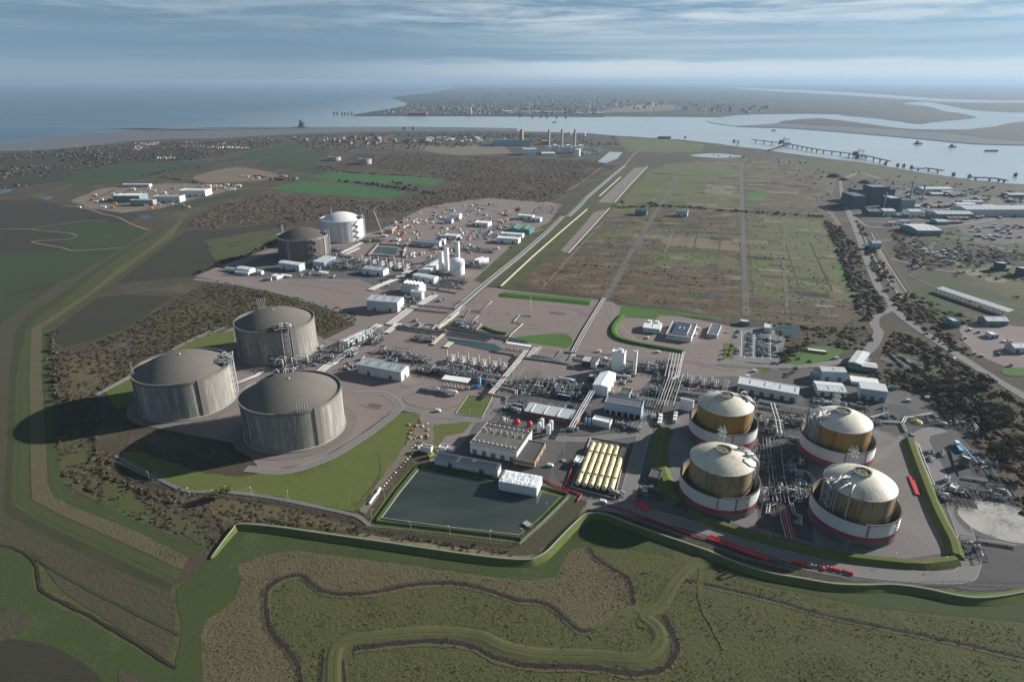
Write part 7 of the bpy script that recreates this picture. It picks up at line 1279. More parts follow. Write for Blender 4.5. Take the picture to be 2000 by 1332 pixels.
# jetties on the right
def jetty(label, pts, wd=7, h=8, step=32, mat='pile'):
 P = [G(x, y) for x, y in pts]; o = P[0].copy(); t = thing('jetty', label, 'jetty', (o.x, o.y, -1.6)); Q = [p - o for p in P]
 dk = MB()
 for a, b in zip(Q[:-1], Q[1:]): d = b - a; dk.box(((a.x + b.x) / 2, (a.y + b.y) / 2, h), (d.length, wd, 1.6), math.atan2(d.y, d.x))
 dk.build('deck', mat, t)
 for a, b in zip(Q[:-1], Q[1:]):
  n = max(1, int((b - a).length / step))
  for k in range(n): p = a.lerp(b, (k + .5) / n); m = MB(); m.box((p.x, p.y, h / 2), (3, 5, h)); m.build('pier', mat, t)
 m = MB(); m.tube([(q.x, q.y, h + 2) for q in Q], .9, 6); m.build('pipe', 'pipe_grey', t); return t
jetty('long dark jetty with two loading platforms', [(1468, 277), (1500, 281), (1544, 287), (1600, 298), (1650, 304), (1700, 312), (1738, 321)], 8, 11, 40); jetty('causeway from the shore to the first loading platform', [(1500, 296), (1525, 287), (1534, 283)], 7, 9); jetty('short dark jetty in midstream', [(1805, 332), (1822, 334), (1841, 337)], 14, 7, 20); jetty('causeway to the midstream jetty', [(1780, 332), (1806, 333)], 5, 6); jetty('dark jetty nearest the right edge', [(1920, 351), (1945, 353), (1966, 357)], 14, 7, 20); jetty('causeway to the right edge jetty', [(1890, 350), (1921, 351)], 5, 6)
for lb, x, y, s in (('dark loading platform with arms at the jetty start', 1532, 284, 1.0), ('dark loading platform with tall arms on the long jetty', 1677, 308, .9)):
 g = G(x, y); t = thing('loading_platform', lb, 'platform', (g.x, g.y, -1.6)); MB().box((0, 0, 11), (52 * s, 26 * s, 3)).build('deck', 'pile', t)
 for k in range(8): m = MB(); m.box(((k % 4 - 1.5) * 13 * s, (-9, 9)[k // 4] * s, 5), (2.5, 2.5, 10)); m.build('pile', 'pile', t)
 for k in range(5): m = MB(); xx = (k - 2) * 7 * s + 4; m.bar((xx, 0, 11), (xx, 0, 34 * s), 1.0); m.bar((xx, 0, 34 * s), (xx, -12, 24), .8); m.bar((xx, 0, 34 * s), (xx + 1, 8, 30 * s), .8); m.build('loading_arm', 'steel_dark', t)
 MB().box((-16 * s, 2, 18), (16 * s, 14, 11)).build('control_hut', 'steel_dark', t); m = MB(); m.bar((-4, 2, 12), (-4, 2, 40 * s), 1.2); m.build('mast', 'steel_dark', t)
for x, y in [(1753, 325), (1765, 326), (1780, 329), (1862, 343), (1893, 347), (1729, 322), (1433, 277), (1434, 278), (1983, 344), (1338, 270)]:
 g = G(x, y); m = MB(); m.box((0, 0, 4), (7, 7, 8)); m.box((0, 0, 8.5), (10, 10, 1.5)); m.box((0, 0, 11), (2, 2, 4)); tag(m.build('mooring_dolphin', 'pile', None, (g.x, g.y, -1.6)), 'dark mooring dolphin beside the jetties', 'dolphin', 'mooring dolphins by the jetties')
def ship(label, px, py, Ln, bm, sup, name='ship'):
 g = G(px, py); t = thing(name, label, 'ship', (g.x, g.y, -1.6)); prof = [(-.5, .7), (-.42, 1), (.3, 1), (.42, .6), (.5, .02)]; m = MB(); vs = [(x * Ln, s * f * bm / 2, z) for z, kx in ((0, .96), (5, 1)) for x, f in prof for s in (-1, 1)]; n = len(prof) * 2
 fs = [(2 * i, 2 * i + 2, n + 2 * i + 2, n + 2 * i) for i in range(4)] + [(2 * i + 3, 2 * i + 1, n + 2 * i + 1, n + 2 * i + 3) for i in range(4)] + [(n + 2 * i, n + 2 * i + 2, n + 2 * i + 3, n + 2 * i + 1) for i in range(4)] + [(1, 0, n, n + 1)]; m.add(vs, fs); m.build('hull', 'ship_dark', t)
 if sup: MB().bx(-Ln * .35, -Ln * .05, -bm * .35, bm * .35, 5, 12).bx(-Ln * .3, -Ln * .15, -bm * .3, bm * .3, 12, 16).build('wheelhouse', 'steel', t); m = MB(); m.bar((-Ln * .1, 0, 5), (-Ln * .1, 0, 24), .8); m.bar((Ln * .2, 0, 5), (Ln * .2, 0, 18), .7); m.bar((Ln * .2, 0, 17), (-Ln * .1, 0, 10), .5); m.build('mast', 'steel_dark', t)
 else: MB().bx(-Ln * .4, Ln * .38, -bm * .35, bm * .35, 5, 6.2).build('hatch_cover', 'pile', t)
ship('dark dredger lying in the estuary', 1794, 281.5, 40, 14, True); ship('dark tug in the estuary right of the dredger', 1861, 287.5, 34, 12, True); ship('low dark barge at anchor near the right edge', 1937, 295.5, 58, 13, False, 'barge'); ship('tiny boat off the far port', 1083, 239.5, 30, 8, False, 'boat'); ship('tiny boat by the marsh island', 1511, 255.5, 26, 8, False, 'boat')
g = G(1440, 288); t = thing('shore_tower', 'dark lattice pylon at the shore before the jetties', 'pylon', (g.x, g.y, .3)); m = MB()
for a, b in ((-6, -6), (6, -6), (6, 6), (-6, 6)): m.bar((a, b, 0), (a * .15, b * .15, 30), .9)
for k in range(4): m.bar((-10 + k, 0, 16 + 4 * k), (10 - k, 0, 16 + 4 * k), .8)
m.build('lattice', 'steel_dark', t); block('dark sheds on piles off the shore', 1286, 1310, 271.5, 267.5, 20, ('pile', 'roof_grey'), 'flat', 'pile_shed')
# industrial estate at the right
for lb, x0, x1, yb, yt, D, mt, rf in [('dark blue works hall, largest on the estate', 1664, 1690, 408, 384, 60, ('teal_dark', 'roof_dark'), 'flat'), ('dark blue works tower block', 1696, 1732, 400, 366, 40, ('teal_dark', 'teal_clad'), 'flat'), ('long dark works roof left of the chimneys', 1665, 1745, 392, 371, 30, ('teal_dark', 'roof_dark'), 'flat'), ('dark works block with pale doors', 1735, 1756, 410, 388, 40, ('teal_dark', 'roof_grey'), 'flat'), ('dark works block right of the pale doors', 1758, 1784, 412, 392, 40, ('teal_clad', 'teal_dark'), 'flat'),
                                   ('white fronted unit below the dark works', 1664, 1683, 395, 381, 20, ('clad_white', 'roof_pale'), 'flat'), ('long grey transit shed at the right edge', 1885, 2040, 423, 410, 50, ('clad_grey', 'roof_grey'), 'gable'), ('low teal transit shed before the long one', 1830, 1900, 428, 419, 40, ('teal_clad', 'roof_grey'), 'gable'), ('pale shed below the dark works chimneys', 1776, 1800, 425, 414, 30, ('clad_white', 'roof_pale'), 'gable'), ('pale long roof behind the chimneys', 1800, 1860, 377, 370, 40, ('clad_grey', 'roof_pale'), 'gable'), ('dark hipped shed below the dark works', 1696, 1722, 423, 414, 30, ('teal_dark', 'roof_dark'), 'gable'), ('pale hipped shed beside the hipped dark one', 1724, 1748, 423, 413, 30, ('clad_grey', 'roof_pale'), 'gable'),
                                   ('large grey shed with low gable by the estate road', 1791, 1838, 460, 451, 60, ('teal_clad', 'roof_pale'), 'gable'), ('white container stack on the estate road', 1735, 1752, 441, 435, 8, ('clad_white', 'roof_white'), 'flat'), ('second white container stack on the estate road', 1757, 1778, 439, 432, 8, ('clad_white', 'roof_white'), 'flat'), ('small blue shed by the railway', 1702, 1720, 487, 476, 14, ('clad_blue', 'roof_grey'), 'gable'), ('teal barrel roofed shed by the gravel yard', 1925, 1968, 637, 628, 16, ('teal_clad', 'roof_grey'), 'gable'), ('teal hut at the gravel yard', 1858, 1874, 640, 628, 14, ('teal_clad', 'roof_grey'), 'flat'), ('white lorry shed on the gravel yard', 1934, 1950, 661, 654, 10, ('clad_white', 'roof_white'), 'flat'), ('pale shed at the right edge yard', 1978, 2010, 690, 680, 14, ('clad_grey', 'roof_pale'), 'gable')]: block(lb, x0, x1, yb, yt, D, mt, rf, doors=2)
for i, (x, yb, yt) in enumerate(((1777, 389, 357), (1800, 394, 361), (1726, 408, 377))): tower('pale slim works chimney, %s on the estate' % ('behind the dark halls', 'rightmost', 'leftmost')[i], x, yb, yt, 2.6, 2.0, 'chimney_concrete')
rn = random.Random(61)
for i in range(22):
 x, y = rn.uniform(1765, 1990), rn.uniform(376, 440); block('%s roofed estate shed at the %s of the industrial estate' % (('grey', 'pale', 'dark', 'brown')[i % 4], part_of(x, 1765, 1990)), x, x + rn.uniform(14, 42), y, y - rn.uniform(2.5, 5), rn.uniform(16, 34), (('teal_clad', 'clad_grey', 'teal_dark', 'brick_red')[i % 4], ('roof_grey', 'roof_pale', 'roof_dark', 'house_roof')[i % 4]), 'gable', 'estate_shed', 2, group='estate sheds')
for lb, gr, (x0, x1, y0, y1), n, sc in [('small unit or stacked container on the industrial estate', 'units on the industrial estate', (1745, 1995, 368, 430), 95, .9), ('parked trailer or crate in the estate yard', 'trailers in the estate yard', (1880, 1995, 440, 470), 40, .6), ('pallet stack in the pipe storage yard', 'pallet stacks in the storage yard', (1798, 1890, 487, 510), 30, .5), ('parked vehicle on the gravel yard', 'vehicles on the gravel yard', (1860, 1990, 640, 720), 14, .35)]:
 for i in range(n):
  x, y = rn.uniform(x0, x1), rn.uniform(y0, y1); g = G(x, y); o = MB(); L_, W_, H_ = rn.uniform(6, 14) * sc, rn.uniform(4, 8) * sc, rn.uniform(3, 7) * sc; o.box((0, 0, H_ / 2), (L_, W_, H_)); o.box((0, 0, H_ + .15), (L_ + .4, W_ + .4, .3), 0, 1); o.box((L_ * .2, -W_ / 2 - .05, H_ * .35), (L_ * .25, .2, H_ * .6), 0, 2)
  tag(o.build('container', [rn.choice(('clad_grey', 'teal_clad', 'brick_red', 'steel', 'teal_dark', 'house_wall', 'steel_dark')), rn.choice(('roof_pale', 'roof_grey', 'roof_dark', 'house_roof', 'roof_grey')), 'steel_dark'], None, (g.x, g.y, .4), rn.choice((VA, UA)) + rn.uniform(-.1, .1)), lb, 'container', gr)
a, b = G(1832, 571), G(1972, 618); d = b - a; t = thing('long_canopy', 'very long pale glazed canopy on the right meadow', 'canopy', (a.x, a.y, .3), math.atan2(d.y, d.x)); MB().add([(0, -5, 6), (d.length, -5, 6), (d.length, 5, 8), (0, 5, 8), (0, -5, 5.6), (d.length, -5, 5.6), (d.length, 5, 7.6), (0, 5, 7.6)], [(0, 1, 2, 3), (7, 6, 5, 4), (4, 5, 1, 0), (5, 6, 2, 1), (6, 7, 3, 2), (7, 4, 0, 3)]).build('roof', 'roof_white', t)
for k in range(16): MB().bx(d.length * k / 16, d.length * k / 16 + .5, -4.6, -4, 0, 5.6).build('post', 'steel', t)
MB().bx(0, d.length, -16, -11, 0, 2).build('platform', 'teal_dark', t)
# building site in the left fields
for lb, x0, x1, yb, yt, D, mt in [('pale steel framed hall of the building site, right end', 352, 402, 384, 373, 40, ('clad_white', 'roof_pale')), ('white roofed hall of the building site, left end', 222, 274, 395, 383, 40, ('teal_clad', 'roof_white')), ('cream walled core of the building site', 255, 300, 402, 392, 18, ('concrete_wall', 'concrete_slab')), ('grey podium of the building site', 300, 352, 396, 385, 30, ('clad_grey', 'concrete_slab')), ('pale cabin row behind the building site', 240, 292, 366, 361, 16, ('clad_grey', 'roof_white'))]: block(lb, x0, x1, yb, yt, D, mt, 'flat', 'site_hall', doors=4)
rn = random.Random(71)
for i in range(90):
 z_ = rn.random(); x, y = (rn.uniform(400, 470), rn.uniform(363, 373)) if z_ < .4 else ((rn.uniform(470, 585), 345 + rn.uniform(0, 9)) if z_ < .6 else (rn.uniform(145, 400), rn.uniform(366, 408)))
 g = G(x, y); o = MB(); L_, W_, H_ = rn.uniform(5, 12), rn.uniform(3, 6), rn.uniform(2.5, 5); o.box((0, 0, H_ / 2), (L_, W_, H_)); o.box((0, 0, H_ + .15), (L_ + .3, W_ + .3, .3)); mt = rn.choice(('clad_white', 'clad_white', 'roof_pale', 'steel', 'orange_paint')); tag(o.build('site_cabin', mt, None, (g.x, g.y, .4), rn.uniform(0, .4)), '%s cabin at the %s of the left building site' % ({'clad_white': 'white', 'roof_pale': 'pale grey', 'steel': 'dull grey', 'orange_paint': 'orange'}[mt], part_of(x, 145, 585)), 'cabin', 'cabins of the left building site')
for k, x in enumerate((180, 215)):
 g = G(x, 392); t = thing('site_crane', 'red lattice crane on the left building site, %s one' % ('left', 'right')[k], 'crane', (g.x, g.y, .4)); m = MB(); m.bar((0, 0, 0), (60, 10, 26), 1.0); m.build('boom', 'red_paint', t); MB().box((0, 0, 2), (8, 5, 4)).build('cab', 'red_paint', t)
# construction yards of the north works
for lb, x0, x1, yb, yt, D, mt, rf in [('white barrel shed in the far construction yard', 879, 897, 428, 421, 16, ('clad_white', 'roof_white'), 'gable'), ('grey low shed by the barrel shed', 866, 882, 436, 431, 12, ('clad_grey', 'roof_pale'), 'gable'), ('white site office block left of the car rows', 927, 953, 442, 437, 24, ('clad_white', 'roof_white'), 'flat'), ('long white site office front row', 970, 1012, 474, 468, 18, ('clad_white', 'roof_white'), 'flat'), ('long white site office back row', 978, 1020, 463, 459, 14, ('clad_white', 'roof_white'), 'flat'), ('green roofed site canteen, left half', 995, 1012, 455, 449, 34, ('green_clad', 'green_clad'), 'gable_u'), ('green roofed site canteen, right half', 1014, 1034, 457, 451, 34, ('green_clad', 'green_clad'), 'gable_u'), ('pale long site cabins by the far cars', 1012, 1040, 428, 423, 16, ('clad_white', 'roof_white'), 'flat'), ('white site office right of the long cabins', 1038, 1055, 433, 427, 14, ('clad_white', 'roof_white'), 'flat'),
         ('long pale store with white roof in the north yard', 804, 858, 480, 475, 12, ('clad_grey', 'roof_white'), 'gable'), ('white square hut at the long store', 861, 868, 478, 469, 8, ('clad_white', 'roof_white'), 'flat'), ('grey slab store behind the long store', 868, 892, 468, 462, 20, ('clad_grey', 'roof_pale'), 'flat'), ('cream shed below the crane', 751, 766, 456, 449, 14, ('brick_buff', 'roof_pale'), 'gable'), ('white slim store along the site road', 883, 900, 468, 464, 5, ('clad_white', 'roof_white'), 'flat'), ('green and white huts on the heath', 1240, 1262, 420, 414, 14, ('green_clad', 'green_clad'), 'gable'), ('pale huts on the far heath track', 1320, 1342, 422, 414, 14, ('clad_grey', 'roof_pale'), 'gable')]: block(lb, x0, x1, yb, yt, D, mt, rf, doors=2, skew=(x1 - x0) * .07)
for i in range(270):
 x, y = rn.uniform(760, 1000), rn.uniform(400, 505)
 if not (y > 398 + max(0, (880 - x)) * .32 and y < 520 - (x - 760) * .15): continue
 g = G(x, y); o = MB(); L_, W_, H_ = rn.uniform(2, 9), rn.uniform(2, 4), rn.uniform(1, 3.2); o.box((0, 0, H_ / 2), (L_, W_, H_)); o.box((L_ * .2, 0, H_ + .3), (L_ * .5, W_ * .8, .6))
 mt = rn.choice(('clad_white', 'steel', 'timber', 'steel', 'steel_dark', 'clad_grey', 'spoil', 'clad_grey', 'steel_dark', 'clad_white', 'brick_buff', 'red_paint'))
 tag(o.build('stored_material', mt, None, (g.x, g.y, .4), rn.choice((VA, UA)) + rn.uniform(-.2, .2)), '%s stored crate at the %s of the construction yard' % ({'clad_white': 'white', 'steel': 'grey', 'timber': 'wooden', 'red_paint': 'red', 'steel_dark': 'dark grey', 'spoil': 'tan', 'clad_grey': 'pale grey', 'brick_buff': 'buff'}[mt], part_of(x, 760, 1000)), 'crate', 'stored goods in the construction yard')

# ------------------------------------------------------------------ cars
def car_mesh(name, paint, van=False):
 m = MB(); L_, W_ = (5.2, 2.0) if van else (4.4, 1.8)
 def loft(secs, mi):
  o = []
  for x, w_, z0, z1 in secs: o += [(x, -w_ / 2, z0), (x, w_ / 2, z0), (x, w_ / 2 * .94, z1), (x, -w_ / 2 * .94, z1)]
  n = len(secs); f = [(0, 3, 2, 1), (4 * n - 4, 4 * n - 3, 4 * n - 2, 4 * n - 1)]
  for i in range(n - 1):
   for k in range(4): f.append((4 * i + k, 4 * i + (k + 1) % 4, 4 * i + 4 + (k + 1) % 4, 4 * i + 4 + k))
  m.add(o, [q[::-1] for q in f], mi)
 h = 2.1 if van else .86
 loft([(-L_ / 2, W_ * .92, .35, h * .9), (-L_ / 2 + .3, W_, .28, h), (L_ * .22 if not van else L_ * .3, W_, .28, h * .98), (L_ / 2 - .2, W_ * .96, .3, .82), (L_ / 2, W_ * .85, .4, .68)], 0)
 if not van: loft([(-L_ * .45, W_ * .86, .84, .9), (-L_ * .30, W_ * .82, .86, 1.42), (L_ * .08, W_ * .82, .86, 1.45), (L_ * .27, W_ * .86, .84, .9)], 1); loft([(-L_ * .27, W_ * .78, 1.42, 1.47), (L_ * .06, W_ * .78, 1.44, 1.49)], 0)
 else: loft([(L_ * .28, W_ * .86, 1.1, 1.9), (L_ * .36, W_ * .86, 1.05, 1.3)], 1)
 for x in (-L_ * .3, L_ * .3):
  for y in (-W_ / 2, W_ / 2): m.tube([(x, y - .12, .33), (x, y + .12, .33)], .33, 8, 2, False)
 me = bpy.data.meshes.new(name); me.from_pydata(m.v, [], m.f)
 for q in (paint, 'glass_dark', 'black_paint'): me.materials.append(MAT(q))
 me.polygons.foreach_set('material_index', m.m); return me
for n_, c_ in (('car_white', (.72, .72, .72)), ('car_silver', (.42, .44, .46)), ('car_black', (.025, .025, .03)), ('car_blue', (.05, .11, .26)), ('car_red', (.35, .03, .03)), ('car_grey', (.13, .135, .14))): plain(n_, c_, .3, .04, spec=.5)
CM = [car_mesh('car_' + p, 'car_' + p) for p in ('white', 'silver', 'black', 'blue', 'red', 'grey')]; PN = ['white', 'silver', 'black', 'blue', 'red', 'dark grey']; VM = car_mesh('van_white', 'car_white', True)
def car(px, py, rz, k, label, group, z=.5, van=False):
 g = G(px, py); o = bpy.data.objects.new('parked_van' if van else 'parked_car', VM if van else CM[k]); COL.objects.link(o); o.location = (g.x, g.y, z); o.rotation_euler.z = rz; tag(o, label, 'van' if van else 'car', group)
rn = random.Random(81)
def lot(A, B, C, rows, per, where, fill=.8, mix=(0, 0, 1, 1, 2, 3, 4, 5), ang=VA):
 """rows of parked cars; A to B along a row, A to C across the rows"""
 for r_ in range(rows):
  for k in range(per):
   if rn.random() > fill: continue
   f, h_ = k / max(1, per - 1), r_ / max(1, rows - 1) if rows > 1 else 0
   x = A[0] + (B[0] - A[0]) * f + (C[0] - A[0]) * h_; y = A[1] + (B[1] - A[1]) * f + (C[1] - A[1]) * h_; c_ = rn.choice(mix)
   car(x, y, ang + rn.choice((0, math.pi)) + rn.uniform(-.05, .05), c_, '%s car parked %s' % (PN[c_], where), '%s cars parked %s' % (PN[c_], where))
W1 = 'in the works car park'; lot((1437, 660), (1441, 648), (1441, 648), 1, 6, W1); lot((1438, 692), (1441, 680), (1441, 680), 1, 6, W1, .9)
for xa, xb, yy in ((1459, 1461, 0), (1465, 1466, 0), (1481, 1482, 2), (1486, 1486, 2), (1493, 1492, 2), (1498, 1496, 2)): lot((xa, 694 + yy), (xb, 653 + yy), (xb, 653), 1, 17, W1, .85, (0, 0, 1, 1, 2, 3, 5, 5, 4, 1, 0))
lot((1511, 696), (1513, 668), (1513, 668), 1, 11, W1, .8); lot((1518, 698), (1519, 680), (1519, 680), 1, 6, W1, .8)
W2 = 'in the small car park by the gate'; lot((1756, 697), (1786, 716), (1786, 716), 1, 11, W2, .9, (2, 2, 5, 0, 3), UA); lot((1733, 690), (1762, 716), (1762, 716), 1, 9, W2, .7, (2, 5, 2), UA); lot((1738, 712), (1742, 714), (1742, 714), 1, 2, W2, 1, (2, 5))
W3 = 'in the far construction car park'; lot((1041, 418), (1050, 402), (1086, 418), 9, 8, W3, .62, (0, 0, 1, 1, 5, 2)); lot((958, 450), (970, 438), (998, 451), 8, 6, W3, .65, (0, 1, 5, 2)); lot((926, 468), (936, 457), (964, 470), 7, 5, W3, .6, (0, 0, 1, 5, 3)); lot((915, 411), (925, 399), (962, 412), 7, 5, W3, .5, (0, 1, 5, 2))
for x, y, lb in [(1170, 688, 'white van on the pink yard road'), (1285, 689, 'silver grey van on the road below the curved bank'), (1474, 726, 'white van on the entrance road'), (1634, 701, 'white van at the gate barrier'), (1720, 776, 'white van by the grey box shed'), (1811, 779, 'white and red lorry van at the right fence'), (856, 804, 'white van on the cross road'), (1363, 643, 'white van behind the square office'), (1266, 661, 'white van beside the laboratory'), (1774, 784, 'white van near the yellow mound'), (1075, 911, 'white van beside the lightning mast'), (1360, 655, 'white van right of the square office'), (1178, 982, 'white van at the pond corner road'), (1460, 737, 'dark topped van before the warehouse')]: car(x, y, rn.choice((VA, UA)), 0, lb, None, .5, True)
g = G(1870, 875); t = thing('mobile_crane', 'white telescopic mobile crane lying across the right yard', 'crane', (g.x, g.y, ZB), math.atan2(*(lambda a, b: (b.y - a.y, b.x - a.x))(G(1905, 878), G(1955, 940)))); MB().bx(-6, 8, -1.5, 1.5, 1, 2.4).build('chassis', 'lightblue_paint', t); MB().bx(-5, -1, -1.4, 1.4, 2.4, 4.2).build('cab', 'clad_white', t); m = MB(); m.tube([(0, 0, 4), (18, 0, 6), (34, 0, 7)], [.8, .6, .45], 6); m.build('boom', 'lightblue_paint', t)
for k in range(4): m = MB(); m.tube([(-4 + k * 3.5, -1.6, .7), (-4 + k * 3.5, 1.6, .7)], .7, 10); m.build('wheel', 'black_paint', t)
# yellow excavator at the builders' compound and white bags on the bank
g = G(842, 893); t = thing('excavator', 'lime yellow excavator by the solar roofed shed', 'excavator', (g.x, g.y, ZB), .6); MB().bx(-2.2, 2.2, -1.5, 1.5, 1, 3).build('body', 'lime_paint', t); MB().bx(0, 1.6, -1.2, .2, 3, 4.2).build('cab', 'lime_paint', t); MB().bx(-2.4, 2.4, -1.6, -1, 0, 1).build('track', 'black_paint', t); MB().bx(-2.4, 2.4, 1, 1.6, 0, 1).build('track', 'black_paint', t); m = MB(); m.bar((2, 0, 2.4), (5, 0, 5), .5); m.bar((5, 0, 5), (7.5, 0, 1.2), .4); m.build('arm', 'lime_paint', t)
for k in range(12): x = 722 + k * 1.9 + rn.uniform(-1, 1); y = 984 - k * 2.6; g = G(x, y); m = MB(); m.lathe([(1.1, 0), (1.25, .5), (.9, 1.1), (.01, 1.3)], 6, smooth=False); tag(m.build('sand_bag', 'clad_white', None, (g.x, g.y, ZB), rn.uniform(0, 3)), 'white bulk bag on the pond bank', 'bag', 'white bags on the pond bank')
for k in range(34):
 x = 822 + rn.uniform(-26, 14); y = 852 + rn.uniform(-24, 30); g = G(x, y); m = MB(); s = rn.uniform(.5, 1.6); m.lathe([(s, 0), (s * 1.1, s * .4), (s * .5, s * .8), (.01, s * .9)], 5, smooth=False); tag(m.build('rubble_heap', rn.choice(('spoil', 'clad_white', 'timber', 'spoil', 'spoil', 'dirt', 'timber', 'red_paint')), None, (g.x, g.y, ZB), rn.uniform(0, 3)), 'small heap of rubble on the builders track', 'rubble', 'rubble heaps on the builders track')
for k in range(14): x = 745 + k * 4.6; y = 955 - k * 5.2; g = G(x, y); m = MB(); m.lathe([(.9, 0), (1.1, .4), (.4, .8), (.01, .9)], 5, smooth=False); tag(m.build('rubble_heap', rn.choice(('spoil', 'dirt', 'clad_white')), None, (g.x, g.y, ZB)), 'low spoil heap along the pond track', 'rubble', 'spoil heaps on the pond track')
g = G(1790, 824); m = MB(); m.lathe([(5, 0), (4, .8), (2, 1.5), (.01, 1.8)], 16); tag(m.build('mound', 'lime_paint', None, (g.x, g.y, ZB)), 'small yellow green mound on the pipe pad', 'mound')
g = G(1030, 1026); t = thing('outfall', 'pale stone outfall with two chutes at the pond corner', 'outfall', (g.x, g.y, ZB), -.8); MB().bx(-3, 3, -2, 2, 0, 1.2).build('head_wall', 'concrete_wall', t)
for y in (-1.2, 1.2): m = MB(); m.bar((2.5, y, 1.2), (8, y, .5), .6); m.build('chute', 'concrete_wall', t)

# ------------------------------------------------------------------ vegetation
def cards(pts, sizes, nc, rng, squash=.75, cs=.42, up=False, tintv=None):
 """leaf clumps: nc small crumpled quads spread through each plant's volume"""
 n = len(pts); d = rng.normal(size=(n, nc, 3)); d /= np.linalg.norm(d, axis=2, keepdims=True); d[..., 2] = np.abs(d[..., 2])
 r = rng.uniform(.25, 1.0, (n, nc, 1)) ** .6 * rng.uniform(.75, 1.15, (n, nc, 1)); c = d * r * sizes[:, None, None]; c[..., 2] *= squash * (1.0 if not up else .6); c[..., 2] += sizes[:, None] * (.12 if not up else .15)
 c += pts[:, None, :]
 a = rng.normal(size=(n, nc, 3));
 if up: a = a * np.array([1, 1, .15])
 a /= np.linalg.norm(a, axis=2, keepdims=True); b = np.cross(a, d + rng.normal(size=d.shape) * .4); b /= np.maximum(1e-6, np.linalg.norm(b, axis=2, keepdims=True)); s = (sizes[:, None, None] * cs * rng.uniform(.6, 1.3, (n, nc, 1)))
 q = np.stack([c - a * s * rng.uniform(.7, 1.2, (n, nc, 1)), c + b * s * rng.uniform(.5, 1.1, (n, nc, 1)), c + a * s * rng.uniform(.7, 1.2, (n, nc, 1)), c - b * s * rng.uniform(.5, 1.1, (n, nc, 1))], 2).reshape(-1, 3)
 t = np.repeat((rng.random(n) if tintv is None else tintv), nc * 4) * .8 + np.repeat(rng.random(n * nc), 4) * .2
 return q, t
def card_mesh(name, q, t, mat):
 me = bpy.data.meshes.new(name); nv = len(q); nf = nv // 4; me.vertices.add(nv); me.vertices.foreach_set('co', q.astype(np.float32).ravel()); me.loops.add(nv); me.loops.foreach_set('vertex_index', np.arange(nv, dtype=np.int32)); me.polygons.add(nf)
 me.polygons.foreach_set('loop_start', np.arange(0, nv, 4, dtype=np.int32)); me.update(calc_edges=True); at = me.attributes.new('tint', 'FLOAT', 'POINT'); at.data.foreach_set('value', t.astype(np.float32)); me.materials.append(MAT(mat)); return me
def pip(P, poly):
 x, y = P[:, 0], P[:, 1]; c = np.zeros(len(P), bool); j = len(poly) - 1
 for i in range(len(poly)):
  xi, yi = poly[i]; xj, yj = poly[j]; yd = yj - yi if yj != yi else 1e-9
  c ^= ((yi > y) != (yj > y)) & (x < (xj - xi) * (y - yi) / yd + xi); j = i
 return c
def scatter(poly, dens, seed, excl=(), clump=0.0, cl_scale=40.0, cap=40000):
 rng = np.random.default_rng(seed); W = [tuple(G(*p).xy) for p in poly]; A = np.array(W); lo, hi = A.min(0), A.max(0); n = int(min(cap * 6, (hi - lo).prod() * dens)); P = rng.uniform(lo, hi, (n, 2)); P = P[pip(P, W)]
 for e in excl:
  E = [tuple(G(*p).xy) for p in e]; P = P[~pip(P, E)]
 if clump:
  f = np.sin(P[:, 0] / cl_scale * 2.1 + seed) + np.sin(P[:, 1] / cl_scale * 1.7 + 1.3 * seed) + np.sin((P[:, 0] + P[:, 1]) / cl_scale * .9) + .8 * np.sin(P[:, 0] / cl_scale * 5.3) * np.sin(P[:, 1] / cl_scale * 6.1); P = P[rng.random(len(P)) < 1 / (1 + np.exp(-(f / 3 * 4 + 1.2 - 2.4 * clump)))]
 return P[:cap], rng
def scrub(name, label, poly, dens, smin, smax, nc, mat, seed, excl=(), clump=0.0, squash=.75, cs=.36, up=False, cap=40000, cl_scale=40.0, z=.25):
 P, rng = scatter(poly, dens, seed, excl, clump, cl_scale, cap)
 if not len(P): return
 s = rng.uniform(0, 1, len(P)) ** 2 * (smax - smin) + smin; p3 = np.column_stack([P, np.full(len(P), z)]); q, t = cards(p3, s, nc, rng, squash, cs, up); o = bpy.data.objects.new(name, card_mesh(name, q, t, mat)); COL.objects.link(o); tag(o, label, None, None, 'stuff')
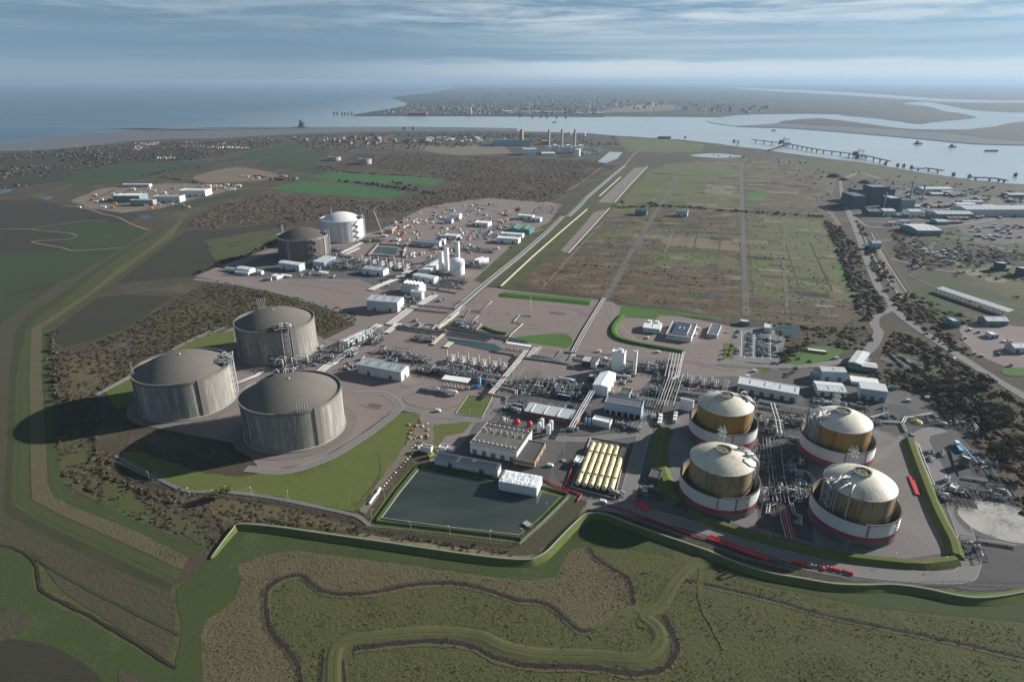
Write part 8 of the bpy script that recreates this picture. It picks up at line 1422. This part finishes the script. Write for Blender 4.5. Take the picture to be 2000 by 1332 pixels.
def canopy(name, label, poly, step, dens, r0, r1, hf, mat, seed, excl=(), clump=0.0, cl_scale=40.0, cap=30000, floor=.3):
 """merged crowns: domes of many bushes laid over each other on one uneven surface"""
 P, rng = scatter(poly, dens, seed, excl, clump, cl_scale, cap); W = [tuple(G(*p).xy) for p in poly]; A = np.array(W); lo, hi = A.min(0) - r1, A.max(0) + r1; nx, ny = (np.ceil((hi - lo) / step).astype(int) + 1); Hm = np.zeros((nx, ny)); Tm = np.full((nx, ny), .35)
 R = rng.uniform(0, 1, len(P)) ** 1.7 * (r1 - r0) + r0; T = rng.random(len(P)); HF = hf * rng.uniform(.6, 1.2, len(P)); jx = rng.uniform(-.35, .35, (nx, ny)) * step; jy = rng.uniform(-.35, .35, (nx, ny)) * step
 for (x, y), r, t, h in zip(P, R, T, HF):
  i0, i1 = max(0, int((x - r - lo[0]) / step)), min(nx - 1, int((x + r - lo[0]) / step) + 1); j0, j1 = max(0, int((y - r - lo[1]) / step)), min(ny - 1, int((y + r - lo[1]) / step) + 1)
  X = lo[0] + np.arange(i0, i1 + 1)[:, None] * step + jx[i0:i1 + 1, j0:j1 + 1] - x; Y = lo[1] + np.arange(j0, j1 + 1)[None, :] * step + jy[i0:i1 + 1, j0:j1 + 1] - y
  d = 1 - (X * X + Y * Y) / (r * r); z = np.where(d > 0, np.sqrt(np.maximum(d, 0)) * r * h, 0); sub = Hm[i0:i1 + 1, j0:j1 + 1]; up = z > sub; sub[up] = z[up]; Tm[i0:i1 + 1, j0:j1 + 1][up] = t
 Hm *= rng.uniform(.7, 1.25, Hm.shape); X = lo[0] + np.arange(nx)[:, None] * step + jx; Y = lo[1] + np.arange(ny)[None, :] * step + jy; keep = Hm > floor; c = keep[:-1, :-1].astype(int) + keep[1:, :-1] + keep[1:, 1:] + keep[:-1, 1:]; I, J = np.nonzero(c >= 2); idx = np.arange(nx * ny).reshape(nx, ny)
 F = np.stack([idx[I, J], idx[I + 1, J], idx[I + 1, J + 1], idx[I, J + 1]], 1); used, inv = np.unique(F, return_inverse=True); F = inv.reshape(-1, 4); co = np.stack([X.ravel(), Y.ravel(), Hm.ravel() + .12], 1)[used]
 me = bpy.data.meshes.new(name); me.vertices.add(len(co)); me.vertices.foreach_set('co', co.astype(np.float32).ravel()); me.loops.add(F.size); me.loops.foreach_set('vertex_index', F.astype(np.int32).ravel()); me.polygons.add(len(F)); me.polygons.foreach_set('loop_start', np.arange(0, F.size, 4, dtype=np.int32)); me.update(calc_edges=True)
 at = me.attributes.new('tint', 'FLOAT', 'POINT'); at.data.foreach_set('value', Tm.ravel()[used].astype(np.float32)); me.materials.append(MAT(mat)); o = bpy.data.objects.new(name, me); COL.objects.link(o); tag(o, label, None, None, 'stuff')
S1 = [(112, 690), (180, 672), (250, 645), (345, 584), (425, 548), (520, 572), (640, 600), (700, 628), (620, 655), (560, 636), (455, 636), (335, 684), (250, 740), (185, 778), (190, 830), (225, 898), (205, 975), (125, 935), (112, 860)]; X1 = ([(205, 760), (345, 680), (458, 640), (640, 640), (640, 800), (250, 840)],)
canopy('thicket', 'low merged thicket between the dyke and the concrete tanks', S1, 1.1, .13, .9, 2.8, .42, 'canopy_brown', 1, X1, .12, 34)
canopy('thicket', 'olive merged undergrowth behind the back tank', [(400, 640), (470, 600), (560, 575), (700, 612), (690, 628), (630, 655), (560, 634), (455, 634)], 1.1, .10, .9, 2.6, .45, 'canopy_olive', 2, (), .1, 30)
canopy('thicket', 'merged brown thicket on the slope right of the works', [(1720, 700), (1745, 645), (1800, 664), (1880, 710), (1990, 790), (2100, 860), (2100, 1060), (1990, 1000), (1945, 910), (1880, 835), (1800, 772), (1740, 748), (1690, 738), (1712, 722), (1750, 722), (1812, 724), (1822, 708), (1765, 690)], 1.1, .08, 1.0, 3.8, .62, 'canopy_brown', 5, (), .12, 30)
canopy('thicket', 'merged brush behind the works car park', [(1500, 628), (1600, 640), (1700, 640), (1706, 662), (1680, 690), (1640, 678), (1580, 672), (1530, 700), (1520, 690), (1538, 664), (1510, 640)], 1.1, .05, 1.0, 3.2, .7, 'canopy_brown', 6, ([(1512, 634), (1562, 634), (1566, 662), (1518, 662)],), .25, 25)
canopy('woodland', 'merged bare crowns of the belt beside the public road', [(1610, 430), (1640, 445), (1672, 480), (1700, 555), (1730, 592), (1722, 612), (1690, 632), (1672, 600), (1650, 530), (1630, 480)], 1.6, .03, 2.2, 4.6, .75, 'canopy_far', 7)
canopy('woodland', 'merged bare crowns of the wood beside the works', [(365, 440), (430, 402), (520, 380), (640, 388), (760, 396), (880, 368), (1000, 362), (1085, 388), (1060, 396), (960, 387), (880, 396), (820, 408), (740, 425), (560, 432), (420, 447)], 2.4, .03, 2.2, 5.5, .38, 'canopy_far', 9)
canopy('woodland', 'merged brown thicket before the power station', [(870, 352), (840, 338), (640, 332), (700, 302), (820, 302), (1050, 310), (1160, 315), (1205, 325), (1130, 360), (1085, 388), (1000, 362), (880, 368)], 3.2, .017, 2.6, 6.5, .34, 'canopy_far', 10, (), .05, 90)
canopy('woodland', 'dark merged thicket between railway and gravel yard', [(1738, 585), (1775, 568), (1830, 590), (1900, 625), (1865, 640), (1862, 668), (1900, 700), (1840, 672), (1790, 640)], 1.3, .06, 1.2, 4.2, .7, 'canopy_brown', 21, (), .15, 30)
canopy('woodland', 'dark merged thickets below the estate sheds', [(1740, 450), (1790, 462), (1900, 478), (2060, 476), (2060, 500), (1960, 512), (1850, 526), (1790, 530), (1750, 500)], 2.0, .03, 1.6, 4.4, .6, 'canopy_far', 22, ([(1790, 484), (1850, 480), (1895, 505), (1880, 516), (1810, 504)],), .4, 50)
canopy('brushwood', 'scattered low brush on the cleared refinery', [(1015, 560), (1110, 500), (1190, 415), (1440, 410), (1600, 410), (1640, 480), (1690, 600), (1660, 640), (1450, 612), (1215, 588)], 1.3, .02, .7, 2.2, .45, 'canopy_brown', 15, (), .75, 22)
canopy('reedbed', 'merged brown growth between lawn and flood bank', [(130, 940), (215, 985), (235, 905), (300, 945), (410, 968), (540, 982), (690, 1012), (722, 1032), (690, 1046), (560, 1030), (474, 1024), (450, 1036), (412, 1070), (300, 1030), (215, 992)], .9, .17, .6, 2.0, .42, 'canopy_brown', 3, ([(820, 800), (700, 850), (590, 900), (470, 860), (250, 820), (215, 860), (228, 905), (300, 938), (390, 968), (460, 966), (690, 1004), (760, 990)],), .1, 20)
LAWN = [(820, 800), (700, 850), (590, 900), (470, 860), (250, 820), (215, 860), (228, 905), (300, 938), (390, 968), (460, 966), (690, 1004), (760, 990)]
scrub('scrub', 'brown thorn scrub between the dyke and the concrete tanks', [(112, 690), (180, 672), (250, 645), (345, 584), (425, 548), (520, 572), (640, 600), (700, 628), (620, 655), (560, 636), (455, 636), (335, 684), (250, 740), (185, 778), (190, 830), (225, 898), (205, 975), (125, 935), (112, 860)], .012, .8, 2.6, 14, 'leaf_brown', 1, clump=.2, excl=([(205, 760), (345, 680), (458, 640), (640, 640), (640, 800), (250, 840)],), cap=14000)
scrub('scrub', 'olive undergrowth behind the back tank', [(400, 640), (470, 600), (560, 575), (700, 612), (690, 628), (630, 655), (560, 634), (455, 634)], .012, .8, 2.2, 14, 'leaf_olive', 2, clump=.2, cap=6000)
scrub('scrub', 'brown scrub between lawn and flood bank', [(130, 940), (215, 985), (235, 905), (300, 945), (410, 968), (540, 982), (690, 1012), (722, 1032), (690, 1046), (560, 1030), (474, 1024), (450, 1036), (412, 1070), (300, 1030), (215, 992)], .02, .7, 1.8, 13, 'leaf_brown', 3, clump=.15, cap=9000, excl=(LAWN,))
scrub('scrub', 'bushy growth along the flood bank foot', [(460, 1010), (600, 1012), (740, 1036), (900, 1062), (1000, 1074), (1000, 1086), (880, 1078), (740, 1058), (600, 1040), (475, 1028)], .12, .7, 1.9, 11, 'leaf_brown', 4, clump=.3, cap=4000)
scrub('scrub', 'brown bushes on the slope right of the works', [(1720, 700), (1745, 645), (1800, 664), (1880, 710), (1990, 790), (2100, 860), (2100, 1060), (1990, 1000), (1945, 910), (1880, 835), (1800, 772), (1740, 748), (1690, 738), (1712, 722), (1750, 722), (1812, 724), (1822, 708), (1765, 690)], .014, 1.0, 3.2, 16, 'leaf_brown', 5, clump=.1, cap=14000)
scrub('scrub', 'rough brush behind the works car park', [(1500, 628), (1600, 640), (1700, 640), (1706, 662), (1680, 690), (1640, 678), (1580, 672), (1530, 700), (1520, 690), (1538, 664), (1510, 640)], .025, .8, 2.2, 12, 'leaf_brown', 6, clump=.2, cap=5000, excl=([(1512, 634), (1562, 634), (1566, 662), (1518, 662)],))
scrub('wood', 'belt of bare trees beside the public road', [(1610, 430), (1640, 445), (1672, 480), (1700, 555), (1730, 592), (1722, 612), (1690, 632), (1672, 600), (1650, 530), (1630, 480)], .008, 2.5, 5, 22, 'leaf_brown', 7, cap=2500, squash=1.0)
scrub('wood', 'bare bushes along the old railway', [(1672, 430), (1692, 452), (1700, 470), (1745, 550), (1780, 600), (1830, 650), (1900, 690), (1860, 690), (1790, 640), (1740, 592), (1712, 550), (1690, 500)], .016, 2, 4.5, 20, 'leaf_brown', 8, cap=2500, clump=.2)
FW = dict(nc=9, mat='leaf_far', cs=.55, squash=.9)
scrub('wood', 'bare brown wood between the fields and the works', [(365, 440), (430, 402), (520, 380), (640, 388), (760, 396), (880, 368), (1000, 362), (1085, 388), (1060, 396), (960, 387), (880, 396), (820, 408), (740, 425), (560, 432), (420, 447)], .0012, 2.5, 4.5, seed=9, cap=900, **FW)
scrub('wood', 'wide brown thicket before the power station', [(870, 352), (840, 338), (640, 332), (700, 302), (820, 302), (1050, 310), (1160, 315), (1205, 325), (1130, 360), (1085, 388), (1000, 362), (880, 368)], .0006, 2.5, 4.5, seed=10, cap=900, clump=.05, cl_scale=90, **FW)
scrub('wood', 'dark hedgerows and copses along the left shore', [(-60, 306), (120, 294), (240, 280), (230, 300), (300, 318), (180, 330), (100, 358), (0, 372), (-60, 384)], .0022, 4, 8, seed=11, cap=5000, clump=.6, cl_scale=120, nc=8, mat='leaf_far', cs=.6, squash=.9)
scrub('wood', 'garden trees among the village houses', VIL, .004, 2.5, 5, seed=12, cap=5000, nc=8, mat='leaf_far', cs=.6, squash=.9)
scrub('wood', 'scattered trees of the far shore heath', [(560, 268), (800, 262), (1000, 262), (1200, 270), (1210, 285), (1000, 282), (830, 292), (640, 300), (600, 290)], .0012, 4, 8, seed=13, cap=3500, clump=.5, cl_scale=150, nc=8, mat='leaf_far', cs=.6, squash=.9)
scrub('wood', 'tree clumps on the right shore and estate', [(1380, 300), (1600, 318), (1800, 350), (2100, 390), (2100, 440), (1900, 400), (1700, 375), (1600, 400), (1480, 330)], .0005, 3, 5, seed=14, cap=1200, clump=.6, cl_scale=80, nc=9, mat='leaf_far', cs=.55, squash=.9)
scrub('wood', 'brown thickets between the estate yards', [(1760, 440), (2080, 470), (2080, 640), (1900, 600), (1780, 540), (1720, 460)], .004, 2, 4.5, seed=18, cap=4000, clump=.45, cl_scale=60, nc=9, mat='leaf_far', cs=.5, squash=.9, excl=([(1870, 438), (2080, 430), (2080, 472), (1960, 478), (1880, 466)], [(1790, 540), (1830, 532), (1880, 552), (2000, 590), (2100, 640), (2100, 660), (1975, 612), (1832, 566)]))
scrub('brush', 'low brush scattered over the cleared refinery', [(1015, 560), (1110, 500), (1190, 415), (1440, 410), (1450, 610), (1215, 588)], .003, .7, 1.8, seed=15, cap=1500, clump=.75, cl_scale=28, nc=9, mat='leaf_brown', cs=.5)
scrub('brush', 'low brush on the right part of the cleared refinery', [(1460, 400), (1600, 410), (1640, 480), (1690, 600), (1660, 640), (1460, 618)], .003, .7, 1.8, seed=16, cap=1500, clump=.75, cl_scale=28, nc=9, mat='leaf_brown', cs=.5)
def hedge(label, pts, wd, s0, s1, dens, mat, seed, nc=14, group=None):
 P = catmull([G(*p) for p in pts], 6); rng = np.random.default_rng(seed); o = []
 for a, b in zip(P[:-1], P[1:]):
  n = rng.poisson((b - a).length * dens)
  for _ in range(n): p = a.lerp(b, rng.random()); o.append((p.x + rng.normal() * wd / 2, p.y + rng.normal() * wd / 2, .2))
 p3 = np.array(o); s = rng.uniform(s0, s1, len(o)); q, t = cards(p3, s, nc, rng, .9, .5); ob = bpy.data.objects.new('hedge', card_mesh('hedge', q, t, mat)); COL.objects.link(ob); tag(ob, label, 'hedge', group)
hedge('dark hedge between the two bright crop fields', [(655, 354), (720, 360), (790, 370), (850, 380)], 8, 3, 6, .12, 'leaf_evergreen', 1); hedge('hedge behind the upper bright crop field', [(650, 335), (720, 340), (800, 344), (880, 350)], 6, 2, 4, .15, 'leaf_far', 2); hedge('thick dark hedge across the refinery heath', [(1200, 407), (1300, 404), (1440, 414), (1610, 424)], 9, 2.5, 5, .16, 'leaf_far', 3); hedge('hedge between stubble and crop fields', [(500, 345), (545, 352), (590, 352)], 8, 3, 5, .12, 'leaf_evergreen', 4); hedge('hedge along the dyke by the triangular field', [(105, 650), (104, 700), (108, 780)], 5, 1.5, 3, .3, 'leaf_brown', 5); hedge('thorn hedge along the field above the north works', [(380, 538), (430, 516), (500, 492), (545, 470)], 7, 2, 4, .2, 'leaf_brown', 6); hedge('hedge along the approach road', [(1530, 705), (1560, 702), (1600, 712)], 3, 1.2, 2.4, .3, 'leaf_olive', 7); hedge('hedge at the edge of the meadow field', [(280, 345), (340, 332), (400, 326)], 8, 3, 5, .08, 'leaf_far', 8); hedge('hedge below the long village field', [(310, 346), (350, 352), (400, 360)], 8, 3, 5, .1, 'leaf_far', 9); hedge('reeds along the works ditch left of the lawn', [(185, 850), (195, 900), (215, 930), (280, 962), (340, 985)], 3, 1, 2, .5, 'leaf_brown', 10)
rh = random.Random(17)
for k in range(30):
 x, y = rh.uniform(1060, 1590), rh.uniform(345, 590)
 if not all(inpoly(q, HEATH) for q in ((x, y), (x + 70, y + 8))): continue
 ln = rh.uniform(30, 70); hedge('line of low bushes on the cleared refinery', [(x, y), (x + ln / 2, y + ln * .05), (x + ln, y + ln * .11)], 3, .6, 1.7 + (600 - y) * .004, .22, rh.choice(('leaf_brown', 'leaf_olive', 'leaf_brown')), 60 + k, 8, 'bush lines on the refinery')
# grass tussocks of the marsh
scrub('tussocks', 'coarse tussock grass on the olive marsh', [(530, 1150), (560, 1135), (620, 1160), (730, 1165), (900, 1150), (1040, 1182), (1120, 1236), (1200, 1240), (1250, 1200), (1300, 1215), (1330, 1150), (1500, 1180), (1800, 1245), (2050, 1310), (2050, 1390), (600, 1390), (570, 1270), (530, 1220)], .42, .25, .6, 3, 'tussock', 20, up=True, cap=36000, clump=.2, cl_scale=9, cs=.62, excl=([(640, 1400), (645, 1255), (760, 1228), (940, 1228), (1010, 1262), (1220, 1282), (1262, 1250), (1262, 1205), (1305, 1205), (1322, 1260), (1290, 1320), (1150, 1318), (960, 1300), (760, 1265), (690, 1275), (680, 1400)],))
scrub('tussocks', 'coarse tussocks right of the winding creek', [(1240, 1120), (1300, 1100), (1400, 1080), (1480, 1142), (1600, 1172), (1850, 1210), (2050, 1225), (2050, 1300), (1800, 1238), (1520, 1172), (1350, 1136), (1290, 1180), (1240, 1170)], .42, .25, .6, 3, 'tussock', 21, up=True, cap=14000, clump=.3, cl_scale=9, cs=.62)
scrub('tussocks', 'straw coloured tussocks inside the creek loop', [(465, 1108), (520, 1088), (575, 1079), (850, 1115), (1000, 1133), (1085, 1128), (1112, 1085), (1145, 1070), (1210, 1126), (1230, 1180), (1180, 1225), (1130, 1222), (1080, 1182), (920, 1138), (840, 1134), (670, 1155), (600, 1120), (550, 1122), (516, 1150), (520, 1220), (575, 1300), (580, 1390), (405, 1390), (395, 1240), (425, 1205), (465, 1170)], .42, .22, .55, 3, 'tussock_dry', 22, up=True, cap=26000, cs=.62, clump=.1, cl_scale=12)
for i, (pts, wd) in enumerate(CREEKS[:6]): hedge('dark reeds lining the marsh creek, stretch %s' % ('inside the big loop', 'beside the dry marsh', 'along the mown olive track', 'running to the right edge', 'at the track bend', 'at the lower edge')[i], pts, wd * .7, .25, .6, 1.0, 'leaf_brown', 30 + i, 6)
# single trees: trunk, limbs, crown
def tree_proto(key, mat, h, r, nc, seed, bare=False):
 rng = np.random.default_rng(seed); rn = random.Random(seed); m = MB(); m.tube([(0, 0, 0), (.1, 0, h * .25), (.05, .1, h * .6)], [h * .035, h * .025, h * .01], 7)
 tips = []
 for k in range(9):
  a = k * 2.4; z0 = h * (.22 + .04 * k); L_ = r * rn.uniform(.6, .95); tip = (math.cos(a) * L_, math.sin(a) * L_, z0 + h * rn.uniform(.15, .35)); tips.append(tip); m.tube([(0, 0, z0), (tip[0] * .5, tip[1] * .5, z0 + h * .12), tip], [h * .015, h * .01, h * .004], 5)
 me = bpy.data.meshes.new('trunk'); me.from_pydata(m.v, [], m.f); me.materials.append(MAT('bark')); p = np.array([(t[0] * .8, t[1] * .8, t[2]) for t in tips] + [(0, 0, h * .6), (0, 0, h * .45), (r * .2, -r * .2, h * .72)]); s = rng.uniform(.32, .5, len(p)) * r; q, t = cards(p, s, nc, rng, .85, .26, tintv=rng.random(len(p))); return me, card_mesh('crown', q, t, mat)
TP = {'bare brown': tree_proto('b', 'leaf_brown', 8, 4.4, 30, 1), 'olive': tree_proto('o', 'leaf_olive', 7, 4.2, 34, 2), 'green': tree_proto('g', 'leaf_green', 7, 4, 36, 3), 'yellow leaved': tree_proto('y', 'leaf_yellow', 6, 3.0, 34, 4), 'dark evergreen': tree_proto('e', 'leaf_evergreen', 9, 3.6, 36, 5)}
def tree(kind, px, py, s, where, group=None):
 g = G(px, py); t = thing('tree', '%s %s tree %s' % ('tall' if s > 1.1 else ('small' if s < .65 else 'middle sized'), kind, where), 'tree', (g.x, g.y, ZB), random.uniform(0, 6), group or 'trees ' + where); t.scale = (s, s, s * random.uniform(.85, 1.1))
 for nm_, me in zip(('trunk', 'crown'), TP[kind]): o = bpy.data.objects.new(nm_, me); COL.objects.link(o); o.parent = t
for kd, pl, wh in [('olive', [(1548, 694), (1556, 685), (1564, 692), (1540, 690), (1533, 707), (1570, 683)], 'behind the works car park'), ('yellow leaved', [(1424, 690), (1421, 700), (1428, 682)], 'on the strip beside the car park'), ('yellow leaved', [(1546, 734), (1552, 728)], 'beside the white warehouse'), ('green', [(1535, 665), (1520, 662), (1575, 676)], 'round the car park pond'), ('olive', [(432, 972), (444, 968), (418, 976)], 'at the foot of the lawn'), ('dark evergreen', [(783, 364), (776, 366), (800, 369), (793, 372), (812, 373), (768, 362), (730, 278), (742, 279), (760, 277)], 'in the hedge of the far crop fields'), ('bare brown', [(640, 330), (646, 331), (628, 330), (634, 334), (622, 332)], 'beside the two old tanks'), ('bare brown', [(575, 440), (573, 436)], 'behind the dark tank'), ('bare brown', [(1010, 420), (1215, 402), (1270, 405), (1280, 408)], 'along the far heath track')]:
 for x, y in pl: tree(kd, x, y, random.uniform(.8, 1.2) * (1.6 if y < 450 else 1), wh)
rn = random.Random(91); hill = [(1735, 650), (1800, 668), (1880, 715), (1990, 795), (2080, 870), (2080, 1000), (1995, 980), (1950, 900), (1890, 830), (1810, 770), (1745, 745), (1820, 715)]; k = 0
while k < 95:
 x, y = rn.uniform(1720, 2010), rn.uniform(645, 1000)
 if not inpoly((x, y), hill): continue
 kd = rn.choice(('bare brown', 'bare brown', 'olive', 'green')); tree(kd, x, y, rn.uniform(.8, 1.4), 'on the %s of the slope right of the works' % ('upper part' if y < 740 else ('middle' if y < 840 else 'lower part'))); k += 1
k = 0; left = [(115, 700), (200, 672), (345, 590), (430, 552), (640, 605), (600, 640), (455, 632), (330, 680), (200, 765), (195, 830), (120, 860)]
while k < 60:
 x, y = rn.uniform(110, 650), rn.uniform(550, 860)
 if not inpoly((x, y), left): continue
 tree(rn.choice(('bare brown', 'bare brown', 'olive', 'olive', 'green')), x, y, rn.uniform(.45, .85), 'in the scrub %s' % ('behind the back tank' if x > 420 else ('beside the triangular field' if y < 690 else 'left of the left tank'))); k += 1
# ------------------------------------------------------------------ haze
hz = MB(); hz.bx(-200000, 200000, -1500, 320000, -3.0, 320); ho = hz.build('haze', []);
hm = bpy.data.materials.new('haze'); hm.use_nodes = True; hn = hm.node_tree; hn.nodes.clear(); ou = hn.nodes.new('ShaderNodeOutputMaterial'); pv = hn.nodes.new('ShaderNodeVolumePrincipled'); pv.inputs['Color'].default_value = (.38, .53, .71, 1); pv.inputs['Density'].default_value = 4.3e-5; pv.inputs['Anisotropy'].default_value = .2; hn.links.new(pv.outputs[0], ou.inputs['Volume']); ho.data.materials.append(hm); tag(ho, 'thin pale haze in the air over the estuary', None, None, 'stuff')
